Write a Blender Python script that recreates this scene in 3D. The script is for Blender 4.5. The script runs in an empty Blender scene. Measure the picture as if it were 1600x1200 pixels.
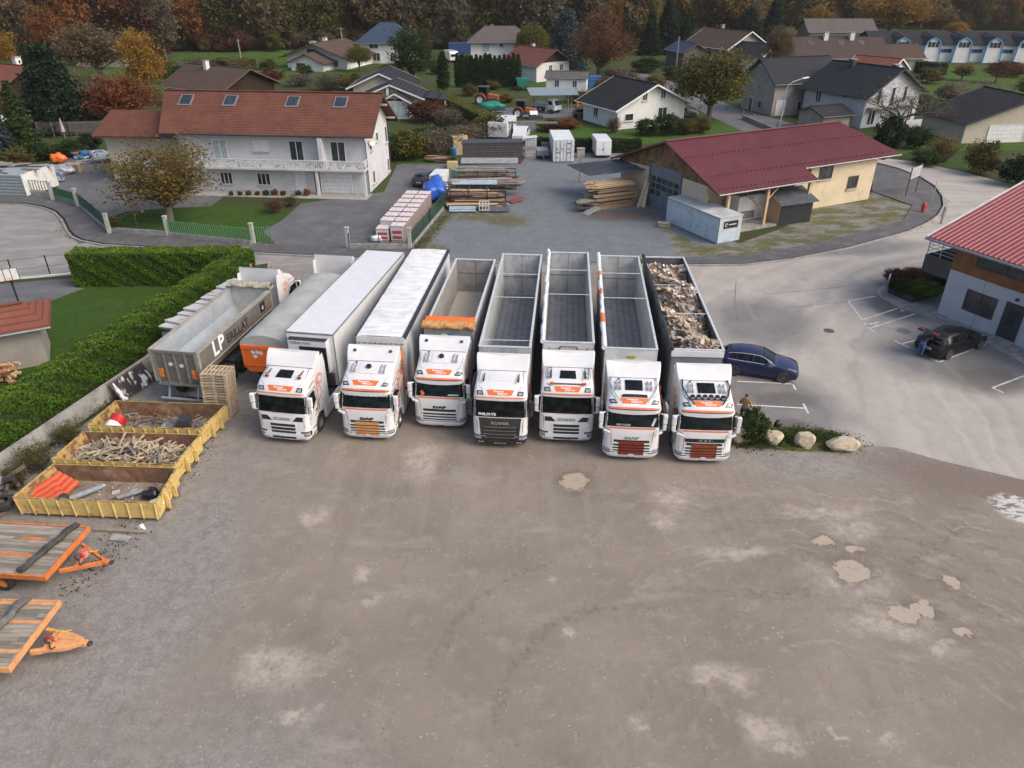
import bpy, bmesh, math, random
import numpy as np
from mathutils import Vector, Matrix
R = math.radians
sc = bpy.context.scene
COL = sc.collection
# ---------------------------------------------------------------- camera, sky, sun, exposure
TH = R(29.5); F = 1150.0; H = 20.0
cam_d = bpy.data.cameras.new("camera"); cam = bpy.data.objects.new("camera", cam_d); COL.objects.link(cam)
cam.location = (0, 0, H); cam.rotation_euler = (R(90) - TH, 0, 0)
cam_d.sensor_width = 36; cam_d.lens = 36 * F / 1600; cam_d.clip_start = .1; cam_d.clip_end = 3000
sc.camera = cam
w = bpy.data.worlds.new("World"); sc.world = w; w.use_nodes = True
nt = w.node_tree; nt.nodes.clear()
wo = nt.nodes.new('ShaderNodeOutputWorld'); bg = nt.nodes.new('ShaderNodeBackground'); sk = nt.nodes.new('ShaderNodeTexSky')
sk.sky_type = 'NISHITA'; sk.sun_disc = False
SUN_EL, SUN_AZ = R(42), R(115)      # azimuth measured clockwise from +Y
sk.sun_elevation = SUN_EL; sk.sun_rotation = SUN_AZ
sk.air_density = 1.0; sk.dust_density = 6.0; sk.ozone_density = .6; sk.altitude = 400
bg.inputs[1].default_value = .15
nt.links.new(sk.outputs[0], bg.inputs[0]); nt.links.new(bg.outputs[0], wo.inputs[0])
sl = bpy.data.lights.new("sun", 'SUN'); sl.energy = .9; sl.angle = R(38); sl.color = (1, .955, .89)
so = bpy.data.objects.new("sun", sl); COL.objects.link(so)
sd = Vector((math.sin(SUN_AZ) * math.cos(SUN_EL), math.cos(SUN_AZ) * math.cos(SUN_EL), math.sin(SUN_EL)))
so.rotation_euler = sd.to_track_quat('Z', 'Y').to_euler()
sc.view_settings.view_transform = 'Standard'; sc.view_settings.look = 'None'
sc.view_settings.exposure = 0.58; sc.view_settings.gamma = 1
sc.cycles.max_bounces = 5; sc.cycles.diffuse_bounces = 3; sc.cycles.glossy_bounces = 3
# ---------------------------------------------------------------- helpers
def G(px, py, h=0.):
    """ground (or height h) point seen at a photo position, used to survey the site"""
    u = (px - 800) / F; v = (600 - py) / F
    dy = math.cos(TH) + v * math.sin(TH); dz = -math.sin(TH) + v * math.cos(TH)
    t = (h - H) / dz
    return (u * t, dy * t)
rnd = random.Random(7)
ORD = 'first second third fourth fifth sixth seventh eighth ninth tenth eleventh twelfth thirteenth fourteenth fifteenth sixteenth seventeenth'.split()
class MB:
    def __init__(s): s.v = []; s.f = []; s.m = []; s.k = 0
    def mat(s, k): s.k = k; return s
    def add(s, vs, fs):
        n = len(s.v); s.v += [tuple(p) for p in vs]
        for f in fs: s.f.append([i + n for i in f]); s.m.append(s.k)
        return s
    def box(s, x0, x1, y0, y1, z0, z1):
        v = [(x0,y0,z0),(x1,y0,z0),(x1,y1,z0),(x0,y1,z0),(x0,y0,z1),(x1,y0,z1),(x1,y1,z1),(x0,y1,z1)]
        return s.add(v, [(0,3,2,1),(4,5,6,7),(0,1,5,4),(1,2,6,5),(2,3,7,6),(3,0,4,7)])
    def mbox(s, M, sx, sy, sz):
        v = [M @ Vector((a*sx/2, b*sy/2, c*sz/2)) for c in (-1,1) for a,b in ((-1,-1),(1,-1),(1,1),(-1,1))]
        return s.add(v, [(0,3,2,1),(4,5,6,7),(0,1,5,4),(1,2,6,5),(2,3,7,6),(3,0,4,7)])
    def obox(s, c, d, rz=0, rx=0, ry=0):
        M = Matrix.Translation(c) @ Matrix.Rotation(rz,4,'Z') @ Matrix.Rotation(ry,4,'Y') @ Matrix.Rotation(rx,4,'X')
        return s.mbox(M, *d)
    def bar(s, p0, p1, w_, h_=None):
        p0 = Vector(p0); p1 = Vector(p1); d = p1 - p0; L = d.length
        if L < 1e-6: return s
        M = Matrix.Translation((p0+p1)/2) @ d.to_track_quat('Y','Z').to_matrix().to_4x4()
        return s.mbox(M, w_, L, h_ or w_)
    def tube(s, p0, p1, r0, r1=None, n=8, cap=True):
        r1 = r0 if r1 is None else r1
        p0 = Vector(p0); p1 = Vector(p1); q = (p1-p0).to_track_quat('Z','Y')
        vs = []
        for p, r in ((p0,r0),(p1,r1)):
            for i in range(n):
                a = 2*math.pi*i/n; vs.append(p + q @ Vector((r*math.cos(a), r*math.sin(a), 0)))
        fs = [(i,(i+1)%n,n+(i+1)%n,n+i) for i in range(n)]
        if cap: fs += [tuple(range(n-1,-1,-1)), tuple(range(n,2*n))]
        return s.add(vs, fs)
    def path(s, pts, r, n=6):
        for a, b in zip(pts[:-1], pts[1:]): s.tube(a, b, r, r, n)
        return s
    def prism(s, pts, vec):
        n = len(pts); vec = Vector(vec); a = [Vector(p) for p in pts]
        return s.add(a + [p+vec for p in a], [tuple(range(n-1,-1,-1)), tuple(range(n,2*n))] + [(i,(i+1)%n,n+(i+1)%n,n+i) for i in range(n)])
    def poly(s, pts, z0, z1): return s.prism([(p[0],p[1],z0) for p in pts], (0,0,z1-z0))
    def lathe(s, prof, c, axis='X', n=20):
        vs = []; m = len(prof)
        for i in range(n):
            a = 2*math.pi*i/n
            for (r, h) in prof:
                p = {'X':(h, r*math.cos(a), r*math.sin(a)), 'Z':(r*math.cos(a), r*math.sin(a), h), 'Y':(r*math.cos(a), h, r*math.sin(a))}[axis]
                vs.append((c[0]+p[0], c[1]+p[1], c[2]+p[2]))
        fs = [(i*m+j, ((i+1)%n)*m+j, ((i+1)%n)*m+j+1, i*m+j+1) for i in range(n) for j in range(m-1)]
        return s.add(vs, fs)
    def grid(s, P):   # P rows of points
        a = len(P); b = len(P[0]); vs = [p for r_ in P for p in r_]
        return s.add(vs, [(i*b+j, i*b+j+1, (i+1)*b+j+1, (i+1)*b+j) for i in range(a-1) for j in range(b-1)])
    def build(s, name, mats, parent=None, bevel=0, smooth=False, fix=True, ang=35):
        me = bpy.data.meshes.new(name); me.from_pydata(s.v, [], s.f); me.validate(clean_customdata=False)
        if not isinstance(mats, (list, tuple)): mats = [mats]
        for m in mats: me.materials.append(m)
        if len(mats) > 1 and len(me.polygons) == len(s.m): me.polygons.foreach_set('material_index', s.m)
        if fix:
            bm = bmesh.new(); bm.from_mesh(me); bmesh.ops.recalc_face_normals(bm, faces=bm.faces); bm.to_mesh(me); bm.free()
        if smooth:
            me.polygons.foreach_set('use_smooth', [True]*len(me.polygons)); me.set_sharp_from_angle(angle=R(ang))
        o = bpy.data.objects.new(name, me); COL.objects.link(o)
        if parent: o.parent = parent
        if bevel:
            b = o.modifiers.new('bevel','BEVEL'); b.width = bevel; b.segments = 2; b.limit_method = 'ANGLE'
        return o
def tag(o, label=None, cat=None, group=None, kind=None):
    if label: o['label'] = label
    if cat: o['category'] = cat
    if group: o['group'] = group
    if kind: o['kind'] = kind
    return o
def thing(name, label, cat, loc=(0,0,0), rz=0, group=None):
    o = bpy.data.objects.new(name, None); COL.objects.link(o); o.empty_display_size = .3
    o.location = (loc[0], loc[1], loc[2] if len(loc) > 2 else 0); o.rotation_euler = (0,0,rz)
    return tag(o, label, cat, group)
def kids(o): return [c for c in bpy.data.objects if c.parent == o]
def copy_tree(o, parent=None):
    c = o.copy(); COL.objects.link(c)
    if parent: c.parent = parent
    for ch in kids(o): copy_tree(ch, c)
    return c
# ---------------------------------------------------------------- materials
def lin(c): return tuple(((x/12.92) if x <= .04045 else ((x+.055)/1.055)**2.4) for x in c)
def new_mat(name):
    m = bpy.data.materials.new(name); m.use_nodes = True; n = m.node_tree
    b = n.nodes['Principled BSDF']; return m, n, b
def mix(n, a, b, fac, mode='MIX'):
    x = n.nodes.new('ShaderNodeMix'); x.data_type = 'RGBA'; x.blend_type = mode
    for s_, v_ in ((0, fac), (6, a), (7, b)):
        if hasattr(v_, 'is_output') or isinstance(v_, bpy.types.NodeSocket): n.links.new(v_, x.inputs[s_])
        elif s_ == 0: x.inputs[0].default_value = v_
        else: x.inputs[s_].default_value = (*v_, 1)
    return x.outputs[2]
def noise(n, scale, detail=5, rough=.6, coord='Object', stretch=(1,1,1), rot=(0,0,0)):
    tc = n.nodes.new('ShaderNodeTexCoord'); mp = n.nodes.new('ShaderNodeMapping'); mp.inputs['Scale'].default_value = stretch; mp.inputs['Rotation'].default_value = rot
    t = n.nodes.new('ShaderNodeTexNoise'); t.inputs['Scale'].default_value = scale; t.inputs['Detail'].default_value = detail; t.inputs['Roughness'].default_value = rough
    n.links.new(tc.outputs[coord], mp.inputs[0]); n.links.new(mp.outputs[0], t.inputs['Vector']); return t.outputs['Fac']
def ramp(n, fac, lo, hi):
    r_ = n.nodes.new('ShaderNodeMapRange'); r_.inputs[1].default_value = lo; r_.inputs[2].default_value = hi
    n.links.new(fac, r_.inputs[0]); return r_.outputs[0]
def bump(n, b, h, dist=.02, strength=.6):
    x = n.nodes.new('ShaderNodeBump'); x.inputs['Distance'].default_value = dist; x.inputs['Strength'].default_value = strength
    n.links.new(h, x.inputs['Height']); n.links.new(x.outputs[0], b.inputs['Normal'])
MC = {}
def mat(name, c1, c2=None, scale=3, rough=.6, metal=0, lo=.4, hi=.65, bumpd=0, bscale=30, stretch=(1,1,1), spec=None, coord='Object', coat=0, dirt=None, dscale=1.2, dlo=.5, dhi=.75, detail=6):
    if name in MC: return MC[name]
    m, n, b = new_mat(name); b.inputs['Roughness'].default_value = rough; b.inputs['Metallic'].default_value = metal
    if coat: b.inputs['Coat Weight'].default_value = coat; b.inputs['Coat Roughness'].default_value = .08
    if spec is not None: b.inputs['Specular IOR Level'].default_value = spec
    c2 = c2 or tuple(x*.82 for x in c1)
    out = mix(n, c1, c2, ramp(n, noise(n, scale, detail, .6, coord, stretch), lo, hi))
    if dirt: out = mix(n, out, dirt, ramp(n, noise(n, dscale, 7, .7, coord), dlo, dhi))
    n.links.new(out, b.inputs['Base Color'])
    if bumpd: bump(n, b, noise(n, bscale, 4, .6, coord), bumpd)
    MC[name] = m; return m
def wave(n, scale, direction='X', coord='Object', dist=0, profile='SIN'):
    tc = n.nodes.new('ShaderNodeTexCoord'); t = n.nodes.new('ShaderNodeTexWave'); t.bands_direction = direction; t.wave_profile = profile
    t.inputs['Scale'].default_value = scale; t.inputs['Distortion'].default_value = dist
    n.links.new(tc.outputs[coord], t.inputs['Vector']); return t.outputs['Fac']
def striped(name, c1, c2, dirs=(('Z',3,'SAW'),), rough=.7, nscale=2, c3=None, bd=.03, metal=0, lo=.35, hi=.7, amt=.45):
    """surface of courses, boards, tiles or ribs: repeating bands with relief, weathered by noise; wave scale s gives a band every pi/(10 s)*... metres"""
    if name in MC: return MC[name]
    m, n, b = new_mat(name); b.inputs['Roughness'].default_value = max(rough,.7); b.inputs['Metallic'].default_value = metal; b.inputs['Specular IOR Level'].default_value = .15
    out = mix(n, c1, c2, ramp(n, noise(n, nscale, 8, .7), lo, hi)); h = None
    for d, s_, pr in dirs:
        wv = wave(n, s_, d, profile=pr)
        rr = ramp(n, wv, .0, .35)
        out = mix(n, tuple(x*.5 for x in c2), out, rr) if amt >= 1 else mix(n, mix(n, (0,0,0), out, 1-amt), out, rr)
        if h is None: h = wv
        else:
            a = n.nodes.new('ShaderNodeMath'); a.operation = 'ADD'; n.links.new(h, a.inputs[0]); n.links.new(wv, a.inputs[1]); h = a.outputs[0]
    if c3: out = mix(n, out, c3, ramp(n, noise(n, nscale*.35, 8, .75), .55, .72))
    n.links.new(out, b.inputs['Base Color']); bump(n, b, h, bd); MC[name] = m; return m
def leafmat(name, cols, trans=.4, rough=.65):
    """cols: dark -> mid -> light; colour picked by a per-leaf value stored on the mesh"""
    if name in MC: return MC[name]
    m, n, b = new_mat(name); at = n.nodes.new('ShaderNodeAttribute'); at.attribute_name = 'leaf'
    oi = n.nodes.new('ShaderNodeObjectInfo'); cr = n.nodes.new('ShaderNodeValToRGB')
    cr.color_ramp.elements.remove(cr.color_ramp.elements[1])
    for i, c in enumerate(cols):
        e = cr.color_ramp.elements[0] if i == 0 else cr.color_ramp.elements.new(i/(len(cols)-1))
        e.position = i/(len(cols)-1); e.color = (*c, 1)
    a = n.nodes.new('ShaderNodeMath'); a.operation = 'MULTIPLY_ADD'; a.inputs[1].default_value = .3; a.use_clamp = True
    s_ = n.nodes.new('ShaderNodeMath'); s_.operation = 'SUBTRACT'; s_.inputs[1].default_value = .15
    n.links.new(at.outputs['Fac'], s_.inputs[0]); n.links.new(oi.outputs['Random'], a.inputs[0]); n.links.new(s_.outputs[0], a.inputs[2])
    n.links.new(a.outputs[0], cr.inputs[0]); n.links.new(cr.outputs[0], b.inputs['Base Color'])
    b.inputs['Roughness'].default_value = rough; b.inputs['Specular IOR Level'].default_value = .2
    tr = n.nodes.new('ShaderNodeBsdfTranslucent'); n.links.new(cr.outputs[0], tr.inputs[0]); mx = n.nodes.new('ShaderNodeMixShader'); mx.inputs[0].default_value = trans
    n.links.new(b.outputs[0], mx.inputs[1]); n.links.new(tr.outputs[0], mx.inputs[2]); n.links.new(mx.outputs[0], n.nodes['Material Output'].inputs[0])
    MC[name] = m; return m
M_white = mat('white_paint', (.71,.71,.71), (.66,.66,.65), 1.5, .28, coat=.4, dirt=(.60,.58,.54), dscale=1.5, dlo=.62, dhi=.95)
M_whitetarp = mat('white_tarpaulin', (.76,.76,.76), (.66,.66,.66), 1.6, .5, bumpd=.03, bscale=3, dirt=(.55,.54,.5), dscale=.8)
M_offwhite = mat('off_white_panel', (.70,.70,.68), (.60,.60,.58), 1.2, .45, dirt=(.42,.41,.37), dscale=1.5)
M_glass = mat('dark_glass', (.004,.005,.006), (.014,.020,.020), 2.6, .12, spec=.16)
M_black = mat('black_plastic', (.018,.018,.02), (.03,.03,.032), 4, .5)
M_blackgl = mat('black_gloss', (.012,.012,.014), (.02,.02,.022), 4, .2, coat=.5)
M_rubber = mat('tyre_rubber', (.02,.02,.021), (.05,.047,.043), 6, .85)
M_rim = mat('wheel_rim', (.35,.35,.36), (.2,.2,.2), 8, .4, metal=.6)
M_rimdark = mat('wheel_rim_dusty', (.12,.12,.12), (.2,.19,.17), 8, .5, metal=.3)
M_chassis = mat('chassis', (.04,.04,.04), (.08,.075,.07), 4, .7)
M_orange = mat('orange_paint', (.78,.17,.03), (.70,.14,.025), 3, .4)
M_orangeline = mat('orange_stripe', (.72,.20,.08), (.62,.14,.05), 3, .4)
M_redline = mat('dark_red_stripe', (.30,.03,.02), (.22,.02,.015), 3, .4)
M_copper = mat('copper_grille', (.62,.30,.12), (.5,.22,.08), 5, .4)
M_redgrille = mat('red_grille', (.15,.022,.012), (.20,.035,.018), 5, .4)
M_rustgrille = mat('rust_grille', (.26,.058,.024), (.18,.035,.016), 5, .4)
M_silver = mat('silver_trim', (.55,.56,.57), (.4,.4,.41), 5, .3, metal=.7)
M_lamp = mat('headlamp_glass', (.42,.45,.48), (.2,.21,.22), 14, .12, spec=.8, lo=.3, hi=.6)
M_alu = mat('weathered_aluminium', (.52,.53,.53), (.38,.39,.39), 2.2, .5, metal=.1, stretch=(1,1,.3), dirt=(.30,.30,.29), dscale=1.3)
M_alurail = mat('aluminium_rail', (.66,.67,.67), (.52,.52,.52), 5, .4, metal=.2)
M_floor = striped('slatted_trailer_floor', (.27,.285,.30), (.18,.19,.20), (('X',.85,'SIN'),), .5, 2, (.30,.30,.30), .004, 0, .35, .7, .25)
M_beige = mat('beige_dusty_floor', (.46,.41,.34), (.40,.36,.30), 2, .8)
M_greyside = mat('dark_grey_trailer_side', (.085,.09,.095), (.12,.125,.13), 1.5, .4, dirt=(.17,.17,.16))
M_text_w = mat('white_lettering', (.85,.85,.85), (.8,.8,.8), 5, .5)
M_text_k = mat('black_lettering', (.02,.02,.02), (.03,.03,.03), 5, .5)
M_text_g = mat('grey_lettering', (.28,.28,.28), (.22,.22,.22), 5, .4)
M_conc = mat('weathered_concrete', (.34,.33,.31), (.22,.21,.20), 1.5, .9, bumpd=.01, dirt=(.13,.125,.11), dscale=2)
M_brown = mat('brown_metal', (.12,.07,.05), (.2,.13,.08), 4, .7)
M_wood = striped('aged_planks', (.42,.34,.24), (.28,.22,.16), (('X',1.6,'SIN'),), .85, 3)
M_lumber = mat('fresh_lumber', (.60,.43,.26), (.42,.28,.16), 7, .8, stretch=(.3,4,4))
M_oldwood = mat('grey_old_wood', (.30,.26,.21), (.17,.145,.12), 5, .9, stretch=(.5,4,4))
M_palewood = mat('pale_pallet_wood', (.50,.40,.27), (.30,.235,.16), 6, .85)
M_steel = mat('grey_steel', (.28,.29,.30), (.2,.2,.21), 5, .5, metal=.4)
M_galv = mat('galvanised_steel', (.42,.45,.46), (.3,.32,.33), 4, .45, metal=.3)
M_green = mat('green_painted_metal', (.09,.22,.12), (.06,.16,.09), 5, .5)
M_greenlt = mat('pale_green_metal', (.22,.42,.27), (.17,.33,.21), 5, .5)
M_plate = mat('number_plate', (.72,.74,.78), (.6,.62,.66), 30, .4)
M_bark = mat('bark', (.11,.085,.065), (.06,.048,.038), 8, .9)
M_barkpale = mat('pale_bark', (.20,.165,.13), (.12,.10,.08), 8, .9)
# ---------------------------------------------------------------- text
def text(s, size, mt, parent, M, name='lettering', align='CENTER', ext=.004, bold=0, sx=1):
    cu = bpy.data.curves.new(name, 'FONT'); cu.body = s; cu.size = size; cu.extrude = ext; cu.align_x = align; cu.align_y = 'CENTER'; cu.offset = bold; cu.resolution_u = 2
    to = bpy.data.objects.new(name, cu); COL.objects.link(to)
    dg = bpy.context.evaluated_depsgraph_get(); me = bpy.data.meshes.new_from_object(to.evaluated_get(dg))
    COL.objects.unlink(to); bpy.data.objects.remove(to); bpy.data.curves.remove(cu)
    me.transform(M @ Matrix.Diagonal((sx,1,1,1))); me.materials.clear(); me.materials.append(mt); me.name = name
    o = bpy.data.objects.new(name, me); COL.objects.link(o); o.parent = parent; return o
def frameM(o, x, n):
    """matrix with local X = x, local Z = n (facing direction)"""
    x = Vector(x).normalized(); n = Vector(n).normalized(); y = n.cross(x)
    return Matrix(((x[0],y[0],n[0],o[0]),(x[1],y[1],n[1],o[1]),(x[2],y[2],n[2],o[2]),(0,0,0,1)))
# ---------------------------------------------------------------- wheels
def wheel(parent, x, y, r=.5, w_=.3, side=1, rim=None, name='wheel'):
    rim = rim or M_rimdark
    m = MB(); h = w_/2
    m.lathe([(r*.56,-h*.9),(r*.9,-h),(r,-h*.7),(r,h*.7),(r*.9,h),(r*.56,h*.9)], (x,y,r), 'X', 24)
    t = m.build(name, M_rubber, parent, smooth=True)
    m = MB(); f = x + side*h*.75
    m.lathe([(0.001,side*(-.04)),(r*.2,side*(-.02)),(r*.25,side*(-.09)),(r*.45,side*(-.08)),(r*.58,side*.02),(r*.60,0)], (f,y,r), 'X', 20)
    for i in range(8):
        a = i*math.pi/4; m.tube((f-side*.08, y+math.cos(a)*r*.34, r+math.sin(a)*r*.34), (f-side*.03, y+math.cos(a)*r*.34, r+math.sin(a)*r*.34), r*.05, n=6)
    m.build('rim', rim, t, smooth=True)
    return t
# ---------------------------------------------------------------- lorry cabs
def lerp(a, b, t): return a + (b-a)*t
PROF = {   # (y, z, half width, corner radius, bow)
 's': [(.07,.26,1.20,.30,.05),(0,.40,1.24,.34,.06),(0,.72,1.24,.34,.06),(.01,1.15,1.24,.34,.06),(.04,1.55,1.24,.30,.06),(.07,1.72,1.23,.26,.06),(.16,2.15,1.22,.22,.06),(.25,2.52,1.20,.22,.06),
       (.20,2.56,1.22,.26,.07),(.20,2.68,1.22,.28,.08),(.29,2.86,1.21,.28,.08),(.44,3.05,1.20,.27,.08),(.66,3.19,1.18,.24,.07),(1.0,3.29,1.16,.20,.05),(1.52,3.38,1.15,.18,.04),
       (1.56,3.40,1.17,.10,.0),(1.82,3.64,1.20,.05,-.06),(2.10,3.82,1.22,.03,-.13),(2.26,3.84,1.22,.03,-.16)],
 'd': [(.08,.22,1.16,.36,.06),(0,.36,1.24,.40,.08),(.0,.62,1.25,.40,.08),(.02,.95,1.23,.36,.07),(.05,1.50,1.22,.34,.07),(.10,1.84,1.21,.30,.07),(.22,2.16,1.20,.26,.07),(.33,2.45,1.18,.26,.07),
       (.16,2.47,1.21,.34,.12),(.15,2.76,1.21,.34,.12),(.28,2.94,1.20,.34,.12),(.52,3.12,1.17,.30,.10),(.90,3.28,1.14,.26,.07),(1.30,3.42,1.12,.22,.05),(1.68,3.52,1.12,.18,.03),
       (1.72,3.50,1.16,.10,.0),(1.98,3.72,1.20,.05,-.05),(2.26,3.88,1.22,.03,-.12),(2.42,3.90,1.22,.03,-.15)]}
class Cab:
    def __init__(s, kind):
        s.p = [(a, b, c, r*.8, w_) for a, b, c, r, w_ in PROF[kind]]; n = len(s.p); s.n = n
        seg = []
        for a, b in zip(s.p[:-1], s.p[1:]):
            dy, dz = b[0]-a[0], b[1]-a[1]; L = math.hypot(dy,dz); seg.append((-dz/L, dy/L))
        s.nv = [seg[0]] + [((seg[i-1][0]+seg[i][0])/2, (seg[i-1][1]+seg[i][1])/2) for i in range(1,n-1)] + [seg[-1]]
        s.nv = [(a/math.hypot(a,b), b/math.hypot(a,b)) for a,b in s.nv]
    def S(s, x, t, off=0.):
        i = min(int(t), s.n-2); f = t-i; a, b = s.p[i], s.p[i+1]
        y, z, hw, r, bw = (lerp(a[k], b[k], f) for k in range(5))
        ny, nz = (lerp(s.nv[i][k], s.nv[i+1][k], f) for k in range(2))
        ax = abs(x); c = hw-r; rec = bw*(ax/hw)**2; nx = 0
        if ax > c:
            q = min((ax-c)/r, 1); rec += r*(1-math.sqrt(max(0,1-q*q))); nx = q
        m = math.sqrt(max(0,1-nx*nx)); sg = 1 if x > 0 else -1
        return Vector((x + sg*nx*off, y - ny*rec + ny*m*off, z - nz*rec + nz*m*off))
    def hw(s, t):
        i = min(int(t), s.n-2); return lerp(s.p[i][2], s.p[i+1][2], t-i)
    def patch(s, mb, t0, t1, a0, b0, a1=None, b1=None, off=.008, nx=10, nt=3, thick=True):
        """a slab lying on the cab skin between rows t0 and t1; x from a0..b0 at t0 to a1..b1 at t1"""
        a1 = a0 if a1 is None else a1; b1 = b0 if b1 is None else b1
        ts = sorted(set([t0, t1] + [k for k in range(int(math.ceil(t0)), int(t1)+1) if t0 < k < t1] + [lerp(t0,t1,k/nt) for k in range(nt)]))
        P = []
        for t in ts:
            f = (t-t0)/(t1-t0); xa, xb = lerp(a0,a1,f), lerp(b0,b1,f); h = s.hw(t)
            P.append([s.S(max(-h,min(h,lerp(xa,xb,k/nx))), t, off) for k in range(nx+1)])
        mb.grid(P)
        if thick:
            Q = [[s.S(max(-s.hw(t),min(s.hw(t),lerp(lerp(a0,a1,(t-t0)/(t1-t0)),lerp(b0,b1,(t-t0)/(t1-t0)),k/nx))), t, -.01) for k in range(nx+1)] for t in ts]
            for rp, rq in ((P[0],Q[0]),(P[-1],Q[-1]),([r[0] for r in P],[r[0] for r in Q]),([r[-1] for r in P],[r[-1] for r in Q])): mb.grid([rp, rq])
        return mb
    def body(s, yb):
        mb = MB(); rows = []
        for t in [k/2 for k in range(2*(s.n-1)+1)]:
            i = min(int(t), s.n-2); hw = s.hw(t); r = lerp(s.p[i][3], s.p[i+1][3], t-i); c = hw-r
            xs = [c + r*math.sin(R(a)) for a in (0,15,30,45,60,75,90)]
            xs = [-x for x in reversed(xs)] + [-c*.5, 0, c*.5] + xs
            rows.append([s.S(x, t) for x in xs])
        mb.grid(rows)
        for side in (0, -1):
            e = [r[side] for r in rows]; hx = e[0][0]/abs(e[0][0])*1.235
            zt = e[-1][2]; pts = [Vector(p) for p in e] + [Vector((e[-1][0], yb, zt)), Vector((hx, yb, 1.0))]
            pts += [Vector((hx, 1.45+.6*math.cos(R(a)), .5+.6*math.sin(R(a)))) for a in range(54, 181, 14)] + [Vector((hx, .85, .30))]
            mb.add(pts, [tuple(range(len(pts)))])
        top = rows[-1]; a = Vector((top[0][0],yb,top[0][2])); b = Vector((top[-1][0],yb,top[-1][2]))
        mb.add([a, b, Vector((1.235,yb,1.0)), Vector((-1.235,yb,1.0))], [(0,1,2,3)]); mb.add(list(top)+[b,a], [tuple(range(len(top)+2))])
        return mb
def ring(mb, c, r0, r1, x, n=20, a0=0, a1=360, sq=1.):
    P = []
    for k in range(n+1):
        a = R(lerp(a0,a1,k/n)); P.append([(x, c[0]+r0*math.cos(a)*sq, c[1]+r0*math.sin(a)), (x, c[0]+r1*math.cos(a)*sq, c[1]+r1*math.sin(a))])
    mb.grid(P)
def make_cab(root, kind, o):
    """cab of a lorry: local -Y is forward, +Y runs back along the trailer, z = 0 on the ground"""
    C_ = Cab(kind); yb = 2.3 if kind == 's' else 2.46; S = kind == 's'
    body = C_.body(yb).build('cab', M_white, root, smooth=True, ang=32)
    # windscreen, curtain, wipers
    ws = C_.patch(MB(), 5.05, 6.97, -1.17, 1.17, -1.15, 1.15, .006, 26, 6).build('windscreen', M_glass, root, smooth=True)
    wp = MB()
    for x in (-.75, .0, .62): wp.bar(C_.S(x, 5.15, .03), C_.S(x+.42, 5.28, .03), .02, .012)
    wp.build('wiper', M_black, ws)
    if o.get('scallop'):
        sc_ = MB(); P0 = []; P1 = []
        for k in range(41):
            x = lerp(-1.0, 1.0, k/40); P0.append(C_.S(x, 6.96, .012)); P1.append(C_.S(x, 6.72+.07*abs(math.sin(k/40*math.pi*8)), .012))
        sc_.grid([P0, P1]).build('curtain', M_offwhite, ws)
    if o.get('placard'):
        sc_ = MB(); c = C_.S(-.82, 5.45, .015); n = Vector((-.25,-.92,.3)).normalized(); x = Vector((0,0,1)).cross(n).normalized(); y = n.cross(x)
        sc_.add([c+x*.16, c+y*.15, c-x*.16, c-y*.15], [(0,1,2,3)]).build('placard', M_orange, ws)
    if o.get('sticker'):
        C_.patch(MB(), 5.25, 5.42, .42, .92, off=.012, nx=3).build('sticker', mat('pale_green_sticker',(.45,.62,.55)), ws)
    if kind == 'd' and o.get('stickers2'):
        C_.patch(MB(), 5.25, 6.3, .80, .90, .93, 1.03, off=.012, nx=2).build('sticker', mat('pale_green_sticker',(.45,.62,.55)), ws)
        C_.patch(MB(), 5.15, 5.42, -.72, -.1, off=.012, nx=3).build('sticker', mat('blue_board',(.05,.08,.13),(.5,.45,.2),9), ws)
    # stripes
    st = C_.patch(MB(), 9.0 if S else 9.0, 9.32 if S else 9.42, -1.19, 1.19, off=.007, nx=26, thick=False); st.build('visor_stripe', M_orangeline, body)
    if not S or o.get('bar'): C_.patch(MB(), 8.86 if S else 8.82, 8.98 if S else 8.98, -1.19, 1.19, off=.007, nx=26, thick=False).build('visor_stripe', M_black, body)
    if not (S and o.get('black')): C_.patch(MB(), 4.72 if not S else 4.86, 4.95, -.55 if S else -1.0, .55 if S else 1.0, off=.006, nx=16, thick=False).build('lower_stripe', M_orangeline, body)
    pin = MB()
    for s_ in (-1, 1):
        pts = [(1.10,4.55),(1.05,4.25),(1.02,3.2),(1.04,2.6)] if S else [(1.06,4.7),(.93,4.3),(.90,3.6),(.86,2.7)]
        for (xa,ta),(xb,tb) in zip(pts[:-1], pts[1:]): pin.bar(C_.S(s_*xa,ta,.006), C_.S(s_*xb,tb,.006), .025, .006)
    pin.build('pinstripe', M_redline if not o.get('black') else M_black, body)
    # orange name board on the forehead, with its two lines of writing
    t0, t1 = (9.75, 10.85) if S else (10.15, 11.05)
    sg = C_.patch(MB(), t0, t1, -.50, .50, -.62, .62, .012, 12, 3).build('name_board', M_orange, root)
    tm = (t0+t1)/2; up = (C_.S(0,t1,.0)-C_.S(0,t0,.0)).normalized(); nn = Vector((1,0,0)).cross(up).normalized()
    L = (C_.S(0,t1)-C_.S(0,t0)).length
    text('Transports', L*.42, M_text_w, sg, frameM(C_.S(-.08,tm,.022)+up*L*.20, (1,0,0), nn), bold=.004)
    text('MABILLON', L*.36, M_text_w, sg, frameM(C_.S(.10,tm,.022)-up*L*.22, (1,0,0), nn), bold=.004)
    # seams of the roof spoiler
    C_.patch(MB(), 14.93, 15.06, -1.12, 1.12, off=.006, nx=20, nt=1, thick=False).build('roof_seam', M_black, body)
    for s_ in (-1, 1):
        sm_ = MB(); pts = [(.98,14.9),(1.02,12.9),(.96,11.6),(.80,10.9 if S else 11.1)]
        for (xa,ta),(xb,tb) in zip(pts[:-1], pts[1:]): sm_.bar(C_.S(s_*xa,ta,.004), C_.S(s_*xb,tb,.004), .016, .006)
        sm_.build('roof_seam', M_chassis, body)
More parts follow.
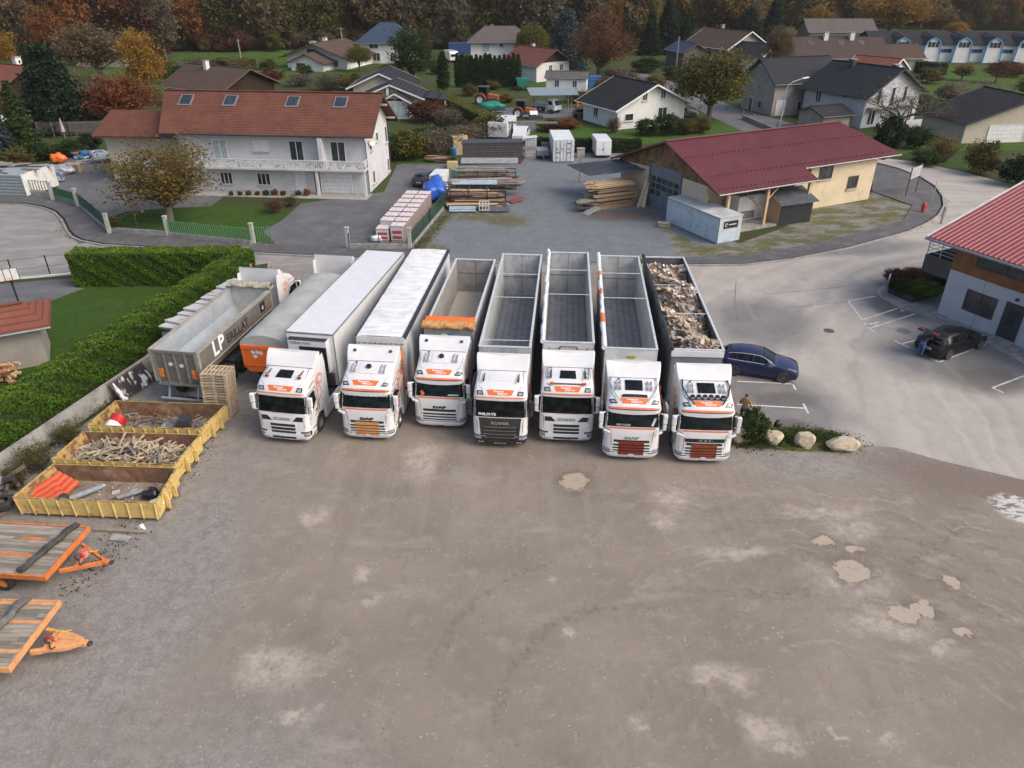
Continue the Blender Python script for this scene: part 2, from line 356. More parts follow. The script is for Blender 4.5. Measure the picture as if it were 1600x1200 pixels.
    # forehead lamps
    for s_ in (-1, 1):
        f = (lambda a: s_*a)
        a0,b0,a1,b1 = (.74,1.04,.80,1.05) if S else (.72,1.02,.84,1.09)
        fr = C_.patch(MB(), t0-.02, t1-.15, f(a0), f(b0), f(a1), f(b1), .010, 6, 2).build('top_lamp', M_blackgl, root)
        C_.patch(MB(), t0+.15, t1-.35, f(a0+.06), f(b0-.05), f(a1+.02), f(b1-.06), .018, 4, 2).build('lens', M_lamp, fr)
    # roof hatch
    h = o.get('hatch', 'dark')
    if h == 'dark':
        if S: C_.patch(MB(), 12.4, 13.65, -.38, .38, -.34, .34, .025, 6, 4).build('roof_hatch', M_glass, root, bevel=.02)
        else: C_.patch(MB(), 12.1, 13.6, -.38, .38, -.38, .38, .03, 6, 4).build('roof_hatch', M_glass, root, bevel=.02)
    elif h == 'vent':
        ht = C_.patch(MB(), 12.0, 13.75, -.44, .44, -.44, .44, .03, 6, 4).build('roof_hatch', M_white, root, bevel=.02)
        c = C_.S(0, 12.95, .03); v = MB(); v.tube(c, c+Vector((0,-.035,.09)), .13, .12, 16); v.build('roof_vent', M_blackgl, ht, smooth=True)
    else:
        C_.patch(MB(), 12.6, 13.9, -.55, .5, -.5, .45, .018, 6, 3).build('roof_hatch', M_white, root, bevel=.02)
    # horns, aerial stubs and beacons
    if S:
        for s_ in (-1, 1):
            hb = MB(); c = C_.S(s_*.78, 12.9, .02)
            hb.tube(c+Vector((0,-.28,.05)), c+Vector((0,.38,.10)), .045, .022, 10); hb.bar(c+Vector((-.05,-.1,0)), c+Vector((.05,-.1,.08)), .03); hb.bar(c+Vector((0,.2,-.02)), c+Vector((0,.2,.1)), .03)
            hb.build('horn', M_chassis, root)
            if o.get('beacon'):
                b = MB(); c = C_.S(s_*.78, 12.5, .03); b.tube(c, c+Vector((0,0,.05)), .075, n=12); bb = b.build('beacon', M_black, root)
                b = MB(); b.tube(c+Vector((0,0,.05)), c+Vector((0,0,.19)), .062, .05, 12); b.build('beacon_dome', mat('amber_beacon', (.55,.13,.05)), bb, smooth=True)
        if o.get('bar'):
            b = MB(); b.tube(C_.S(-.72,11.3,.07), C_.S(.72,11.3,.07), .03, n=8); b.tube(C_.S(-.6,11.3,0), C_.S(-.6,11.3,.07), .02); b.tube(C_.S(.6,11.3,0), C_.S(.6,11.3,.07), .02)
            bb = b.build('lamp_bar', M_chassis, root)
            b = MB()
            for s_ in (-1,1): c = C_.S(s_*.72,11.3,.09); b.obox(c, (.2,.1,.09))
            b.build('beacon_dome', mat('amber_beacon', (.55,.13,.05)), bb)
            for s_ in (-1, 1):
                lad = MB(); pa, pb = C_.S(s_*.93,12.3,.10), C_.S(s_*.93,14.0,.10); pc, pd = C_.S(s_*.75,12.3,.10), C_.S(s_*.75,14.0,.10)
                lad.tube(pa,pb,.014,n=6); lad.tube(pc,pd,.014,n=6)
                for k in (.1,.5,.9): lad.tube(pa.lerp(pb,k), pc.lerp(pd,k), .012, n=6); lad.tube(pa.lerp(pb,k), pa.lerp(pb,k)-Vector((0,0,.1)), .012, n=6)
                lad.build('roof_rail', M_chassis, root)
    else:
        for s_ in (-1, 1):
            for k, dx in enumerate((.0, .16)):
                hb = MB(); x = s_*(.60+dx); c = C_.S(x, 12.55, .05)
                hb.tube(C_.S(x,12.1,.07), C_.S(x,12.75,.09), .055, .02, 10); hb.tube(C_.S(x,12.75,.09), C_.S(x,13.3,.07), .02, .05, 10)
                hb.bar(C_.S(x,12.6,0), C_.S(x,12.6,.09), .03); hb.build('horn', M_silver, root, smooth=True)
            b = MB(); c = C_.S(s_*.66, 13.75, .02); b.tube(c, c+Vector((0,0,.03)), .05, n=10)
            if s_ < 0: b.build('roof_marker', M_black, root)
        if o.get('deflamps'):
            for s_ in (-1, 1):
                b = MB(); c = C_.S(s_*.85, 16.6, .0); b.tube(c, c+Vector((0,-.04,.05)), .075, n=12); b.build('work_lamp', M_chassis, root)
        if o.get('tubes'):
            for s_ in (-1, 1):
                pts = [C_.S(s_*.98,14.2,.07), C_.S(s_*1.0,13,.08), C_.S(s_*.88,11.7,.09), C_.S(s_*.70,10.9,.10), C_.S(s_*.60,10.35,.10)]
                b = MB().path(pts, .022 if o['tubes']=='silver' else .035, 6)
                for p_, t in ((.98,14.1),(.95,12.6)): b.tube(C_.S(s_*p_,t,0), C_.S(s_*p_,t,.08), .02, n=6)
                b.build('roof_rail', M_silver if o['tubes']=='silver' else M_blackgl, root)
        if o.get('spots'):
            b = MB(); b.bar(C_.S(-.74,11.35,.04), C_.S(.74,11.35,.04), .2, .03); bb = b.build('lamp_bar', M_blackgl, root)
            for k in range(6):
                c = C_.S(-.66+k*.264, 11.35, .10); b = MB(); b.tube(c+Vector((0,.08,.03)), c+Vector((0,-.05,.0)), .112, .118, 16); q = b.build('spotlight', M_blackgl, bb, smooth=True); b = MB(); b.tube(c+Vector((0,-.052,.0)), c+Vector((0,-.06,.0)), .085, n=14); b.build('lens', M_lamp, q)
        if o.get('darkbar'):
            C_.patch(MB(), 11.15, 11.5, -.55, .58, -.5, .54, .05, 6, 2).build('lamp_bar', M_blackgl, root)
    # face: grille, badge, lamps, plate
    if S:
        gm = mat('satin_black_panel', (.025,.024,.024), (.05,.045,.042), 4, .3, coat=.3) if o.get('black') else M_white
        if o.get('black'):
            C_.patch(MB(), 2.05, 4.9, -.88, .88, -.98, .98, .012, 14, 5).build('front_panel', gm, body, smooth=True)
            C_.patch(MB(), .1, 1.95, -1.22, 1.22, off=.014, nx=26, nt=3).build('bumper', M_blackgl, root, smooth=True)
        else:
            for s_ in (-1,1): C_.patch(MB(), 3.45, 4.1, s_*.50, s_*.98, s_*.72, s_*1.0, .012, 6, 3).build('cheek_panel', M_blackgl, body)
            C_.patch(MB(), .35, 1.85, -.95, .95, off=.03, nx=16, nt=3).build('bumper', M_white, root, smooth=True, bevel=.01)
        gr = C_.patch(MB(), 1.75, 3.25, -.66, .66, off=.016, nx=10, nt=3).build('grille', gm, root, smooth=True)
        for t in (1.84, 2.28, 2.74): 
            C_.patch(MB(), t, t+.33, -.58, .58, -.60, .60, .022, 8, 2).build('grille_slot', M_black, gr)
        C_.patch(MB(), .85, 1.3, -.55, .55, -.58, .58, .034, 8, 2).build('grille_slot', M_black, gr)
        if o.get('black'):
            for t in (1.80, 2.28, 2.72, 3.18): C_.patch(MB(), t, t+.035, -.72, .72, off=.03, nx=8, nt=1).build('grille_slot', M_silver, gr)
        text('SCANIA', .20, M_silver if o.get('black') else M_text_g, root, frameM(C_.S(0,3.72,.022), (1,0,0), (0,-1,.03)), 'badge', bold=.006, sx=1.15)
        for s_ in (-1,1):
            f = C_.patch(MB(), 1.35, 2.12, s_*.80, s_*1.235, s_*.84, s_*1.235, .018, 8, 3).build('headlight', M_blackgl if not o.get('black') else M_black, root)
            C_.patch(MB(), 1.5, 2.0, s_*.86, s_*1.20, off=.026, nx=8, nt=3).build('lens', M_lamp, f)
            C_.patch(MB(), .8, 1.05, s_*.74, s_*1.0, off=.036, nx=4, nt=1).build('fog_lamp', M_lamp, root)
        text(o.get('plate','AB-123-CD'), .085, M_text_k, C_.patch(MB(), .42, .74, -.26, .26, off=.045, nx=2, nt=1).build('number_plate', M_plate, root), frameM(C_.S(0,.58,.052),(1,0,0),(0,-1,-.1)), bold=.002)
        if o.get('name'): text(o['name'], .17, M_text_w, ws, frameM(C_.S(-.58,5.35,.02),(1,-.04,0),(0,-1,.25)), bold=.004)
    else:
        gc = o.get('grille', M_black)
        C_.patch(MB(), .1, 1.55, -1.2, 1.2, off=.028, nx=26, nt=4).build('bumper', M_white, root, smooth=True)
        gr = C_.patch(MB(), 1.25, 3.42, -.84, .84, -.78, .78, .012, 10, 4).build('grille', M_black, root, smooth=True)
        for k in range(5):
            t = 1.3 + k*.44
            if gc is M_black and k not in (1,2,3,4): continue
            C_.patch(MB(), t, t+.13, -.98+.02*k, .98-.02*k, -.93+.02*k, .93-.02*k, .05, 14, 1).build('grille_bar', M_white if gc is M_black else M_offwhite, gr)
            if gc is not M_black: C_.patch(MB(), t-.01, t+.25, -.56, .56, -.56, .56, .058, 14, 1).build('grille_bar', gc, gr)
        if gc is not M_black: C_.patch(MB(), 1.32, 1.5, -.1, .12, off=.075, nx=2, nt=1).build('grille_bar', M_plate, gr)
        if o.get('blackband'):
            bb = C_.patch(MB(), 3.52, 3.85, -.84, .84, -.88, .88, .02, 12, 2).build('badge_band', M_blackgl, root)
            text('\u00b7 D A F \u00b7', .14, M_silver, bb, frameM(C_.S(0,3.68,.03),(1,0,0),(0,-1,.05)), bold=.004, sx=1.5)
        else: text('DAF', .17, M_text_k if not o.get('greybadge') else M_text_g, root, frameM(C_.S(0,3.62,.02),(1,0,0),(0,-1,.06)), 'badge', bold=.013, sx=1.9)
        for s_ in (-1,1):
            f = C_.patch(MB(), 1.55, 2.25, s_*.76, s_*1.2, s_*.98, s_*1.22, .016, 8, 3).build('headlight', M_lamp, root)
            C_.patch(MB(), 1.48, 1.58, s_*.74, s_*1.2, off=.03, nx=8, nt=1).build('lamp_trim', M_blackgl, f)
        text(o.get('plate','AB-123-CD'), .085, M_text_k, C_.patch(MB(), .35, .72, -.26, .26, off=.045, nx=2, nt=1).build('number_plate', M_plate, root), frameM(C_.S(0,.53,.052),(1,0,0),(0,-1,-.1)), bold=.002)
    # doors, side glass, mirrors, steps, logos
    zb, zt = (1.70, 2.50) if S else (1.62, 2.42)
    for s_ in (-1, 1):
        x = s_*1.243
        m = MB(); m.prism([(s_*1.20,.30,zb+.02),(s_*1.20,.42,zt),(s_*1.20,1.12,zt),(s_*1.20,1.2,zb+.25),(s_*1.20,.75,zb-.12)], (s_*.045,0,0)); m.build('side_window', M_glass, root)
        d = MB()
        for a, b in (((1.28,1.05),(1.28,2.62)),((.30,1.45),(.30,1.0)),((.42,2.62),(1.28,2.62)),((1.28,1.05),(1.05,1.0))): d.bar((x,a[0],a[1]),(x,b[0],b[1]),.02,.01)
        d.bar((x,1.15,1.45),(x,1.0,1.45),.04,.03)
        d.build('door_seam', M_black, body)
        d = MB()
        for a, b in (((1.45,1.25),(1.45,2.75)),((1.45,2.75),(1.25,2.95)),((1.25,2.95),(.6,2.85)),((.9,1.18),(1.9,2.0)),((1.9,2.0),(2.1,1.9)),((.4,1.3),(.7,1.75))): d.bar((x,a[0],a[1]),(x,b[0],b[1]),.022,.008)
        d.build('pinstripe', M_redline, body)
        d = MB(); ring(d, (1.85,2.75), .26,.30, x+s_*.004); ring(d, (1.85,2.75), .16,.21, x+s_*.004, a0=30, a1=300); ring(d, (1.7,2.25), .13,.17, x+s_*.004, a0=-60, a1=210)
        d.build('side_logo', M_orange, body, fix=False)
        if not S: MB().prism([(x,1.2,zt-.1),(x,1.2,2.05),(x,1.6,2.05)], (s_*.004,0,0)).build('side_window', M_glass, root)
        # mirrors
        mm = M_black if o.get('black') else M_white
        m = MB(); mx = s_*1.39; m.box(mx-.10,mx+.10,.14,.34,zb+.40,zb+.88); m.box(mx-.085,mx+.085,.16,.32,zb+.06,zb+.36)
        mi = m.build('mirror', mm, root, bevel=.04)
        MB().bar((s_*1.2,.34,zb+.86),(mx,.24,zb+.84),.05).bar((s_*1.2,.30,zb+.02),(mx,.24,zb+.04),.05).build('mirror_arm', mm, mi)
        MB().box(mx-.08,mx+.08,.335,.350,zb+.45,zb+.82).build('mirror_glass', M_glass, mi)
        if not S: 
            MB().obox((s_*1.12,-.06,1.68),(.34,.1,.1),s_*.35,0,-s_*.25).build('front_mirror', M_white, root, bevel=.02)
        m = MB()
        for z_ in (.42,.72): m.box(min(s_*1.06,s_*1.25),max(s_*1.06,s_*1.25),.48,.82,z_,z_+.05)
        m.build('step', M_chassis, root)
        wheel(root, s_*1.06, 1.45, .5, .3, s_, M_rim if not S else M_rimdark)
        # side fairing behind the cab
        fc = M_orange if o.get('fairing') and s_ > 0 else M_white
        m = MB(); m.prism([(s_*1.225,yb-.02,1.05),(s_*1.225,yb-.02,3.7),(s_*1.225,yb+.28,3.75),(s_*1.225,yb+.40,3.2),(s_*1.225,yb+.40,1.05)], (-s_*.03,0,0)); m.build('side_fairing', fc, root)
        m = MB(); m.box(min(s_*1.10,s_*1.235),max(s_*1.10,s_*1.235),2.12,4.35,.36,1.02); m.build('side_skirt', M_white, root, bevel=.03)
    if o.get('fairing'):
        d = MB(); ring(d, (yb-.12,2.95), .34,.37, 1.262); ring(d, (yb-.12,2.95), .24,.28, 1.262, a0=20,a1=320); ring(d,(yb-.12,2.95),.08,.16,1.262); d.build('side_logo', M_text_k, root, fix=False)
    ch = MB(); ch.box(-1.0,1.0,.35,2.2,.35,1.2); ch.box(-.42,.42,2.2,5.9,.62,.92); ch.box(-.9,.9,2.5,4.2,.5,.95); ch.box(-.5,.5,4.3,5.6,.92,1.12)
    ch.build('tractor_chassis', M_chassis, root)
    for s_ in (-1,1): wheel(root, s_*.93, 5.15, .5, .56, s_)
    for c_ in kids(root): c_.scale.x = 1.035
    return C_, yb
def running_gear(root, y1, zb, rear=2.1, wheels=True):
    m = MB()
    for s_ in (-1,1):
        m.box(s_*.45-.06,s_*.45+.06,y1[0]+.3,y1[1]-.2,zb-.35,zb-.003)
        for z_ in (.55,.85): m.box(s_*1.2-.02,s_*1.2+.02,y1[0]+3.6,y1[1]-rear-3.7,z_,z_+.1)
        m.box(s_*.8-.06,s_*.8+.06,y1[0]+2.4,y1[0]+2.55,.12,zb-.003)
    for k in range(3): m.box(-1.0,1.0,y1[1]-rear-1.31*k-.07,y1[1]-rear-1.31*k+.07,.43,.57)
    m.box(-1.15,1.15,y1[1]-.12,y1[1]-.04,.5,.62)
    m.build('trailer_chassis', M_chassis, root)
    if wheels:
        for k in range(3):
            for s_ in (-1,1): wheel(root, s_*1.04, y1[1]-rear-1.31*k, .5, .36, s_)
def open_trailer(root, y0, L, zt=4.0, side=None, top=None, floor=None, inside=None, front=None, bars=(.22,.5,.76), roll=None, zf=1.2, rollseg=None, halfw=1.265):
    hw = halfw; side = side or M_alu; top = top or M_alurail; floor = floor or M_floor; inside = inside or M_alu; t = .05
    y1 = y0+L; names = []
    m = MB(); m.box(-hw,-hw+t,y0,y1,zf-.1,zt-.05); bx = m.build('side_wall', [side], root)
    m = MB(); m.box(hw-t,hw,y0,y1,zf-.1,zt-.05); m.build('side_wall', [side], root)
    m = MB(); m.box(-hw+t+.002,-hw+t+.012,y0+.06,y1-.06,zf,zt-.06); m.box(hw-t-.012,hw-t-.002,y0+.06,y1-.06,zf,zt-.06); m.build('inner_lining', inside, root)
    m = MB(); m.box(-hw+t+.012,hw-t-.012,y0,y0+.06,zf-.1,zt-.05); m.build('headboard', front or side, root)
    m = MB(); m.box(-hw+t+.012,hw-t-.012,y1-.06,y1,zf-.1,zt-.05); rd = m.build('rear_door', inside, root)
    m = MB(); m.box(-.012,.012,y1-.075,y1-.062,zf,zt-.1); m.box(-hw+.1,hw-.1,y1-.075,y1-.062,zf+1.25,zf+1.29); m.build('door_joint', M_brown, rd)
    m = MB(); m.box(-hw+t+.014,hw-t-.014,y0+.062,y1-.062,zf-.08,zf); m.build('floor', floor, root)
    m = MB(); tw = .10
    m.box(-hw-.02,-hw+tw,y0-.02,y1+.02,zt-.05,zt+.03); m.box(hw-tw,hw+.02,y0-.02,y1+.02,zt-.05,zt+.03)
    m.box(-hw+tw+.002,hw-tw-.002,y0-.02,y0+tw,zt-.06,zt+.02); m.box(-hw+tw+.002,hw-tw-.002,y1-tw,y1+.02,zt-.06,zt+.02); m.build('top_rail', top, root, bevel=.015)
    for b in bars:
        y = y0+L*b; MB().tube((-hw+.05,y,zt-.04),(hw-.05,y+.05,zt-.04),.022,n=6).build('cross_bar', M_alurail, root)
    if roll:
        m = MB(); yy = y0-.1; rr = random.Random(int(y0*100+L))
        segs = []
        while yy < y1: 
            ln = rr.uniform(.5,1.3); segs.append((yy, min(y1+.1,yy+ln))); yy += ln
        for i,(a,b) in enumerate(segs):
            m.mat(1 if (rollseg and i in rollseg) else 0)
            xo = -hw-.03+rr.uniform(-.03,.03); ra = rr.uniform(.085,.125); m.tube((xo,a,zt+.06),(xo+rr.uniform(-.02,.02),b+.01,zt+.06),ra,ra*rr.uniform(.85,1.1),10)
        m.build('rolled_tarpaulin', [roll, M_orange], root, smooth=True, ang=60)
    running_gear(root, (y0,y1), zf-.1)
    return y1
def place(ob, org, a, b):
    hx, hy = b[0]-a[0], b[1]-a[1]; ob.location = (org[0], org[1], 0); ob.rotation_euler = (0,0,math.atan2(-hx, hy))
TRK = [((-10.88,29.45),(-10.29,33.5),(-8.28,45.8)),((-6.93,29.66),(-6.6,33.2),(-5.36,46.26)),((-3.56,30.72),(-3.15,34.1),(-2.2,44.4)),((-.57,29.04),(-.35,31.93),(.66,45.2)),
       ((2.57,29.36),(2.84,32.42),(3.73,45.57)),((5.47,28.0),(5.87,31.73),(6.92,44.9)),((8.74,27.73),(9.3,31.59),(10.0,44.67))]
def lorry(i, label):
    r = thing('articulated_lorry', label, 'truck', group='lorries parked nose out in a row'); place(r, *TRK[i]); o_, a, b = TRK[i]
    return r, math.dist(o_, a), math.dist(a, b)
# 1 refrigerated
r, y0, L = lorry(0, 'white lorry with plain white refrigerated trailer, leftmost facing the camera')
make_cab(r, 's', dict(beacon=1, plate='GB-417-LK'))
m = MB(); m.box(-1.27,1.27,y0,y0+L,1.1,3.99); bx = m.build('trailer_box', M_white, r, bevel=.02)
m = MB()
for x in (-1.275,1.245):
    m.box(x,x+.03,y0-.01,y0+L+.01,3.93,4.01); m.box(x,x+.03,y0-.01,y0+L+.01,1.08,1.2); m.box(x-.001,x+.031,y0-.02,y0+.05,1.2,3.93); m.box(x-.001,x+.031,y0+L-.05,y0+L+.02,1.2,3.93)
m.box(-1.245,1.245,y0-.012,y0+.03,3.93,4.005); m.build('edge_trim', M_steel, bx)
m = MB(); m.box(-1.05,1.05,y0-.42,y0-.002,2.0,3.78); fu = m.build('cooling_unit', M_white, r, bevel=.06)
MB().box(-.42,1.0,y0-.44,y0-.423,2.05,3.45).build('unit_panel', M_blackgl, fu, bevel=.01)
MB().box(-1.0,1.0,y0-.44,y0-.10,3.782,3.80).build('unit_lid', M_black, fu)
text('THERMO KING', .17, M_text_g, fu, frameM((-.35,y0-.43,3.62),(1,0,0),(0,-1,0)), bold=.004)
m = MB(); m.box(-1.1,1.1,y0-.2,y0-.004,1.15,1.8); m.build('fuel_tank', M_chassis, r)
running_gear(r, (y0,y0+L), 1.1)
# 2 curtain-side with tarpaulin roof
r, y0, L = lorry(1, 'white lorry with copper grille and a ribbed white tarpaulin roof on its trailer')
make_cab(r, 'd', dict(hatch='vent', scallop=1, grille=M_copper, fairing=1, deflamps=1, plate='FT-208-QM'))
m = MB(); m.box(-1.26,1.26,y0,y0+L,1.1,3.90); bx = m.build('trailer_body', mat('pale_grey_curtain',(.60,.61,.62),(.5,.51,.52),1,.5), r)
nn_ = 150; P = []
rr = random.Random(5)
ph = [rr.uniform(0,6) for _ in range(9)]
for k in range(nn_+1):
    y = y0+.02+(L-.04)*k/nn_; row = []
    fq = (y-y0)/.62; up = .035*abs(math.sin(math.pi*fq))**.6
    for j in range(17):
        x = -1.2+2.4*j/16; wr = .014*math.sin(x*7+y*5+ph[0])*math.sin(y*9-x*11+ph[1])
        row.append((x, y, 3.93+up*(1-(x/1.3)**6)+wr+ .03*(1-(x/1.2)**2)))
    P.append(row)
MB().grid(P).build('tarpaulin_roof', M_whitetarp, r, smooth=True, fix=False, ang=80)
m = MB()
m.box(-1.285,-1.19,y0-.0,y0+L,3.86,3.985); m.box(1.13,1.285,y0,y0+L,3.80,4.0); m.build('roof_rail', mat('black_roof_rail',(.02,.022,.03),(.035,.037,.045),4,.45), r, bevel=.02)
m = MB(); m.box(-1.22,1.22,y0-.05,y0-.002,1.15,3.93); fb = m.build('front_bulkhead', M_offwhite, r)
m = MB()
for k in range(9): m.box(-1.1+k*.27,-1.04+k*.27,y0-.08,y0-.052,3.55,3.63)
for k in range(5): m.box(-1.0+k*.5,-.98+k*.5,y0-.06,y0-.052,1.3,3.5)
m.box(-1.2,1.2,y0-.06,y0-.052,3.58,3.60); m.build('buckle_row', M_steel, fb)
running_gear(r, (y0,y0+L), 1.1)
# 3 tipper
r, y0, L = lorry(2, 'white lorry with orange windscreen placard and tipper with bunched orange tan tarpaulin')
make_cab(r, 'd', dict(hatch='vent', placard=1, sticker=1, deflamps=1, plate='DW-583-BN', grille=M_black))
open_trailer(r, y0, L, 3.95, floor=M_beige, inside=mat('scratched_aluminium',(.36,.35,.33),(.25,.245,.235),1.8,.55,metal=.2,dirt=(.42,.36,.28),dscale=.7), front=mat('dull_grey_headboard',(.36,.37,.34),(.28,.29,.27),2,.6), bars=(), zf=1.75)
m = MB(); rr = random.Random(3)
def crumple(name, mt, y, z, w_, d_, h_, root, seed, n=60, freq=9):
    rr = random.Random(seed); P = []; ph = [rr.uniform(0,6.28) for _ in range(6)]
    for k in range(n+1):
        x = -w_/2+w_*k/n; row = []
        for j in range(13):
            a = math.pi*2*j/12; b = 1+.09*math.sin(x*freq*.7+ph[0]+3*math.sin(a+ph[1]))+.09*math.sin(x*freq*1.9+a*3+ph[2]+2*math.sin(x*3))+.07*math.sin(x*freq*4.1+a*5+ph[3])+rr.uniform(-.05,.05)
            row.append((x, y+d_/2*b*math.cos(a), z+h_/2*b*math.sin(a)))
        P.append(row)
    return MB().grid(P).build(name, mt, root, smooth=True, ang=70)
M_tan = mat('tan_tarpaulin', (.58,.32,.12), (.42,.19,.07), 5, .75, bumpd=.02, bscale=9)
crumple('bunched_tarpaulin', M_tan, y0+.12, 4.08, 2.72, .62, .38, r, 4)
MB().obox((0,y0+.62,4.16),(2.62,.45,.05),0,.35).build('tarpaulin_flap', M_orange, r, bevel=.02)
MB().obox((.15,y0-.12,3.55),(.2,.1,.34)).build('canister', mat('blue_plastic',(.03,.2,.42)), r, bevel=.04)
MB().box(-.36,-.08,y0-.09,y0-.01,2.3,3.65).build('tipping_ram', M_offwhite, r, bevel=.02)
# 4..7 walking floor
r, y0, L = lorry(3, 'lorry with black grille, white windscreen name and an empty aluminium trailer')
make_cab(r, 's', dict(black=1, hatch='flush', name='PHILOUTE', plate='GX-860-VR'))
open_trailer(r, y0, L, 4.0, front=M_alu, bars=(.06,.47,.74))
r, y0, L = lorry(4, 'white lorry with amber ended roof bar and white rolled tarpaulin on its empty trailer')
make_cab(r, 's', dict(bar=1, beacon=0, plate='GH-052-WD'))
open_trailer(r, y0, L, 4.0, side=M_offwhite, front=M_white, bars=(.47,.76), roll=M_whitetarp)
m = MB()
for s_ in (-1,1):
    a, b = s_*.45, s_*.95
    for z_ in (3.42,3.62): m.tube((a,y0-.05,z_),(b,y0-.05,z_),.018,n=6)
    for x in (a,b): m.tube((x,y0-.05,3.3),(x,y0-.05,3.72),.018,n=6)
m.path([(-.45,y0-.08,3.3),(-.40,y0-.08,3.8),(.4,y0-.08,3.8),(.45,y0-.08,3.3)],.02); m.build('headboard_ladder', M_chassis, r)
r, y0, L = lorry(5, 'white lorry with dark red grille and orange patched rolled tarpaulin on its trailer')
make_cab(r, 'd', dict(grille=M_redgrille, tubes='silver', darkbar=1, stickers2=1, greybadge=1, plate='FZ-731-HS'))
open_trailer(r, y0, L, 4.0, side=M_offwhite, front=M_offwhite, bars=(.48,.77), roll=M_whitetarp, rollseg=(3,8,11))
lb = MB().box(-.18,.22,y0-.03,y0-.003,3.5,3.62).build('maker_plate', mat('yellow_label',(.5,.36,.04)), r)
MB().box(-.9,.9,y0-.04,y0-.003,2.0,3.42).build('headboard_panel', M_white, r, bevel=.03)
r, y0, L = lorry(6, 'white lorry with black spotlights and dark grey trailer full of waste cardboard')
make_cab(r, 'd', dict(grille=M_rustgrille, tubes='black', spots=1, blackband=1, plate='GN-394-TC'))
open_trailer(r, y0, L, 4.0, side=M_greyside, inside=M_greyside, front=mat('blue_grey_headboard',(.20,.23,.25),(.16,.18,.2)), bars=(.33,.64), roll=M_black)
MB().box(-1.26,1.26,y0-.06,y0-.022,3.62,3.95).build('headboard_cap', M_white, r, bevel=.02)
# the cardboard load
rr = random.Random(11)
m = MB()
def heap(x, y): return 3.66 + .28*math.sin(x*1.9+y*.9) + .22*math.sin(y*1.7+1) - .25*abs(x) + .16*math.sin(x*5+y*3)
P = [[(x_, y0+.15+(L-.3)*k/60, heap(x_, L*k/60)) for x_ in [-1.15+2.3*j/12 for j in range(13)]] for k in range(61)]
m.grid(P)
for i in range(2300):
    x = rr.uniform(-1.1,1.1); y = rr.uniform(.2,L-.2)
    c = 0 if rr.random() < .45 else (1 if rr.random() < .55 else (2 if rr.random() < .6 else 3))
    s1 = rr.uniform(.10,.42) * (.7 if c == 2 else 1)
    m.mat(c).obox((x,y0+y,heap(x,y)+rr.uniform(-.02,.16)),(s1,s1*rr.uniform(.5,1),.012),rr.uniform(0,6.3),rr.gauss(0,.5),rr.gauss(0,.5))
ld = m.build('cardboard_waste', [mat('brown_cardboard',(.45,.35,.26),(.36,.27,.195),3,.9), mat('pale_cardboard',(.58,.49,.40),(.48,.39,.31),3,.9), mat('white_scrap',(.72,.73,.74)), mat('dark_scrap',(.26,.18,.13),(.34,.2,.13),5,.9)], None, fix=False)
ld.location = r.location; ld.rotation_euler = r.rotation_euler
tag(ld, 'loose waste cardboard and paper heaped in the dark grey trailer', 'cardboard', kind='stuff')
# ---- the two lorries with their backs to the camera
def away(label, rear, front, L):
    r = thing('articulated_lorry', label, 'truck', group='lorries parked with their backs to the camera')
    d = Vector((front[0]-rear[0], front[1]-rear[1])).normalized(); r.location = (rear[0]+d.x*L, rear[1]+d.y*L, 0)
    r.rotation_euler = (0,0,math.atan2(d.x, -d.y)); return r
r = away('lorry with grey lettered open tipper trailer, facing away beside the hedge', (-17.0,32.9), (-15.7,41.2), 12.2)
make_cab(r, 'd', dict(beacon=1, plate='EK-265-PJ'))
for s_ in (-.7,.7):
    c = Vector((s_,2.0,3.95)); b_ = MB().tube(c, c+Vector((0,0,.16)), .07, n=10).build('beacon', mat('amber_beacon',(.55,.13,.05)), r, smooth=True)
ya, yb_ = 3.8, 12.2; zt = 3.3; zl = 1.5
M_tip = mat('dusty_steel_interior', (.42,.46,.50), (.33,.36,.38), 1.2, .6, metal=.2, dirt=(.5,.5,.47), dscale=.8)
M_tipdark = mat('dark_taupe_panel', (.125,.115,.105), (.17,.16,.145), 1.6, .5)
M_tipbeige = mat('dusty_beige_frame', (.33,.30,.25), (.24,.22,.19), 2, .7)
m = MB()
for s_ in (-1,1):
    m.prism([(s_*1.27,ya,zt),(s_*1.27,ya,2.15),(s_*.85,ya,zl),(s_*.80,ya,zl),(s_*1.19,ya,2.15),(s_*1.19,ya,zt)], (0,yb_-ya,0))
m.box(-.8,.8,ya,yb_,zl-.05,zl+.02); bd = m.build('tipper_body', [M_tip], r)
m = MB()
for s_ in (-1,1): m.prism([(s_*1.275,ya+.1,3.15),(s_*1.275,ya+.1,2.2),(s_*1.30,ya+.1,2.2),(s_*1.30,ya+.1,3.15)], (0,yb_-ya-.2,0))
sp = m.build('side_panel', M_tipdark, bd)
m = MB()
for s_ in (-1,1):
    m.box(s_*1.25-.07,s_*1.25+.07,ya-.03,yb_+.03,zt-.06,zt+.05); m.prism([(s_*1.28,ya,2.17),(s_*.87,ya,1.5),(s_*.9,ya,1.46),(s_*1.31,ya,2.13)], (0,yb_-ya,0)); m.box(s_*1.25-.08,s_*1.25+.08,yb_-.12,yb_+.06,1.5,zt)
m.build('body_rim', M_tipbeige, bd)
m = MB(); m.box(-1.18,1.18,ya,ya+.06,zl,3.5); m.build('headboard', mat('dusty_headboard',(.5,.49,.45),(.4,.39,.36),2), r)
tg = MB().box(-1.17,1.17,yb_-.08,yb_,zl-.1,zt-.08).build('tailgate', M_tipdark, r)
m = MB()
for x in (-1.12,-.58,0,.58,1.12): m.box(x-.04,x+.04,yb_+.002,yb_+.07,zl-.15,zt-.02)
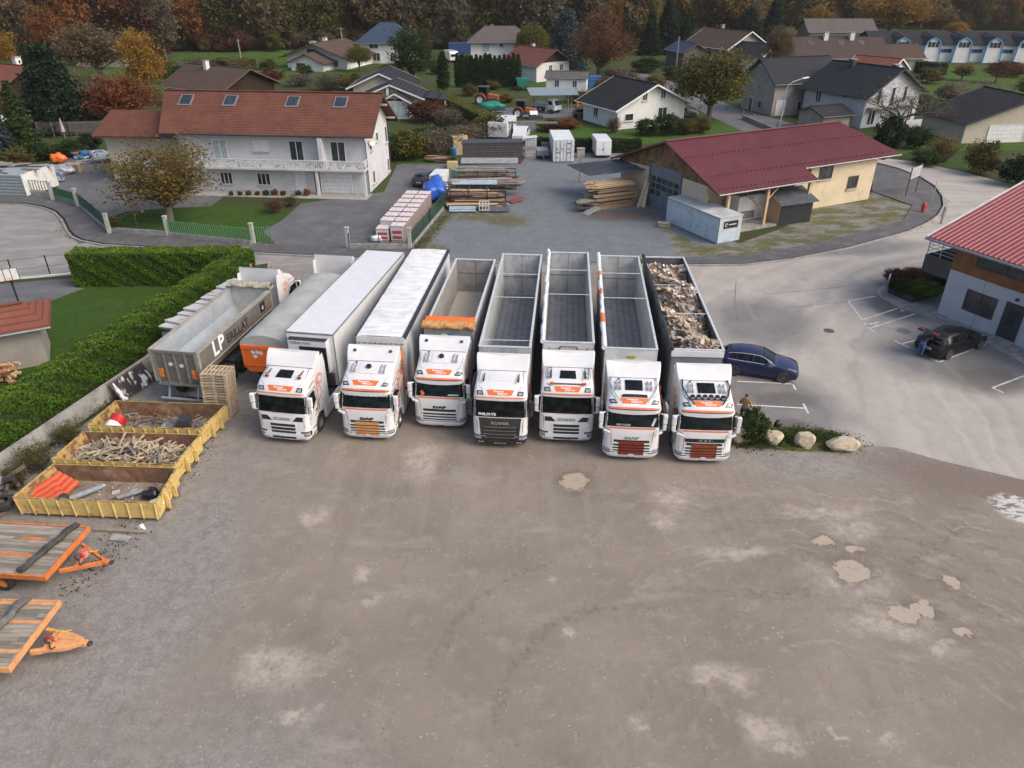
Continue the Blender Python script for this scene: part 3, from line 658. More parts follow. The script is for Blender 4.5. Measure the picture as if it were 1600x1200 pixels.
m.box(-1.2,1.2,yb_+.003,yb_+.06,zt-.14,zt); m.box(-1.2,1.2,yb_+.003,yb_+.06,zl-.2,zl-.06); m.build('tailgate_frame', mat('taupe_frame',(.22,.205,.185),(.16,.15,.135),3), tg)
m = MB(); 
for x in (-.9,.9): m.box(x-.13,x+.13,yb_+.005,yb_+.03,1.75,2.25)
m.build('warning_board', mat('amber_chevrons',(.75,.33,.02),(.6,.08,.03),8,.5,lo=.48,hi=.52), tg)
m = MB()
for x in (-.3,.28): m.obox((x,yb_+.015,2.5+.1*x),(.22,.02,.18),0,0,.3)
m.build('sticker', M_plate, tg)
MB().tube((-1.2,yb_+.12,.55),(1.2,yb_+.12,.55),.07,n=10).bar((-.8,yb_+.05,.55),(-.8,yb_-.3,1.35),.08).bar((.8,yb_+.05,.55),(.8,yb_-.3,1.35),.08).build('under_run_bar', M_galv, r)
c = crumple('bunched_tarpaulin', mat('dirty_tarpaulin',(.42,.39,.31),(.27,.25,.19),5,.85), ya-.05, 3.50, 2.75, .75, .36, r, 9)
# lettering on the panel that faces the row (local -x is the east side here)
M_ = frameM((-1.306,9.35,2.68),(0,-1,0),(-1,0,0)); 
text('L', 1.15, M_text_w, sp, frameM((-1.306,10.55,2.70),(0,-1,0),(-1,0,0)), bold=.03); text('P', 1.15, M_text_w, sp, frameM((-1.306,9.92,2.74),(0,-1,0),(-1,0,0)), bold=.03)
text('ERILLAT', .68, M_text_k, sp, frameM((-1.306,8.15,2.62),(0,-1,0),(-1,0,0)), bold=.012)
m = MB(); m.obox((-1.306,5.1,2.72),(.01,.62,.58)); m.build('side_logo', M_text_k, sp)
text('e', .5, M_offwhite, sp, frameM((-1.316,5.1,2.72),(0,-1,0),(-1,0,0)))
running_gear(r, (ya,yb_), 1.4, 1.6)
r = away('lorry with orange tipper trailer under grey domed tarpaulin, facing away', (-12.95,34.4), (-11.5,44.2), 13.0)
make_cab(r, 'd', dict(plate='FB-947-ZA'))
ya, yb_ = 3.9, 13.0
m = MB()
for s_ in (-1,1): m.prism([(s_*1.25,ya,2.75),(s_*1.25,ya,1.9),(s_*.95,ya,1.35),(s_*.9,ya,1.35),(s_*1.19,ya,1.9),(s_*1.19,ya,2.75)], (0,yb_-ya,0))
m.box(-.95,.95,ya,yb_,1.3,1.37); m.box(-1.19,1.19,ya,ya+.05,1.37,2.8); m.build('tipper_body', M_orange, r)
tg = MB().prism([(-1.25,yb_,2.85),(-1.25,yb_,1.55),(-1.0,yb_,1.28),(1.0,yb_,1.28),(1.25,yb_,1.55),(1.25,yb_,2.85)], (0,.07,0)).build('tailgate', M_orange, r, bevel=.02)
m = MB(); m.box(-1.27,1.27,yb_+.07,yb_+.13,2.62,2.82); m.box(-1.1,1.1,yb_+.072,yb_+.11,1.62,1.70); 
for x in (-1.2,1.2): m.box(x-.05,x+.05,yb_+.072,yb_+.12,1.6,2.62)
m.build('tailgate_frame', mat('orange_frame',(.70,.15,.03),(.6,.12,.03),4), tg)
MB().box(-.75,.0,yb_+.074,yb_+.09,1.72,1.84).build('warning_board', mat('amber_strip',(.8,.3,.03)), tg)
m = MB()
for x, z_ in ((.65,2.45),(.4,2.47),(.55,2.2),(.2,2.43)): m.obox((x,yb_+.08,z_),(.17,.02,.2),0,0,x)
m.build('sticker', M_plate, tg)
P = []
for k in range(71):
    y = ya-.1+(yb_-ya+.15)*k/70; row = []
    ribf = .05*abs(math.sin(math.pi*(y-ya)/.95))
    for j in range(17):
        a = math.pi*j/16; row.append((1.31*math.cos(a), y, 2.78+(.62+ribf*.6)*math.sin(a)**.8 + .01*math.sin(y*13+j)))
    P.append(row)
m = MB().grid(P); m.add(P[-1], [tuple(range(17))]); m.add(P[0], [tuple(range(17))])
m.build('tarpaulin_roof', mat('grey_tarpaulin',(.40,.41,.38),(.31,.32,.30),1.2,.6,dirt=(.46,.43,.36),dscale=.8), r, smooth=True, ang=60, fix=False)
running_gear(r, (ya,yb_), 1.25, 1.6)
# ---------------------------------------------------------------- cars
ST = {   # y, half width low, half width belt, z bottom, z belt, z top, half width top
 'hatch': [(0,.60,.58,.30,.52,.53,.5),(.10,.80,.74,.22,.66,.69,.66),(.35,.87,.80,.19,.76,.80,.72),(.95,.90,.84,.18,.87,.93,.74),(1.25,.90,.85,.18,.93,.99,.74),(2.05,.90,.85,.18,.97,1.42,.60),(2.6,.90,.85,.18,.99,1.46,.60),
           (3.25,.90,.85,.18,1.0,1.44,.58),(3.85,.89,.84,.20,1.03,1.33,.54),(4.15,.86,.80,.26,1.02,1.06,.62),(4.3,.80,.74,.32,.75,.80,.6)],
 'coupe': [(0,.60,.58,.28,.50,.52,.5),(.12,.82,.76,.20,.64,.68,.68),(.45,.89,.82,.17,.76,.80,.74),(1.1,.92,.86,.17,.86,.91,.76),(1.45,.92,.87,.17,.90,.96,.76),(2.3,.92,.87,.17,.94,1.40,.60),(2.9,.92,.87,.17,.97,1.43,.58),
           (3.6,.92,.87,.17,1.0,1.36,.56),(4.2,.91,.85,.20,1.03,1.16,.56),(4.45,.88,.82,.26,1.02,1.05,.66),(4.6,.82,.76,.32,.75,.80,.62)]}
def car_ring(a):
    y, hl, hb, zb, zm, zt, ht = a
    r = [(hl*.9,zb),(hl,zb+(zm-zb)*.35),(hl,zb+(zm-zb)*.7),(hb,zm),(ht,max(zt-.04,zm)),(ht*.75,zt),(0,zt+.015)]
    return [(x,y,z) for x,z in r] + [(-x,y,z) for x,z in reversed(r[:-1])]
def car_at(S_, y):
    for a, b in zip(S_[:-1], S_[1:]):
        if a[0] <= y <= b[0]: f = (y-a[0])/(b[0]-a[0]); return tuple(lerp(a[k],b[k],f) for k in range(7))
    return S_[-1]
def make_car(label, x, y, heading, paint, kind='hatch', tail=False, group=None, rim=None, chrome=False, plate='FK-190-CN'):
    r = thing('parked_car', label, 'car', (x,y,0), math.atan2(heading[0], -heading[1]), group)
    S_ = ST[kind]; m = MB(); ys = sorted(set([a[0] for a in S_] + [lerp(0,S_[-1][0],k/24) for k in range(25)]))
    ringz = [car_ring(car_at(S_, yy)) for yy in ys]; m.grid(ringz)
    m.add(ringz[0],[tuple(range(13))]); m.add(ringz[-1],[tuple(range(13))])
    body = m.build('body', paint, r, smooth=True, ang=40)
    L = S_[-1][0]; wy = (.82, L-.85)
    def sidepatch(mb, y0, y1, f0, f1, s_, off, n=5, sl0=0, sl1=0):
        P = []
        for k in range(n+1):
            yy = lerp(y0,y1,k/n); a = car_at(S_, yy); row = []
            for f in (f0,f1):
                y2 = yy + (sl0 if k==0 else (sl1 if k==n else 0))*(f-f0)
                a = car_at(S_, y2); zt_ = max(a[5]-.04,a[4]); row.append((s_*(lerp(a[2],a[6],f)+off), y2, lerp(a[4],zt_,f)))
            P.append(row)
        mb.grid(P)
    ya, yc = S_[4][0]+.32, S_[8][0]
    for s_ in (-1,1):
        for (p,q,s0,s1) in ((ya, ya+.88, .5, 0),(ya+.95, ya+1.75, 0, 0),(ya+1.81, yc-.1, 0, -.3)):
            m = MB(); sidepatch(m, p, q, .10, .88, s_, .012, 5, s0, s1); m.build('side_window', M_glass, r, smooth=True, fix=False)
        if chrome:
            m = MB(); sidepatch(m, ya-.1, yc, .88, .97, s_, .016, 14); sidepatch(m, ya-.12, yc, .0, .07, s_, .016, 14); m.build('window_trim', M_silver, body, fix=False)
        m = MB(); m.box(min(s_*.86,s_*1.03),max(s_*.86,s_*1.03),ya+.12,ya+.26,.95,1.07); m.build('wing_mirror', paint, r, bevel=.02)
        m = MB()
        for yy in (ya+.02, ya+.92, ya+1.78): m.bar((s_*(car_at(S_,yy)[1]+.003),yy,.36),(s_*(car_at(S_,yy)[2]+.004),yy,.93),.012,.008)
        for yy in (ya+.75, ya+1.6): m.bar((s_*.905,yy-.08,.84),(s_*.905,yy+.08,.84),.03,.02)
        m.build('door_seam', M_black, body)
        m = MB(); m.add([car_ring(car_at(S_,.13))[3 if s_>0 else 9], car_ring(car_at(S_,.55))[3 if s_>0 else 9]], [])
        P = []
        for k in range(5):
            a = car_at(S_, lerp(.13,.62,k/4)); P.append([(s_*(a[2]*.97+.02), lerp(.13,.62,k/4), a[4]-.14), (s_*(a[2]*.86), lerp(.13,.62,k/4)-.01, a[5]+.0)])
        MB().grid(P).build('headlight', M_lamp, r, fix=False)
        MB().prism([(s_*.86,L-.28,.98),(s_*.55,L-.09,.93),(s_*.55,L-.06,.80),(s_*.88,L-.22,.84)], (0,.03,.01)).build('tail_light', mat('red_lamp',(.30,.015,.01),(.2,.01,.01),5,.2), r)
        for k, yy in enumerate(wy):
            m = MB(); m.lathe([(.001,-.01),(.36,-.01),(.365,0),(.34,.012)], (s_*.90,yy,.34), 'X', 20); m.build('wheel_arch', M_black, body)
            t = MB().lathe([(.20,-.11),(.30,-.12),(.33,-.09),(.33,.09),(.30,.12),(.22,.11)], (s_*.82,yy,.33), 'X', 22).build('wheel', M_rubber, r, smooth=True)
            m = MB(); m.lathe([(.001,0),(.06,s_*.005)], (s_*.925,yy,.33), 'X', 12)
            for q in range(10):
                a = q*math.pi/5; m.bar((s_*.925,yy,.33),(s_*.93,yy+.22*math.cos(a),.33+.22*math.sin(a)),.035,.02)
            m.lathe([(.205,0),(.235,s_*.008),(.235,-s_*.02)], (s_*.93,yy,.33), 'X', 22); m.build('rim', rim or M_rim, t)
    P = []
    for k in range(7):
        yy = lerp(S_[4][0]+.06, S_[5][0]-.03, k/6); a = car_at(S_, yy); zz = a[5]+.022; h_ = a[6]*.93; P.append([(-h_,yy,zz-.03),(-h_*.6,yy,zz),(0,yy,zz+.008),(h_*.6,yy,zz),(h_,yy,zz-.03)])
    MB().grid(P).build('windscreen', M_glass, r, smooth=True, fix=False)
    if not tail:
        P = []
        for k in range(5):
            yy = lerp(S_[8][0]-.12, S_[9][0]-.06, k/4); a = car_at(S_, yy); zz = a[5]+.018; h_ = a[6]*.9; P.append([(-h_,yy,zz-.03),(0,yy,zz+.008),(h_,yy,zz-.03)])
        MB().grid(P).build('rear_window', M_glass, r, smooth=True, fix=False)
    MB().box(-.45,.45,-.02,.10,.33,.50).build('grille', M_black, r, bevel=.02)
    pl = MB().obox((0,L+.02,.62),(.5,.02,.12)).build('number_plate', M_plate, r)
    text(plate, .095, M_text_k, pl, frameM((0,L+.033,.62),(-1,0,0),(0,1,0)), bold=.002)
    if tail:
        yq = S_[8][0]-.15
        MB().prism([(-.62,yq+.1,1.12),(.62,yq+.1,1.12),(.66,L-.1,1.075),(-.66,L-.1,1.075)], (0,0,.012)).build('boot_opening', M_black, r)
        T = Matrix.Translation((0,yq,1.40)) @ Matrix.Rotation(R(24),4,'X')
        m = MB(); m.mbox(T @ Matrix.Translation((0,.42,0)), 1.22,.84,.05); m.mbox(T @ Matrix.Translation((0,.92,-.08)) @ Matrix.Rotation(R(-38),4,'X'), 1.25,.36,.05)
        tg = m.build('tailgate', paint, r, bevel=.02)
        m = MB(); m.mbox(T @ Matrix.Translation((0,.40,.03)), 1.0,.6,.012); m.build('rear_window', M_glass, tg)
        m = MB()
        for s_ in (-1,1): m.mbox(T @ Matrix.Translation((s_*.42,.96,-.055)) @ Matrix.Rotation(R(-38),4,'X'), .34,.13,.03)
        m.build('tail_light', mat('red_lamp',(.30,.015,.01)), tg)
    return r
M_blue = mat('dark_blue_paint', (.007,.010,.050), (.009,.013,.065), 2, .28, coat=.35)
M_carblack = mat('black_paint', (.005,.005,.006), (.008,.008,.009), 2, .28, coat=.2)
M_carkhaki = mat('charcoal_paint', (.03,.032,.036), (.04,.042,.045), 2, .3, coat=.6)
make_car('dark blue hatchback with chrome window trim parked beside the lorry loaded with cardboard', 15.95, 36.05, (.951,-.309), M_blue, 'hatch', chrome=True, rim=M_rimdark)
hd = Vector((28.09-25.43, 39.66-38.24)).normalized()
cx = Vector((28.09,39.66)) + hd*.82 + Vector((-hd.y,hd.x))*.85
make_car('black car with its tailgate raised, parked outside the grey and timber building', cx.x, cx.y, hd, M_carblack, 'coupe', tail=True)
make_car('dark estate car seen from behind on the driveway beside the blue tarpaulin', -8.6, 80.8, (.25,.97), M_carkhaki, 'hatch')
# ---------------------------------------------------------------- people
def person(label, loc, rz, J, segs, fingers, extra=None, mats=None):
    """J joints {name:(x,y,z,r)}; segs [(a,b,material)]; one skinned surface, coloured by the nearest bone"""
    names = list(J); me = bpy.data.meshes.new('person'); me.from_pydata([J[n][:3] for n in names], [(names.index(a),names.index(b)) for a,b,_ in segs], [])
    ob = bpy.data.objects.new('person', me); COL.objects.link(ob); sm = ob.modifiers.new('skin','SKIN'); sm.use_smooth_shade = True
    for i, n in enumerate(names): me.skin_vertices[0].data[i].radius = (J[n][3], J[n][3]*(.75 if n in ('chest','belly','pelvis') else 1)); me.skin_vertices[0].data[i].use_root = (n == 'pelvis')
    su = ob.modifiers.new('s','SUBSURF'); su.levels = 1; su.render_levels = 1
    dg = bpy.context.evaluated_depsgraph_get(); m2 = bpy.data.meshes.new_from_object(ob.evaluated_get(dg)); bpy.data.objects.remove(ob)
    mm = mats; m2.materials.clear(); [m2.materials.append(x) for x in mm]
    for p in m2.polygons:
        c = p.center; best = (9e9,0)
        for a, b, k in segs:
            A, B = Vector(J[a][:3]), Vector(J[b][:3]); d = B-A; t = max(0,min(1,(c-A).dot(d)/max(d.dot(d),1e-6))); dist = (c-A-d*t).length/ max(lerp(J[a][3],J[b][3],t),.02)
            if dist < best[0]: best = (dist,k)
        p.material_index = best[1]; p.use_smooth = True
    bm = bmesh.new(); bm.from_mesh(m2)
    fm = MB()
    for hnd, dirv in fingers:
        h_ = Vector(J[hnd][:3]); d = Vector(dirv).normalized(); sd_ = d.cross(Vector((0,0,1))); sd_ = sd_.normalized() if sd_.length > .1 else Vector((1,0,0))
        for k in range(4):
            b = h_ + sd_*(k-1.5)*.02 + d*.02; l_ = (.045,.055,.05,.038)[k]; fm.tube(b, b+d*l_, .010,.009,6); fm.tube(b+d*l_, b+d*(l_+.028)+Vector((0,0,-.015)), .009,.007,6)
        fm.tube(h_-sd_*.025, h_-sd_*.055+d*.04, .011,.008,6)
    n0 = len(m2.vertices)
    o = bpy.data.objects.new('person', m2); COL.objects.link(o); bm.free()
    if fm.v:
        bm = bmesh.new(); bm.from_mesh(m2); vs = [bm.verts.new(v) for v in fm.v]
        for f in fm.f: q = bm.faces.new([vs[i] for i in f]); q.material_index = 0
        bm.to_mesh(m2); bm.free()
    o.location = loc; o.rotation_euler = (0,0,rz); tag(o, label, 'person')
    return o
M_skin = mat('skin', (.42,.24,.17), (.36,.2,.14), 8, .6)
M_jean = mat('blue_denim', (.05,.10,.22), (.08,.15,.28), 6, .85); M_darktop = mat('dark_grey_top', (.05,.045,.045), (.08,.07,.07), 6, .9)
M_brownshirt = mat('brown_jacket', (.22,.11,.05), (.30,.17,.09), 7, .9); M_darktrouser = mat('dark_trousers', (.025,.022,.025), (.04,.035,.035), 7, .9); M_hair = mat('dark_hair', (.012,.010,.009), (.03,.022,.018), 20, .7)
def legs(J, hip, z=.92, knee=(0,.02), foot=(0,-.02), sp=.10):
    for s_, n in ((-1,'l'),(1,'r')):
        J['hip'+n] = (s_*sp, hip, z-.06, .105); J['knee'+n] = (s_*(sp+.01), hip+knee[0]-.03, .49, .068); J['ank'+n] = (s_*(sp+.02), hip+knee[1], .09, .047); J['toe'+n] = (s_*(sp+.03), hip+knee[1]-.17, .04, .04)
    return [('pelvis','hipl',1),('pelvis','hipr',1),('hipl','kneel',1),('kneel','ankl',1),('ankl','toel',3),('hipr','kneer',1),('kneer','ankr',1),('ankr','toer',3)]
# standing, back to the camera, beside the lorry (local -Y = facing)
J = dict(pelvis=(0,0,.95,.15), belly=(0,0,1.1,.14), chest=(0,.01,1.33,.17), neck=(0,0,1.50,.06), head=(0,-.02,1.62,.095), crown=(0,-.015,1.72,.08), nose=(0,-.11,1.60,.018))
S1 = legs(J, 0) + [('pelvis','belly',2),('belly','chest',2),('chest','neck',2),('neck','head',0),('head','crown',4),('head','nose',0)]
for s_, n in ((-1,'l'),(1,'r')):
    J['sh'+n] = (s_*.19,.01,1.42,.07); J['el'+n] = (s_*.25,.02,1.14,.048); J['wr'+n] = (s_*.2,-.2,1.06,.03); J['ha'+n] = (s_*.19,-.27,1.05,.034); J['ear'+n] = (s_*.088,0,1.62,.016)
    S1 += [('chest','sh'+n,2),('sh'+n,'el'+n,2),('el'+n,'wr'+n,2),('wr'+n,'ha'+n,0),('head','ear'+n,0)]
person('person with dark hair and brown jacket standing by the lorry mirror', (*G(1159,662),0), R(150), J, S1, [('hal',(0,-1,-.2)),('har',(0,-1,-.2))], mats=[M_skin,M_darktrouser,M_brownshirt,M_black,M_hair])
# bending into the open boot
J = dict(pelvis=(0,.05,.95,.15), belly=(0,-.10,1.06,.14), chest=(0,-.33,1.20,.165), neck=(0,-.50,1.25,.06), head=(0,-.61,1.24,.09), crown=(0,-.69,1.29,.075), nose=(0,-.64,1.13,.018))
S1 = legs(J, .05, knee=(0,.03)) + [('pelvis','belly',2),('belly','chest',2),('chest','neck',2),('neck','head',0),('head','crown',4),('head','nose',0)]
for s_, n in ((-1,'l'),(1,'r')):
    J['sh'+n] = (s_*.18,-.40,1.20,.07); J['el'+n] = (s_*.24,-.55,1.0,.048); J['wr'+n] = (s_*.18,-.75,.97,.03); J['ha'+n] = (s_*.17,-.82,.96,.034); J['ear'+n] = (s_*.083,-.61,1.25,.016)
    S1 += [('chest','sh'+n,2),('sh'+n,'el'+n,2),('el'+n,'wr'+n,2),('wr'+n,'ha'+n,0),('head','ear'+n,0)]
pb = cx - hd*4.85 + Vector((-hd.y,hd.x))*.15
person('person in blue jeans and dark top bending into the open car boot', (pb.x,pb.y,0), math.atan2(hd.x,-hd.y), J, S1, [('hal',(0,-1,-.2)),('har',(0,-1,-.2))], mats=[M_skin,M_jean,M_darktop,M_black,mat('grey_hair',(.2,.17,.14))])
# ---------------------------------------------------------------- skips (open waste containers)
M_yel = mat('chipped_yellow_paint', (.62,.46,.17), (.50,.36,.12), 2.5, .7, dirt=(.20,.10,.05), dscale=2.8, dlo=.55, dhi=.70)
M_yelrim = mat('worn_yellow_rim', (.50,.38,.13), (.38,.27,.09), 4, .65, dirt=(.13,.06,.03), dscale=4, dlo=.50, dhi=.62)
M_rust = mat('rusty_interior', (.20,.10,.055), (.10,.055,.035), 2.5, .85, dirt=(.30,.20,.12), dscale=1.5, dlo=.5, dhi=.7)
M_rustyel = mat('rust_over_yellow', (.40,.27,.09), (.16,.08,.04), 3, .8, lo=.42, hi=.58)
M_skipfloor = mat('dirty_skip_floor', (.27,.22,.17), (.20,.155,.12), 2.5, .9, dirt=(.12,.08,.06), dscale=2)
def skip(label, cs, h=1.0, fl=.22):
    c = Vector((sum(p[0] for p in cs)/4, sum(p[1] for p in cs)/4)); r = thing('open_skip', label, 'skip', (c.x,c.y,0), group='yellow skips beside the concrete wall')
    q = [Vector((p[0]-c.x, p[1]-c.y)) for p in cs]     # near left, near right, far right, far left
    def inn(k, d): v = q[k]; return v - v.normalized()*d*1.3
    outer = [(v.x,v.y) for v in q]; t = .07
    rimo = [Vector((v.x,v.y,h)) for v in q]; ino = [Vector((*inn(k,t),h)) for k in range(4)]; bot = [Vector((*(inn(k,.22)),fl)) for k in range(4)]; obot = [Vector((*(inn(k,.05)),fl-.06)) for k in range(4)]
    names = ('side_wall','end_wall','side_wall','end_wall')
    for k in range(4):
        a, b = k, (k+1)%4; m = MB()
        m.mat(0).add([rimo[a],rimo[b],obot[b],obot[a]], [(0,1,2,3)]); m.mat(1).add([ino[a],ino[b],bot[b],bot[a]], [(0,1,2,3)])
        wl = m.build(names[k], [M_yel, M_rustyel if k in (3,1) else M_rust], r, fix=False)
        m = MB(); u = Vector((0,0,.05)); m.add([rimo[a]-u,rimo[b]-u,ino[b]-u,ino[a]-u,rimo[a]+u*.4,rimo[b]+u*.4,ino[b]+u*.4,ino[a]+u*.4], [(0,1,2,3),(4,5,6,7),(0,1,5,4),(2,3,7,6),(1,2,6,5),(3,0,4,7)]); m.build('rim', M_yelrim, wl, bevel=.01)
        m = MB(); n = (10,0,10,2)[k]; od = (rimo[b]-rimo[a]).normalized().cross(Vector((0,0,1)))
        for j in range(n+1 if n else 0):
            f = (j+.15)/(n+.3); A = rimo[a].lerp(rimo[b],f)+od*.02-Vector((0,0,.06)); B = obot[a].lerp(obot[b],f)+od*.02-Vector((0,0,.02)); m.bar(A, B, .07, .05)
        m.build('rib', M_yel, wl)
    m = MB(); m.add([b+Vector((0,0,.005)) for b in bot], [(0,1,2,3)]); m.build('floor', M_skipfloor, r, fix=False)
    m = MB(); e0, e1 = (q[0]+q[1]*0), q[1]; d = (q[1]-q[0]).normalized(); n_ = Vector((-d.y,d.x)); wd = (q[2]-q[1]).length
    for f in (.3,.7):
        p0 = q[0]+n_*wd*f; p1 = q[1]+n_*wd*f; m.bar((p0.x,p0.y,.09),(p1.x,p1.y,.09),.1,.16)
    m.build('skid', M_brown, r)
    m = MB(); p = (q[1]+q[2])/2
    for f in (.30,.62):
        p0 = q[1].lerp(q[2],f); m.prism([(p0.x,p0.y,h-.05),(p0.x+.0,p0.y,.12),(p0.x+.15,p0.y,.12),(p0.x+.15,p0.y,.6),(p0.x+.08,p0.y,h-.06)], (n_.x*.08,n_.y*.08,0))
    p0 = q[1].lerp(q[2],.30); p1 = q[1].lerp(q[2],.66); m.bar((p0.x+.06,p0.y,.82),(p1.x+.06,p1.y,.82),.05)
    m.build('hook_frame', M_yel, r)
    return r, c, q
sk1 = skip('yellow skip nearest the camera, holding orange sheets and pipes', [G(19,777,1),G(244,786,1),G(277,731,1),G(82,725,1)])
sk2 = skip('yellow skip heaped with broken pallet wood, middle of the three', [G(80,717,1),G(273,727,1),G(314,679,1),G(130,674,1)])
sk3 = skip('yellow skip with a red and white drum, farthest of the three', [G(136,664,1),G(314,671,1),G(355,632,1),G(180,626,1)])
rr = random.Random(21)
def inskip(s_, u, v, z=.25):
    q = s_[2]; c = s_[1]; a = q[0].lerp(q[1],u); b = q[3].lerp(q[2],u); p = a.lerp(b,v); return Vector((p.x+c.x, p.y+c.y, z))
# skip 1 load
for k, (u, v, rz, sc_) in enumerate(((.13,.60,.5,1.0),(.11,.33,.15,.95))):
    m = MB(); P = []; p = inskip(sk1,u,v,.45+.12*k)
    for i in range(2): 
        row = []
        for j in range(25):
            x = (j/24-.5)*1.25; z_ = .07*(1 if (j//3)%2 else 0); row.append(((-1.0 if i==0 else 1.0)*.62, x, z_))
        P.append(row)
    m.grid(P); o = m.build('corrugated_panel', mat('orange_red_sheet',(.62,.10,.03),(.50,.075,.03),4,.5), fix=False); sd_ = o.modifiers.new('t','SOLIDIFY'); sd_.thickness = .02
    o.location = p; o.rotation_euler = (R(12),R(-16),rz+R(35)); tag(o, ('orange corrugated sheet leaning in the corner of the nearest skip','flat orange corrugated sheet along the near edge of the nearest skip')[k], 'sheet')
def pipe(label, s_, a, b, r_, mt, name='pipe', z=.36):
    o_ = MB(); A = inskip(s_,*a,z); B = inskip(s_,*b,z+.08); n = 14
    d = (B-A).normalized(); sdv = d.cross(Vector((0,0,1))).normalized(); up = sdv.cross(d)
    P = []
    for rad in (r_*.88, r_*.88): pass
    for p, rad in ((B,r_*.86),(A,r_*.86),(A,r_),(B,r_),(B,r_*.86)): P.append([p-A+sdv*rad*math.cos(2*math.pi*k/n)+up*rad*math.sin(2*math.pi*k/n) for k in range(n+1)])
    o_.grid(P); o = o_.build(name, mt, None, smooth=True, ang=40); o.location = A; return tag(o, label, name)
M_pvc = mat('grey_plastic_pipe', (.26,.29,.31), (.20,.22,.24), 6, .5)
pipe('thick grey pipe lying beside the orange sheets', sk1, (.27,.30), (.44,.68), .13, M_pvc)
pipe('thin grey pipe lying across the middle of the nearest skip', sk1, (.62,.42), (.78,.62), .10, M_pvc)
m = MB(); m.lathe([(.001,0),(.2,0),(.22,.05),(.22,.4),(.17,.5),(.001,.5)],(0,0,0),'Y',16); o = m.build('plastic_drum', [mat('black_and_beige_drum',(.35,.31,.24),(.03,.03,.03),2,.5,lo=.45,hi=.5)], smooth=True); o.location = inskip(sk1,.24,.16,.47); o.rotation_euler = (0,0,R(-25)); tag(o,'beige and black drum lying against the near wall of the skip','drum')
def sack(label, p, s, mt, seed, name='rubbish_bag', cat='bag', peak=.35):
    bm = bmesh.new(); bmesh.ops.create_icosphere(bm, subdivisions=3, radius=1); rs = random.Random(seed); f = [rs.uniform(2,5) for _ in range(3)]
    for v in bm.verts:
        c = v.co; k = 1+.13*math.sin(c.x*f[0]*1.7+c.y*3)+.1*math.sin(c.y*f[1]*2+c.z*4)+.06*math.sin(c.x*9+c.z*8)
        v.co = Vector((c.x*k*s[0], c.y*k*s[1], max(c.z*k,-.75)*s[2]))
        if c.z > .9: v.co.z += s[2]*peak
    me = bpy.data.meshes.new(name); bm.to_mesh(me); bm.free(); me.materials.append(mt); me.polygons.foreach_set('use_smooth',[True]*len(me.polygons))
    o = bpy.data.objects.new(name, me); COL.objects.link(o); o.location = p; return tag(o, label, cat)
M_bin = mat('black_bin_liner', (.012,.013,.014), (.025,.026,.028), 6, .28)
sack('black rubbish bag in the nearest skip by its far corner', inskip(sk1,.86,.52,.47), (.36,.28,.24), M_bin, 3)
sack('small black rubbish bag beside the larger one', inskip(sk1,.80,.22,.38), (.2,.16,.12), M_bin, 5)
m = MB(); m.obox((0,0,0),(.5,.36,.03),.3,.15); o = m.build('white_board', M_offwhite, bevel=.01); o.location = inskip(sk1,.955,.22,.6); o.rotation_euler = (R(30),0,R(20)); tag(o,'white board leaning in the near right corner of the nearest skip','board')
m = MB(); m.obox((0,0,0),(.3,.24,.05),.3); m.obox((.06,.02,.04),(.2,.15,.03),.7); o = m.build('scrap_of_packaging', mat('packaging',(.6,.55,.48),(.45,.3,.25),8), bevel=.01); o.location = inskip(sk1,.56,.62,.27); tag(o,'crumpled pale packaging on the skip floor between the pipes','packaging')
m = MB()
for i in range(90): 
    p = inskip(sk1, rr.uniform(.3,.98), rr.uniform(.1,.9), .24); l_ = rr.uniform(.05,.35); m.mat(rr.randrange(3)).obox(p,(l_,rr.uniform(.02,.06),.015),rr.uniform(0,3),rr.gauss(0,.2))
tag(m.build('skip_litter', [M_oldwood, M_offwhite, M_brown], fix=False), 'twigs, chips and scraps scattered over the nearest skip floor', 'litter', kind='stuff')
# skip 2 load: broken pallets
m = MB()
for i in range(420):
    u, v = rr.uniform(.06,.94), rr.uniform(.1,.9); hz = .35+.75*math.exp(-((u-.45)**2/.09))*math.exp(-((v-.55)**2/.16))
    p = inskip(sk2,u,v,rr.uniform(.3,hz+.12)); l_ = rr.uniform(.5,1.25); a = rr.choice([rr.gauss(.5,.35), rr.gauss(2.0,.4), rr.uniform(0,3.14)])
    m.mat(0 if rr.random()<.6 else (1 if rr.random()<.6 else 2)).obox(p,(l_,rr.choice([.05,.08,.10]),rr.choice([.022,.022,.07])),a,rr.gauss(0,.25),rr.gauss(0,.16))
tag(m.build('broken_pallet_wood', [M_palewood, M_oldwood, mat('brown_wood_scrap',(.20,.14,.09),(.12,.08,.055),6,.9)], fix=False), 'tangled heap of broken pallet boards filling the middle skip', 'wood waste', kind='stuff')
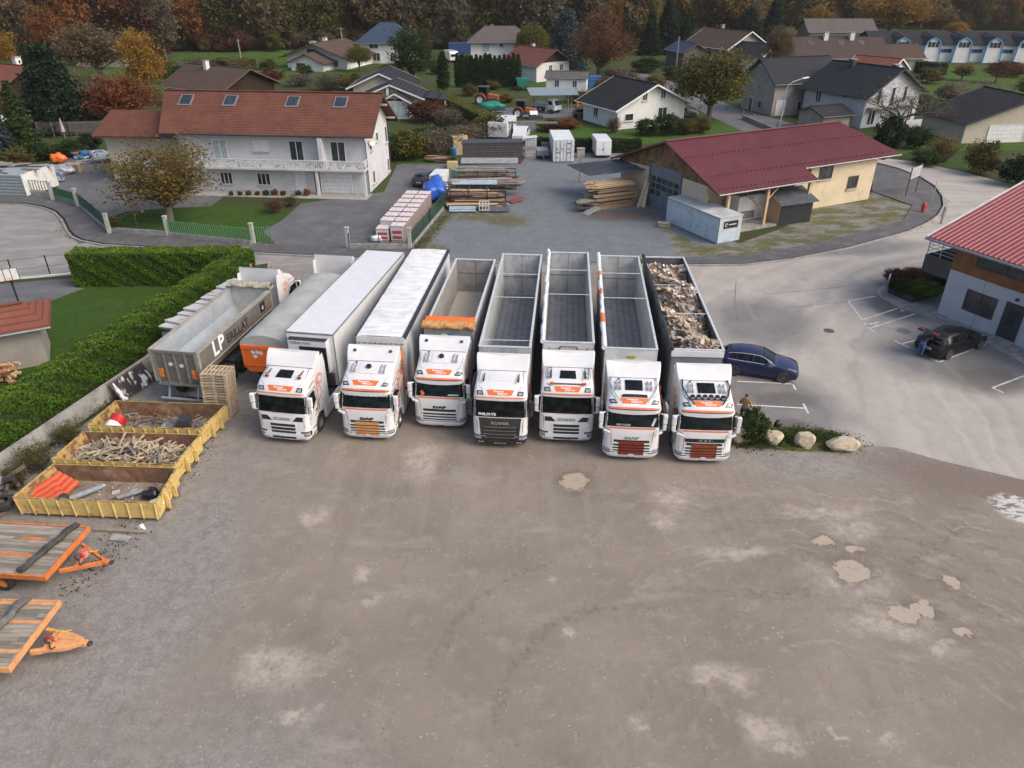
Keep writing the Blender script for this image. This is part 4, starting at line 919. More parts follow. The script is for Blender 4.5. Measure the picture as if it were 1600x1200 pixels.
# skip 3 load
m = MB(); m.mat(0).lathe([(.001,0),(.36,0),(.37,.02),(.37,.40)],(0,0,0),'Y',22); m.mat(1).lathe([(.37,.40),(.38,.42),(.37,.44),(.37,.82),(.35,.84),(.001,.84)],(0,0,0),'Y',22)
o = m.build('metal_drum', [M_white, mat('red_paint',(.5,.02,.02),(.4,.02,.02),4,.4)], smooth=True); o.location = inskip(sk3,.17,.06,.62); o.rotation_euler = (R(20),0,R(-14)); tag(o,'red and white metal drum lying in the farthest skip','drum')
m = MB(); m.obox((0,0,0),(.55,.5,.5),.2); m.obox((0,0,.27),(.6,.55,.06),.2); o = m.build('old_television', mat('dusty_black_plastic',(.035,.035,.037),(.06,.06,.06),5,.5), bevel=.04); o.location = inskip(sk3,.73,.5,.6); tag(o,'dark box shaped appliance standing in the farthest skip','appliance')
for k,(u,v,rz) in enumerate(((.42,.28,.2),(.60,.42,-.4))):
    m = MB(); m.lathe([(.001,0),(.3,.02),(.40,.10),(.42,.11),(.30,.0),(.001,-.02)],(0,0,0),'Z',20); o = m.build('metal_bowl', M_steel, smooth=True); o.location = inskip(sk3,u,v,.45); o.scale = (1,.7,1); o.rotation_euler = (R(25),R(-10),rz); tag(o,('grey metal dish beside the coloured scraps in the farthest skip','grey metal dish leaning on the black appliance')[k],'dish')
m = MB(); m.obox((0,0,0),(.4,.3,.3),.3); m.obox((.28,.1,-.02),(.25,.2,.2),.9); o = m.build('paint_tubs', [mat('blue_and_yellow_tubs',(.02,.22,.42),(.75,.50,.05),3,.4,lo=.47,hi=.5)], bevel=.05); o.location = inskip(sk3,.29,.15,.55); tag(o,'blue and yellow tubs next to the red drum','tub')
m = MB()
for i in range(190):
    p = inskip(sk3, rr.uniform(.08,.95), rr.uniform(.08,.9), rr.uniform(.26,.48)); l_ = rr.uniform(.1,.7); m.mat(rr.choice([0,0,1,1,2,3])).obox(p,(l_,rr.uniform(.02,.12),rr.uniform(.015,.06)),rr.uniform(0,3),rr.gauss(0,.3),rr.gauss(0,.2))
tag(m.build('scrap_metal', [M_brown, M_steel, mat('rust_scrap',(.28,.10,.05),(.15,.06,.03),5,.85), M_oldwood], fix=False), 'mixed rusty scrap lying across the farthest skip floor', 'scrap', kind='stuff')
# ---------------------------------------------------------------- pallet stack (each pallet is a thing)
def pallet_mesh(parent_name='pallet'):
    m = MB()
    for k in range(7): m.box(-.6+.0+k*.185,-.6+.10+k*.185,-.4,.4,.122,.144)
    for y in (-.37,0,.37):
        m.box(-.6,.6,y-.05,y+.05,.10,.122); m.box(-.6,.6,y-.05,y+.05,0,.022)
        for x in (-.53,0,.53): m.box(x-.07,x+.07,y-.05,y+.05,.022,.10)
    return m
pm = pallet_mesh().build('pallet', M_palewood)
PA = G(327,650); pal_rz = R(-4)
for k in range(17):
    o = pm if k == 0 else pm.copy()
    if k: COL.objects.link(o)
    o.location = (-14.86+rr.uniform(-.02,.02)+.004*k, 32.2+rr.uniform(-.02,.02)+.014*k, .145*k); o.rotation_euler = (0,0,pal_rz+rr.uniform(-.03,.03)); o.scale = (1.12,1.25,1)
    tag(o, 'bottom wooden pallet of the stack behind the farthest skip' if k == 0 else ('topmost wooden pallet of the stack behind the farthest skip' if k == 16 else ORD[k]+' wooden pallet from the ground in the tall stack behind the farthest skip'), 'pallet', 'wooden pallets in a tall stack')
# ---------------------------------------------------------------- flat drawbar trailers
M_deckor = mat('worn_orange_metal', (.62,.19,.05), (.50,.14,.04), 3, .55, dirt=(.12,.06,.03), dscale=4, dlo=.58, dhi=.68)
M_deckpale = mat('faded_orange_metal', (.66,.33,.14), (.56,.25,.10), 3, .6, dirt=(.2,.1,.06), dscale=4, dlo=.60, dhi=.7)
def flat_trailer(label, ne, se, tip, L, mt, beams, solid, z=.95):
    c = (Vector(ne)+Vector(se))/2; d = (Vector(ne)-Vector(se)); wd = d.length; rz = math.atan2(d.y,d.x)-math.pi/2
    r = thing('flatbed_trailer', label, 'trailer', (c.x,c.y,0), rz, 'orange flat drawbar trailers'); h = wd/2     # local +X to the drawbar, deck runs to -X
    m = MB(); ny = int(wd/.17); rs = random.Random(L)
    for i in range(ny):
        y0 = -h+.08+i*(wd-.16)/ny; x = -L+.1
        while x < -.1:
            x2 = min(-.08, x+rs.uniform(1.2,2.6)); m.mat(rs.choice([0,0,1,1,2])).box(x,x2-.01,y0,y0+(wd-.16)/ny-.012,z-.06,z-.01+rs.uniform(-.004,.004)); x = x2
    m.build('deck_boards', [mat('weathered_deck_board',(.30,.265,.21),(.20,.17,.135),4,.9,stretch=(.4,6,1)), mat('pale_deck_board',(.37,.33,.26),(.25,.215,.165),4,.9,stretch=(.4,6,1)), mat('dark_deck_board',(.22,.19,.15),(.14,.12,.095),4,.9,stretch=(.4,6,1))], r)
    m = MB(); m.box(-.08,.0,-h,h,z-.20,z+.03); m.box(-L,-.082,-h,-h+.07,z-.20,z+.02); m.box(-L,-.082,h-.07,h,z-.20,z+.02); m.box(-L-.08,-L,-h,h,z-.20,z+.02)
    for y in (-.35,.35): m.box(-L,-.09,y-.06,y+.06,z-.30,z-.062)
    m.build('frame', mt, r, bevel=.01)
    for b in beams:
        m = MB()
        if b[0] == 'x': m.box(b[2],b[3],b[1]-.07,b[1]+.07,z-.008,z+.004)
        else: m.box(b[1]-.09,b[1]+.09,b[2],b[3],z-.007,z+.005)
        m.build('deck_strap', mt, r)
    m = MB(); x0 = .0; tl = (Vector(tip)-c).length
    if solid:
        m.prism([(.35,.40,.52),(tl*.72,.28,.5),(tl,.12,.5),(tl,-.12,.5),(tl*.72,-.34,.5),(.35,-.46,.52)], (0,0,.18)); m.bar((0,.42,.6),(.4,.33,.6),.12,.2); m.bar((0,-.5,.6),(.4,-.4,.6),.12,.2); m.bar((.5,.0,.72),(tl*.9,.0,.70),.06,.1); m.bar((.62,-.4,.72),(.62,.34,.72),.08,.06); 
    else:
        for s_ in (-1,1): m.bar((0,s_*.72,.62),(tl-.12,s_*.08,.52),.10,.18)
        m.bar((.45,-.5,.6),(.45,.5,.6),.08,.12)
    m.obox((tl+.0,0,.52),(.28,.22,.14)); db = m.build('drawbar', mt, r, bevel=.02)
    m = MB(); m.lathe([(.05,-.03),(.10,-.03),(.10,.03),(.05,.03),(.05,-.03)], (tl+.22,0,.5), 'Z', 14); m.build('towing_eye', M_chassis, db)
    m = MB()
    rs = random.Random(9); 
    for k in range(4 if solid else 3):
        p = Vector((.25,rs.uniform(-.3,.3),.78)); pts = [p]
        for j in range(6): p = p+Vector((rs.uniform(.04,.16),rs.uniform(-.12,.12),rs.uniform(-.04,.05))); pts.append(p)
        m.mat(k%3).path(pts,.022,6)
    m.build('air_hose', [mat('red_hose',(.4,.03,.03)), mat('yellow_hose',(.6,.42,.04)), M_black], db)
    if not solid:
        m = MB(); m.tube((.50,.12,.66),(.50,.12,.92),.17,.15,16); m.build('cable_drum', mat('red_reel',(.5,.05,.04),(.6,.3,.25),9,.5), r, smooth=True)
    for xx in (-L*.35, -L*.35-1.15):
        for s_ in (-1,1): wheel(r, s_*(h-.3), xx, .38, .26, s_) if False else None
    for xx in (-1.9,-L+1.2):
        for s_ in (-1,1):
            t = MB().lathe([(.2,-.12),(.34,-.13),(.38,-.09),(.38,.09),(.34,.13),(.2,.12)], (xx,s_*(h-.22),.38), 'Y', 20).build('wheel', M_rubber, r, smooth=True)
            MB().lathe([(.001,s_*.05),(.1,s_*.07),(.2,s_*.1),(.21,s_*.05)], (xx,s_*(h-.22),.38), 'Y', 16).build('rim', mt, t, smooth=True)
    return r, h
f1, h1 = flat_trailer('flat orange trailer with open drawbar next to the nearest skip, rolled cover on its deck', G(140,823,.95), G(70,902,.95), G(172,866,.5), 5.2, M_deckor, [('x',-.35,-3.2,-1.2),('x',.55,-2.2,-1.3)], False)
f2, h2 = flat_trailer('faded orange flat trailer with solid drawbar, the one closest to the camera', G(95,938,.95), G(14,1045,.95), G(135,997,.5), 4.8, M_deckpale, [('x',-.75,-4.2,-.1),('x',.45,-4.2,-.1),('y',-1.35,-1.3,1.3),('x',1.28,-3,-.1)], True)
def rolled(label, par, x, h_, z, a, mt, seed, r_=.12):
    rs = random.Random(seed); m = MB(); n = 16; P = []
    for k in range(n+1):
        y = -h_*.92+2*h_*.95*k/n; cxx = x+a*(k/n-.5)+.03*math.sin(k*1.3); row = []
        for j in range(11):
            t = 2*math.pi*j/10; rad = r_*(1+.18*math.sin(j*2+k*.9)+rs.uniform(-.06,.06)); row.append((cxx+rad*math.cos(t), y, z+rad*.8*(1+math.sin(t))))
        P.append(row)
    m.grid(P); m.add(P[0],[tuple(range(11))]); m.add(P[-1],[tuple(range(11))]); o = m.build('rolled_cover', mt, None, smooth=True, ang=70); o.location = par.location; o.rotation_euler = par.rotation_euler; return tag(o, label, 'cover')
rolled('dark rolled cover lying across the orange trailer deck', f1, -.75, h1, .96, .5, mat('dark_rubber_sheet',(.035,.035,.035),(.07,.065,.06),5,.8), 1, .13)
rolled('grey rolled cover lying across the faded orange trailer', f2, -1.3, h2, .96, .3, mat('dusty_grey_sheet',(.10,.095,.09),(.16,.15,.14),5,.85), 2, .15)
# ---------------------------------------------------------------- yard clutter on the left
m = MB(); rs = random.Random(31)
for i in range(46):
    p = Vector((-22.6+rs.uniform(-1.3,1.1), 24.8+rs.uniform(-1.6,1.4), rs.uniform(.1,.9))); m.mat(rs.choice([0,0,1,2])).obox(p,(rs.uniform(.5,1.9),rs.uniform(.06,.2),rs.uniform(.05,.2)),rs.uniform(0,3),rs.gauss(0,.35),rs.gauss(0,.3))
for i in range(3):
    m.mat(2).lathe([(.2,-.12),(.4,-.13),(.45,-.08),(.45,.08),(.4,.13),(.2,.12)], (-22.3+i*.5,23.4+i*.5,.3+i*.1), 'Z', 18)
tag(m.build('scrap_heap', [mat('rusty_dark_metal',(.10,.075,.065),(.17,.11,.08),5,.8), M_steel, M_rubber], fix=False), 'dark heap of scrap bars and tyres left of the nearest skip', 'scrap', kind='stuff')
wa, wb = Vector((-24.6,20.5)), Vector((-19.2,41.5)); d = (wb-wa).normalized(); n_ = Vector((-d.y,d.x))
m = MB(); wl0 = Vector((0,0,0)); L_ = (wb-wa).length
k = 0.0
while k < L_:
    k2 = min(L_,k+2.5); a = wa+d*k; b = wa+d*(k2-.02); m.poly([(a.x,a.y),(b.x,b.y),(b.x+n_.x*.16,b.y+n_.y*.16),(a.x+n_.x*.16,a.y+n_.y*.16)],0,1.02); k = k2
tag(m.build('concrete_wall', M_conc), 'low concrete panel wall running under the long hedge', 'wall')
m = MB(); m.box(-1.25,1.25,0,.04,0,1.25); r_ = thing('steel_plate','dark steel plate spattered with white, leaning on the concrete wall','plate', (-20.15,34.5,0), math.atan2(d.y,d.x)); r_.rotation_euler = (R(-38),0,math.atan2(d.y,d.x)); r_.rotation_euler[0] = R(-30)
m.build('plate', mat('white_spattered_steel',(.035,.028,.03),(.70,.70,.72),2.6,.6,lo=.52,hi=.58,stretch=(1,1,.45),detail=12), r_)
m = MB()
for a in (-1.27,1.23): m.box(a,a+.05,-.06,-.002,0,1.27)
m.box(-1.22,1.22,-.06,-.002,1.2,1.26); m.box(-1.22,1.22,-.06,-.002,0,.06); m.build('rim', M_brown, r_)
# pale fibre-cement sheets in a staggered stack between hedge and tipper
for k in range(13):
    f = k/12; a = Vector((-19.55,38.6)).lerp(Vector((-18.05,45.6)), f); m = MB(); P = []
    for i in range(2):
        P.append([(( -0.55 if i == 0 else .75), (j/20-.5)*1.0, .028*math.sin(j*1.57)) for j in range(21)])
    o = m.grid(P).build('roofing_sheet', mat('pale_fibre_cement',(.50,.49,.48),(.40,.39,.38),3,.85), fix=False); s2 = o.modifiers.new('t','SOLIDIFY'); s2.thickness = .14
    o.location = (a.x,a.y,1.95+.05*math.sin(k*2)); o.rotation_euler = (R(-10+rr.uniform(-4,4)),R(4),R(-10+rr.uniform(-7,7))); tag(o,ORD[k]+' pale grey roofing sheet from the near end, along the hedge by the grey tipper','roofing sheet','roofing sheets stacked along the hedge')
    if k % 2 == 0: 
        b = MB().box(-.5,.7,-.45,.45,0,1.75).build('sheet_bundle', M_oldwood); b.location = (a.x,a.y,0); b.rotation_euler = (0,0,R(-10)); tag(b,ORD[k//2]+' wooden crate from the near end under the pale roofing sheets','crate','crates under the roofing sheets')
# block and plank on the ground between skip and trailer
o = MB().obox((0,0,.06),(2.3,.16,.12),R(-4)).build('timber_beam', M_oldwood, bevel=.02); p = G(190,831); o.location = (p[0],p[1],0); tag(o,'grey timber beam lying between the nearest skip and the trailer','beam')
o = MB().obox((0,0,.06),(.75,.35,.12),R(-10)).build('stone_slab', M_conc, bevel=.02); p = G(188,843); o.location = (p[0],p[1],0); tag(o,'flat stone slab in front of the timber beam','slab')
M_rock = mat('limestone', (.50,.42,.30), (.36,.29,.20), 3, .9, bumpd=.06, bscale=5, dirt=(.58,.55,.48), dscale=2.5)
def rock(label, p, s, seed, mt=None, name='boulder'):
    bm = bmesh.new(); bmesh.ops.create_icosphere(bm, subdivisions=4, radius=1); rs = random.Random(seed)
    pl = [(Vector((rs.gauss(0,1),rs.gauss(0,1),rs.gauss(0,.8))).normalized(), rs.uniform(.62,.9)) for _ in range(11)] + [(Vector((0,0,1)),.72)]
    for v in bm.verts:
        c = v.co.copy()
        for n, h in pl:
            q = c.dot(n)
            if q > h: c -= n*(q-h)
        c *= 1+.03*math.sin(c.x*11+seed)*math.sin(c.y*9)+.02*math.sin(c.z*17)
        v.co = Vector((c.x*s[0], c.y*s[1], max(c.z,-.6)*s[2]+.6*s[2]))
    me = bpy.data.meshes.new(name); bm.to_mesh(me); bm.free(); me.materials.append(mt or M_rock); me.polygons.foreach_set('use_smooth',[True]*len(me.polygons)); me.set_sharp_from_angle(angle=R(28))
    o = bpy.data.objects.new(name, me); COL.objects.link(o); o.location = (p[0],p[1],0); o.rotation_euler = (0,0,rs.uniform(-.4,.4)); return tag(o, label, 'boulder' if name=='boulder' else name)
rock('square pale boulder half hidden behind the last lorry cab', G(1158,690), (.50,.45,.62), 1)
rock('small pale boulder with a dark bag hung on it', G(1207,692), (.52,.42,.45), 2)
rock('blocky pale boulder third along the verge', G(1256,696), (.50,.42,.52), 3)
rock('long pale boulder at the end of the verge', G(1313,702), (.85,.5,.45), 4)
rock('white broken block beside the timber beam', G(222,827), (.2,.16,.18), 6, M_offwhite, 'broken_block')
p = G(1211,682); sack('small dark bag on the second boulder of the verge', (p[0],p[1],.72), (.16,.14,.2), M_bin, 8, 'backpack')
# ---------------------------------------------------------------- buildings
def hgt(px, py, py2):
    x, y = G(px, py); v = (600-py2)/F; return H + (-math.sin(TH)+v*math.cos(TH))/(math.cos(TH)+v*math.sin(TH))*y
def wallm(name, c1, c2=None, dirt=None, dlo=.55, dhi=.8): return mat(name, c1, c2 or tuple(x*.88 for x in c1), .6, .9, bumpd=.006, bscale=12, dirt=dirt or tuple(x*.6 for x in c1), dscale=.7, dlo=dlo, dhi=dhi, detail=8)
W_white = wallm('white_render', (.57,.57,.58)); W_white2 = wallm('bright_render', (.72,.71,.69)); W_cream = wallm('cream_render', (.62,.52,.36)); W_beige = wallm('beige_render', (.46,.41,.33)); W_grey = wallm('grey_cement_render', (.34,.31,.27), dirt=(.20,.18,.16), dlo=.45); W_blueish = wallm('pale_grey_render', (.50,.51,.54))
W_dark = striped('dark_timber_boards', (.06,.038,.026), (.035,.023,.017), (('X',1.6,'SIN'),), .8, 3)
W_grey_wood = striped('grey_timber_boards', (.15,.14,.125), (.09,.083,.075), (('Z',1.6,'SIN'),), .85, 3)
W_oldwood = striped('weathered_timber_cladding', (.34,.19,.085), (.12,.085,.06), (('Y',1.3,'SIN'),('X',1.3,'SIN')), .85, 1.3, (.07,.06,.05), .02, 0, .4, .6)
T_red = striped('red_clay_tiles', (.175,.070,.048), (.125,.054,.040), (('Z',1.65,'SAW'),), .85, .7, (.075,.045,.038), .06, 0, .38, .62, .5)
T_red2 = striped('orange_red_tiles', (.22,.08,.052), (.165,.062,.043), (('Z',1.6,'SAW'),), .85, .8, (.16,.08,.06), .05)
T_brown = striped('brown_tiles', (.105,.07,.055), (.075,.052,.042), (('Z',1.65,'SAW'),), .85, .8, (.07,.055,.045), .05)
T_mauve = striped('purple_brown_tiles', (.085,.06,.056), (.068,.049,.047), (('Z',1.6,'SAW'),), .85, .8, None, .05)
T_dark = striped('dark_grey_tiles', (.026,.028,.033), (.036,.038,.042), (('Z',1.3,'SAW'),), .55, .8, None, .05, 0, .35, .7, .75)
T_dark2 = striped('charcoal_slates', (.034,.031,.033), (.023,.022,.024), (('Z',1.5,'SAW'),), .6, .8, None, .05)
T_blue = striped('blue_grey_tiles', (.05,.075,.12), (.042,.062,.10), (('Z',1.65,'SAW'),), .6, .8, None, .04)
T_grey = striped('grey_fibre_roof', (.14,.128,.118), (.10,.09,.083), (('X',1.5,'SIN'),), .9, .7, (.1,.09,.07), .04)
M_ribred = mat('crimson_sheet_roof', (.145,.030,.031), (.125,.027,.028), .8, .38, dirt=(.16,.045,.045), dscale=.6)
M_ribred2 = mat('faded_red_sheet_roof', (.27,.058,.056), (.245,.052,.05), .8, .4, dirt=(.30,.08,.075), dscale=.6)
M_ribgrey = mat('dark_grey_sheet_roof', (.10,.112,.125), (.13,.142,.155), 1, .6, dirt=(.16,.17,.17), dscale=1)
M_anth = mat('anthracite_metal', (.035,.038,.042), (.045,.048,.052), 2, .4)
M_winw = mat('white_window_frame', (.72,.72,.72)); M_winb = mat('brown_window_frame', (.10,.06,.04)); M_ind = mat('window_glass', (.020,.024,.028), (.06,.07,.075), .9, .08, spec=.6)
M_curt = mat('net_curtain', (.40,.46,.47), (.28,.33,.34), 3, .6); M_shut = mat('white_roller_shutter', (.72,.72,.72)); M_sill = mat('stone_sill', (.45,.44,.42), (.35,.34,.32), 5, .8)
SIDE = lambda w, d: {'f': lambda u, z, o=.004: frameM((u,-d/2-o,z),(1,0,0),(0,-1,0)), 'b': lambda u, z, o=.004: frameM((u,d/2+o,z),(-1,0,0),(0,1,0)),
                     'r': lambda u, z, o=.004: frameM((w/2+o,u,z),(0,1,0),(1,0,0)), 'l': lambda u, z, o=.004: frameM((-w/2-o,u,z),(0,-1,0),(-1,0,0))}
def win(parent, M, w_, h_, fm=None, mull=1, sill=True, pane=None, name='window', tr=0):
    fm = fm or M_winw; t = .07; m = MB()
    def b(x0,x1,y0,y1,z0,z1): m.mbox(M @ Matrix.Translation(((x0+x1)/2,(y0+y1)/2,(z0+z1)/2)), x1-x0, y1-y0, z1-z0)
    b(-w_/2,-w_/2+t,-h_/2,h_/2,0,.06); b(w_/2-t,w_/2,-h_/2,h_/2,0,.06); b(-w_/2+t,w_/2-t,-h_/2,-h_/2+t,0,.058); b(-w_/2+t,w_/2-t,h_/2-t,h_/2,0,.058)
    for k in range(mull): x = -w_/2+w_*(k+1)/(mull+1); b(x-t/2,x+t/2,-h_/2+t,h_/2-t,0,.055)
    for k in range(tr): y = -h_/2+h_*(k+1)/(tr+1); b(-w_/2+t,w_/2-t,y-.025,y+.025,0,.05)
    o = m.build(name, fm, parent)
    m = MB(); m.mbox(M @ Matrix.Translation((0,0,.012)), w_-.02, h_-.02, .012); m.build('pane', pane or M_ind, o)
    if sill: m = MB(); m.mbox(M @ Matrix.Translation((0,-h_/2-.05,.08)), w_+.2, .09, .2); m.build('sill', M_sill, o)
    return o
def door(parent, M, w_, h_, mt, name='door', lines=0, knob=True):
    m = MB(); m.mbox(M @ Matrix.Translation((0,0,.02)), w_, h_, .05); o = m.build(name, mt, parent)
    m = MB(); 
    for s_ in (-1,1): m.mbox(M @ Matrix.Translation((s_*(w_/2+.035),.02,.03)), .07, h_+.04, .1)
    m.mbox(M @ Matrix.Translation((0,h_/2+.06,.03)), w_+.14, .08, .1); m.build('frame', M_winw if mt is not M_anth else M_anth, o)
    if lines:
        m = MB()
        for k in range(lines): m.mbox(M @ Matrix.Translation((0,-h_/2+h_*(k+1)/(lines+1),.05)), w_-.06, .02, .012)
        m.build('panel_joint', M_steel, o)
    elif knob: m = MB(); m.mbox(M @ Matrix.Translation((w_/2-.12,-.02,.07)), .1, .03, .05); m.build('handle', M_steel, o)
    return o
def slab(parent, name, P, mt, th=.12, rib=0, rh=.03, extra=None):
    """roof plane through eave-left, eave-right, ridge-right, ridge-left; rib = spacing of standing ribs"""
    e0,e1,r1,r0 = (Vector(p) for p in P); n = (e1-e0).cross(r0-e0).normalized()
    m = MB(); T = Vector((0,0,-th))
    if rib:
        k = max(2,int((e1-e0).length/rib)); top = []; bot = []
        for i in range(k):
            for f, hh in ((0,0),(.55,0),(.65,rh),(.90,rh)):
                t = (i+f)/k; top.append(e0.lerp(e1,t)+n*hh); bot.append(r0.lerp(r1,t)+n*hh)
        top.append(e1); bot.append(r1); m.grid([top,bot])
        m.add([e0+T,e1+T,r1+T,r0+T,e0,e1,r1,r0], [(0,1,2,3),(0,1,5,4),(1,2,6,5),(3,0,4,7),(2,3,7,6)])
    else: m.add([e0+T,e1+T,r1+T,r0+T,e0,e1,r1,r0], [(3,2,1,0),(4,5,6,7),(0,1,5,4),(1,2,6,5),(2,3,7,6),(3,0,4,7)])
    return m.build(name, mt, parent, fix=not rib)
def house(label, x, y, rz, w_, d_, he, hr, wm, rm, wins=(), ov=(.5,.6), hip=0, chim=(), trim=None, cat='house', gab=None, doors=(), group=None, name='house', rib=0, drop=None, z0=0, skyl=(), base=None):
    r = thing(name, label, cat, (x,y,z0), rz, group); X, Y = w_/2, d_/2; sl = (hr-he)/Y
    m = MB(); hh = he-.02
    m.box(-X,X,-Y,Y,-.3,hh); m.build('wall', wm, r)
    if base: m = MB(); m.box(-X-.01,X+.01,-Y-.01,Y+.01,-.3,base[0]); m.build('plinth', base[1], r)
    if not hip:
        for s_ in (-1,1):
            m = MB(); m.prism([(s_*X,-Y,he-.02),(s_*X,Y,he-.02),(s_*X,0,hr-.15)], (-s_*.2,0,0)); m.build('gable', gab or wm, r)
    gx, gy = X+ov[0], Y+ov[1]; ze = he-ov[1]*sl; hx = gx-hip*gx if hip else gx
    rf = slab(r, 'roof_slope', [(-gx,-gy,ze),(gx,-gy,ze),(hx,0,hr),(-hx,0,hr)], rm, rib=rib)
    slab(r, 'roof_slope', [(gx,gy,ze),(-gx,gy,ze),(-hx,0,hr),(hx,0,hr)], rm, rib=rib)
    if hip:
        slab(r, 'roof_hip', [(gx,-gy,ze),(gx,gy,ze),(hx,.01,hr),(hx,-.01,hr)], rm); slab(r, 'roof_hip', [(-gx,gy,ze),(-gx,-gy,ze),(-hx,-.01,hr),(-hx,.01,hr)], rm)
    else:
        for s_ in (-1,1):
            m = MB(); 
            for q in (-1,1): m.bar((s_*(gx+.03),q*gy,ze-.10),(s_*(gx+.03),0,hr-.10),.05,.22)
            m.build('bargeboard', trim or M_winb, r)
    m = MB(); m.bar((-gx,0,hr+.03),(gx,0,hr+.03),.28,.08) if not hip else m.bar((-hx,0,hr+.03),(hx,0,hr+.03),.28,.08); m.build('ridge_cap', rm, r)
    m = MB(); m.tube((-gx,-gy-.06,ze-.08),(gx,-gy-.06,ze-.08),.07,n=6); m.build('gutter', M_steel if trim is None else trim, r)
    S_ = SIDE(w_,d_)
    for q in wins:
        s_, u, z, ww, wh = q[:5]; kw = q[5] if len(q) > 5 else {}; win(r, S_[s_](u,z), ww, wh, **kw)
    for q in doors: s_, u, ww, wh, mt = q[:5]; door(r, S_[s_](u,wh/2), ww, wh, mt, **(q[5] if len(q) > 5 else {}))
    for (u, v, cw, chh, cm) in chim:
        zz = hr-abs(v)*sl; m = MB(); m.box(u-cw/2,u+cw/2,v-cw/2,v+cw/2,zz-.5,zz+chh); c = m.build('chimney', cm, r); m = MB(); m.box(u-cw/2-.08,u+cw/2+.08,v-cw/2-.08,v+cw/2+.08,zz+chh+.003,zz+chh+.1); m.build('chimney_cap', M_conc, c)
    for (u, v) in skyl:
        zz = hr-abs(v)*sl; a = math.atan(sl)*(1 if v < 0 else -1); m = MB(); m.obox((u,v,zz+.06),(.95,1.15,.10),0,a); sk_ = m.build('skylight', M_steel, r); m = MB(); m.obox((u,v,zz+.112),(.78,.95,.02),0,a); m.build('pane', M_ind, sk_)
    return r
# --- white house with the long balcony
r = thing('house','long white house with red tiled roof and balcony, behind the parked lorries','house',(-35.81,80.92,0),R(-5.55))
v0, v1, u0, u1, hr_, sl = -4.3, 4.6, 3.0, 21.85, 9.0, .60
m = MB(); m.box(u0,u1,v0,v1,-.3,6.25); m.build('wall', W_white, r)
m = MB(); m.prism([(u1,v0,6.25),(u1,v1,6.25),(u1,0,8.85)],(-.2,0,0)); m.build('gable', W_white, r)
m = MB(); m.box(u0+.0,u0-.8,v0+.8,v1,-.3,6.1); m.build('side_wall', W_white, r)
rf = slab(r,'roof_slope',[(1.4,-5.3,5.82),(22.9,-5.3,5.82),(22.9,0,9.0),(.0,0,9.0)],T_red,.14)
slab(r,'roof_slope',[(22.9,5.9,5.46),(.0,5.9,5.46),(.0,0,9.0),(22.9,0,9.0)],T_red,.14)
m = MB(); m.bar((0,0,9.05),(22.9,0,9.05),.3,.1); m.build('ridge_cap', T_red, r)
m = MB(); m.tube((1.4,-5.38,5.74),(22.9,-5.38,5.74),.08,n=8); m.tube((22.0,-5.3,5.7),(21.95,-4.38,5.0),.05,n=6); m.tube((21.95,-4.4,5.0),(21.95,-4.4,0),.05,n=6); m.tube((21.95,v1+.06,5.3),(21.95,v1+.06,0),.05,n=6); m.build('gutter', M_anth, r)
m = MB()
for q in (-1,1): m.bar((22.93,q*5.3 if q<0 else 5.9,5.72 if q<0 else 5.36),(22.93,0,8.9),.05,.2)
m.build('bargeboard', M_winb, r)
m = MB()
for q in (-4.2,-1.6,1.6,4.5): m.box(u1,22.85,q-.07,q+.07,8.75-abs(q)*sl-.2,8.75-abs(q)*sl)
m.build('purlin_end', M_offwhite, r)
for u in (2.81,7.47,13.98,18.91):
    zz = 9.0-1.3*sl; m = MB(); m.obox((u,-1.3,zz+.06),(1.35,1.6,.12),0,math.atan(sl)); s_ = m.build('skylight', M_steel, r); m = MB(); m.obox((u,-1.3,zz+.125),(1.1,1.35,.02),0,math.atan(sl)); m.build('pane', mat('skylight_glass',(.025,.032,.036),(.05,.06,.07),2,.25,spec=.3), s_)
FM = lambda u, z: frameM((u,v0-.004,z),(1,0,0),(0,-1,0)); RM = lambda v, z: frameM((u1+.004,v,z),(0,1,0),(1,0,0))
win(r, FM(6.95,4.05), 1.5, 2.1, pane=M_curt, sill=False); win(r, FM(11.2,4.55), 1.5, 1.1, pane=M_shut); win(r, FM(14.85,4.05), 1.45, 2.1, sill=False); win(r, FM(19.1,4.05), 1.5, 2.1, sill=False)
win(r, FM(7.05,1.25), 1.3, 1.25, mull=2); win(r, FM(11.0,1.25), 1.4, 1.25, mull=2)
door(r, FM(14.85,1.05), 1.0, 2.1, M_winw); door(r, FM(18.55,1.15), 3.1, 2.3, M_shut, 'garage_door', 5)
m = MB(); m.box(16.3,16.9,v0-.02,v0-.003,0,2.4); m.build('shaded_side_door', mat('recess_shadow_door',(.08,.08,.08)), r)  # recess shade painted in as the flat dark colour of this panel
for v,z,w_,h_ in ((-2.35,4.35,.8,1.0),(.25,4.75,.9,.95),(3.9,4.3,.8,1.7),(-2.15,1.2,.85,1.3),(3.9,1.05,.8,1.4)): win(r, RM(v,z), w_, h_, mull=0)
m = MB(); m.box(5.3,22.0,-5.65,v0-.004,2.48,2.66); bal = m.build('balcony', W_white, r)
m = MB()
k = 5.35
while k < 21.95: m.box(k,k+.13,-5.62,-5.59,2.72,3.42); k += .24
for k2 in range(5): m.box(21.92,21.95,-5.5+k2*.25,-5.38+k2*.25,2.72,3.42)
m.build('balustrade', mat('peeling_white_slats',(.66,.66,.66),(.25,.24,.22),4,.7,lo=.5,hi=.62), bal)
m = MB(); m.box(5.3,21.98,-5.65,-5.56,3.43,3.52); m.box(5.3,21.98,-5.64,-5.57,2.66,2.72); m.box(21.89,21.98,-5.56,-4.31,3.43,3.5); m.build('handrail', M_offwhite, bal)
m = MB(); 
for u in (17.0,21.8): m.box(u-.13,u+.13,-5.5,-5.24,0,2.48)
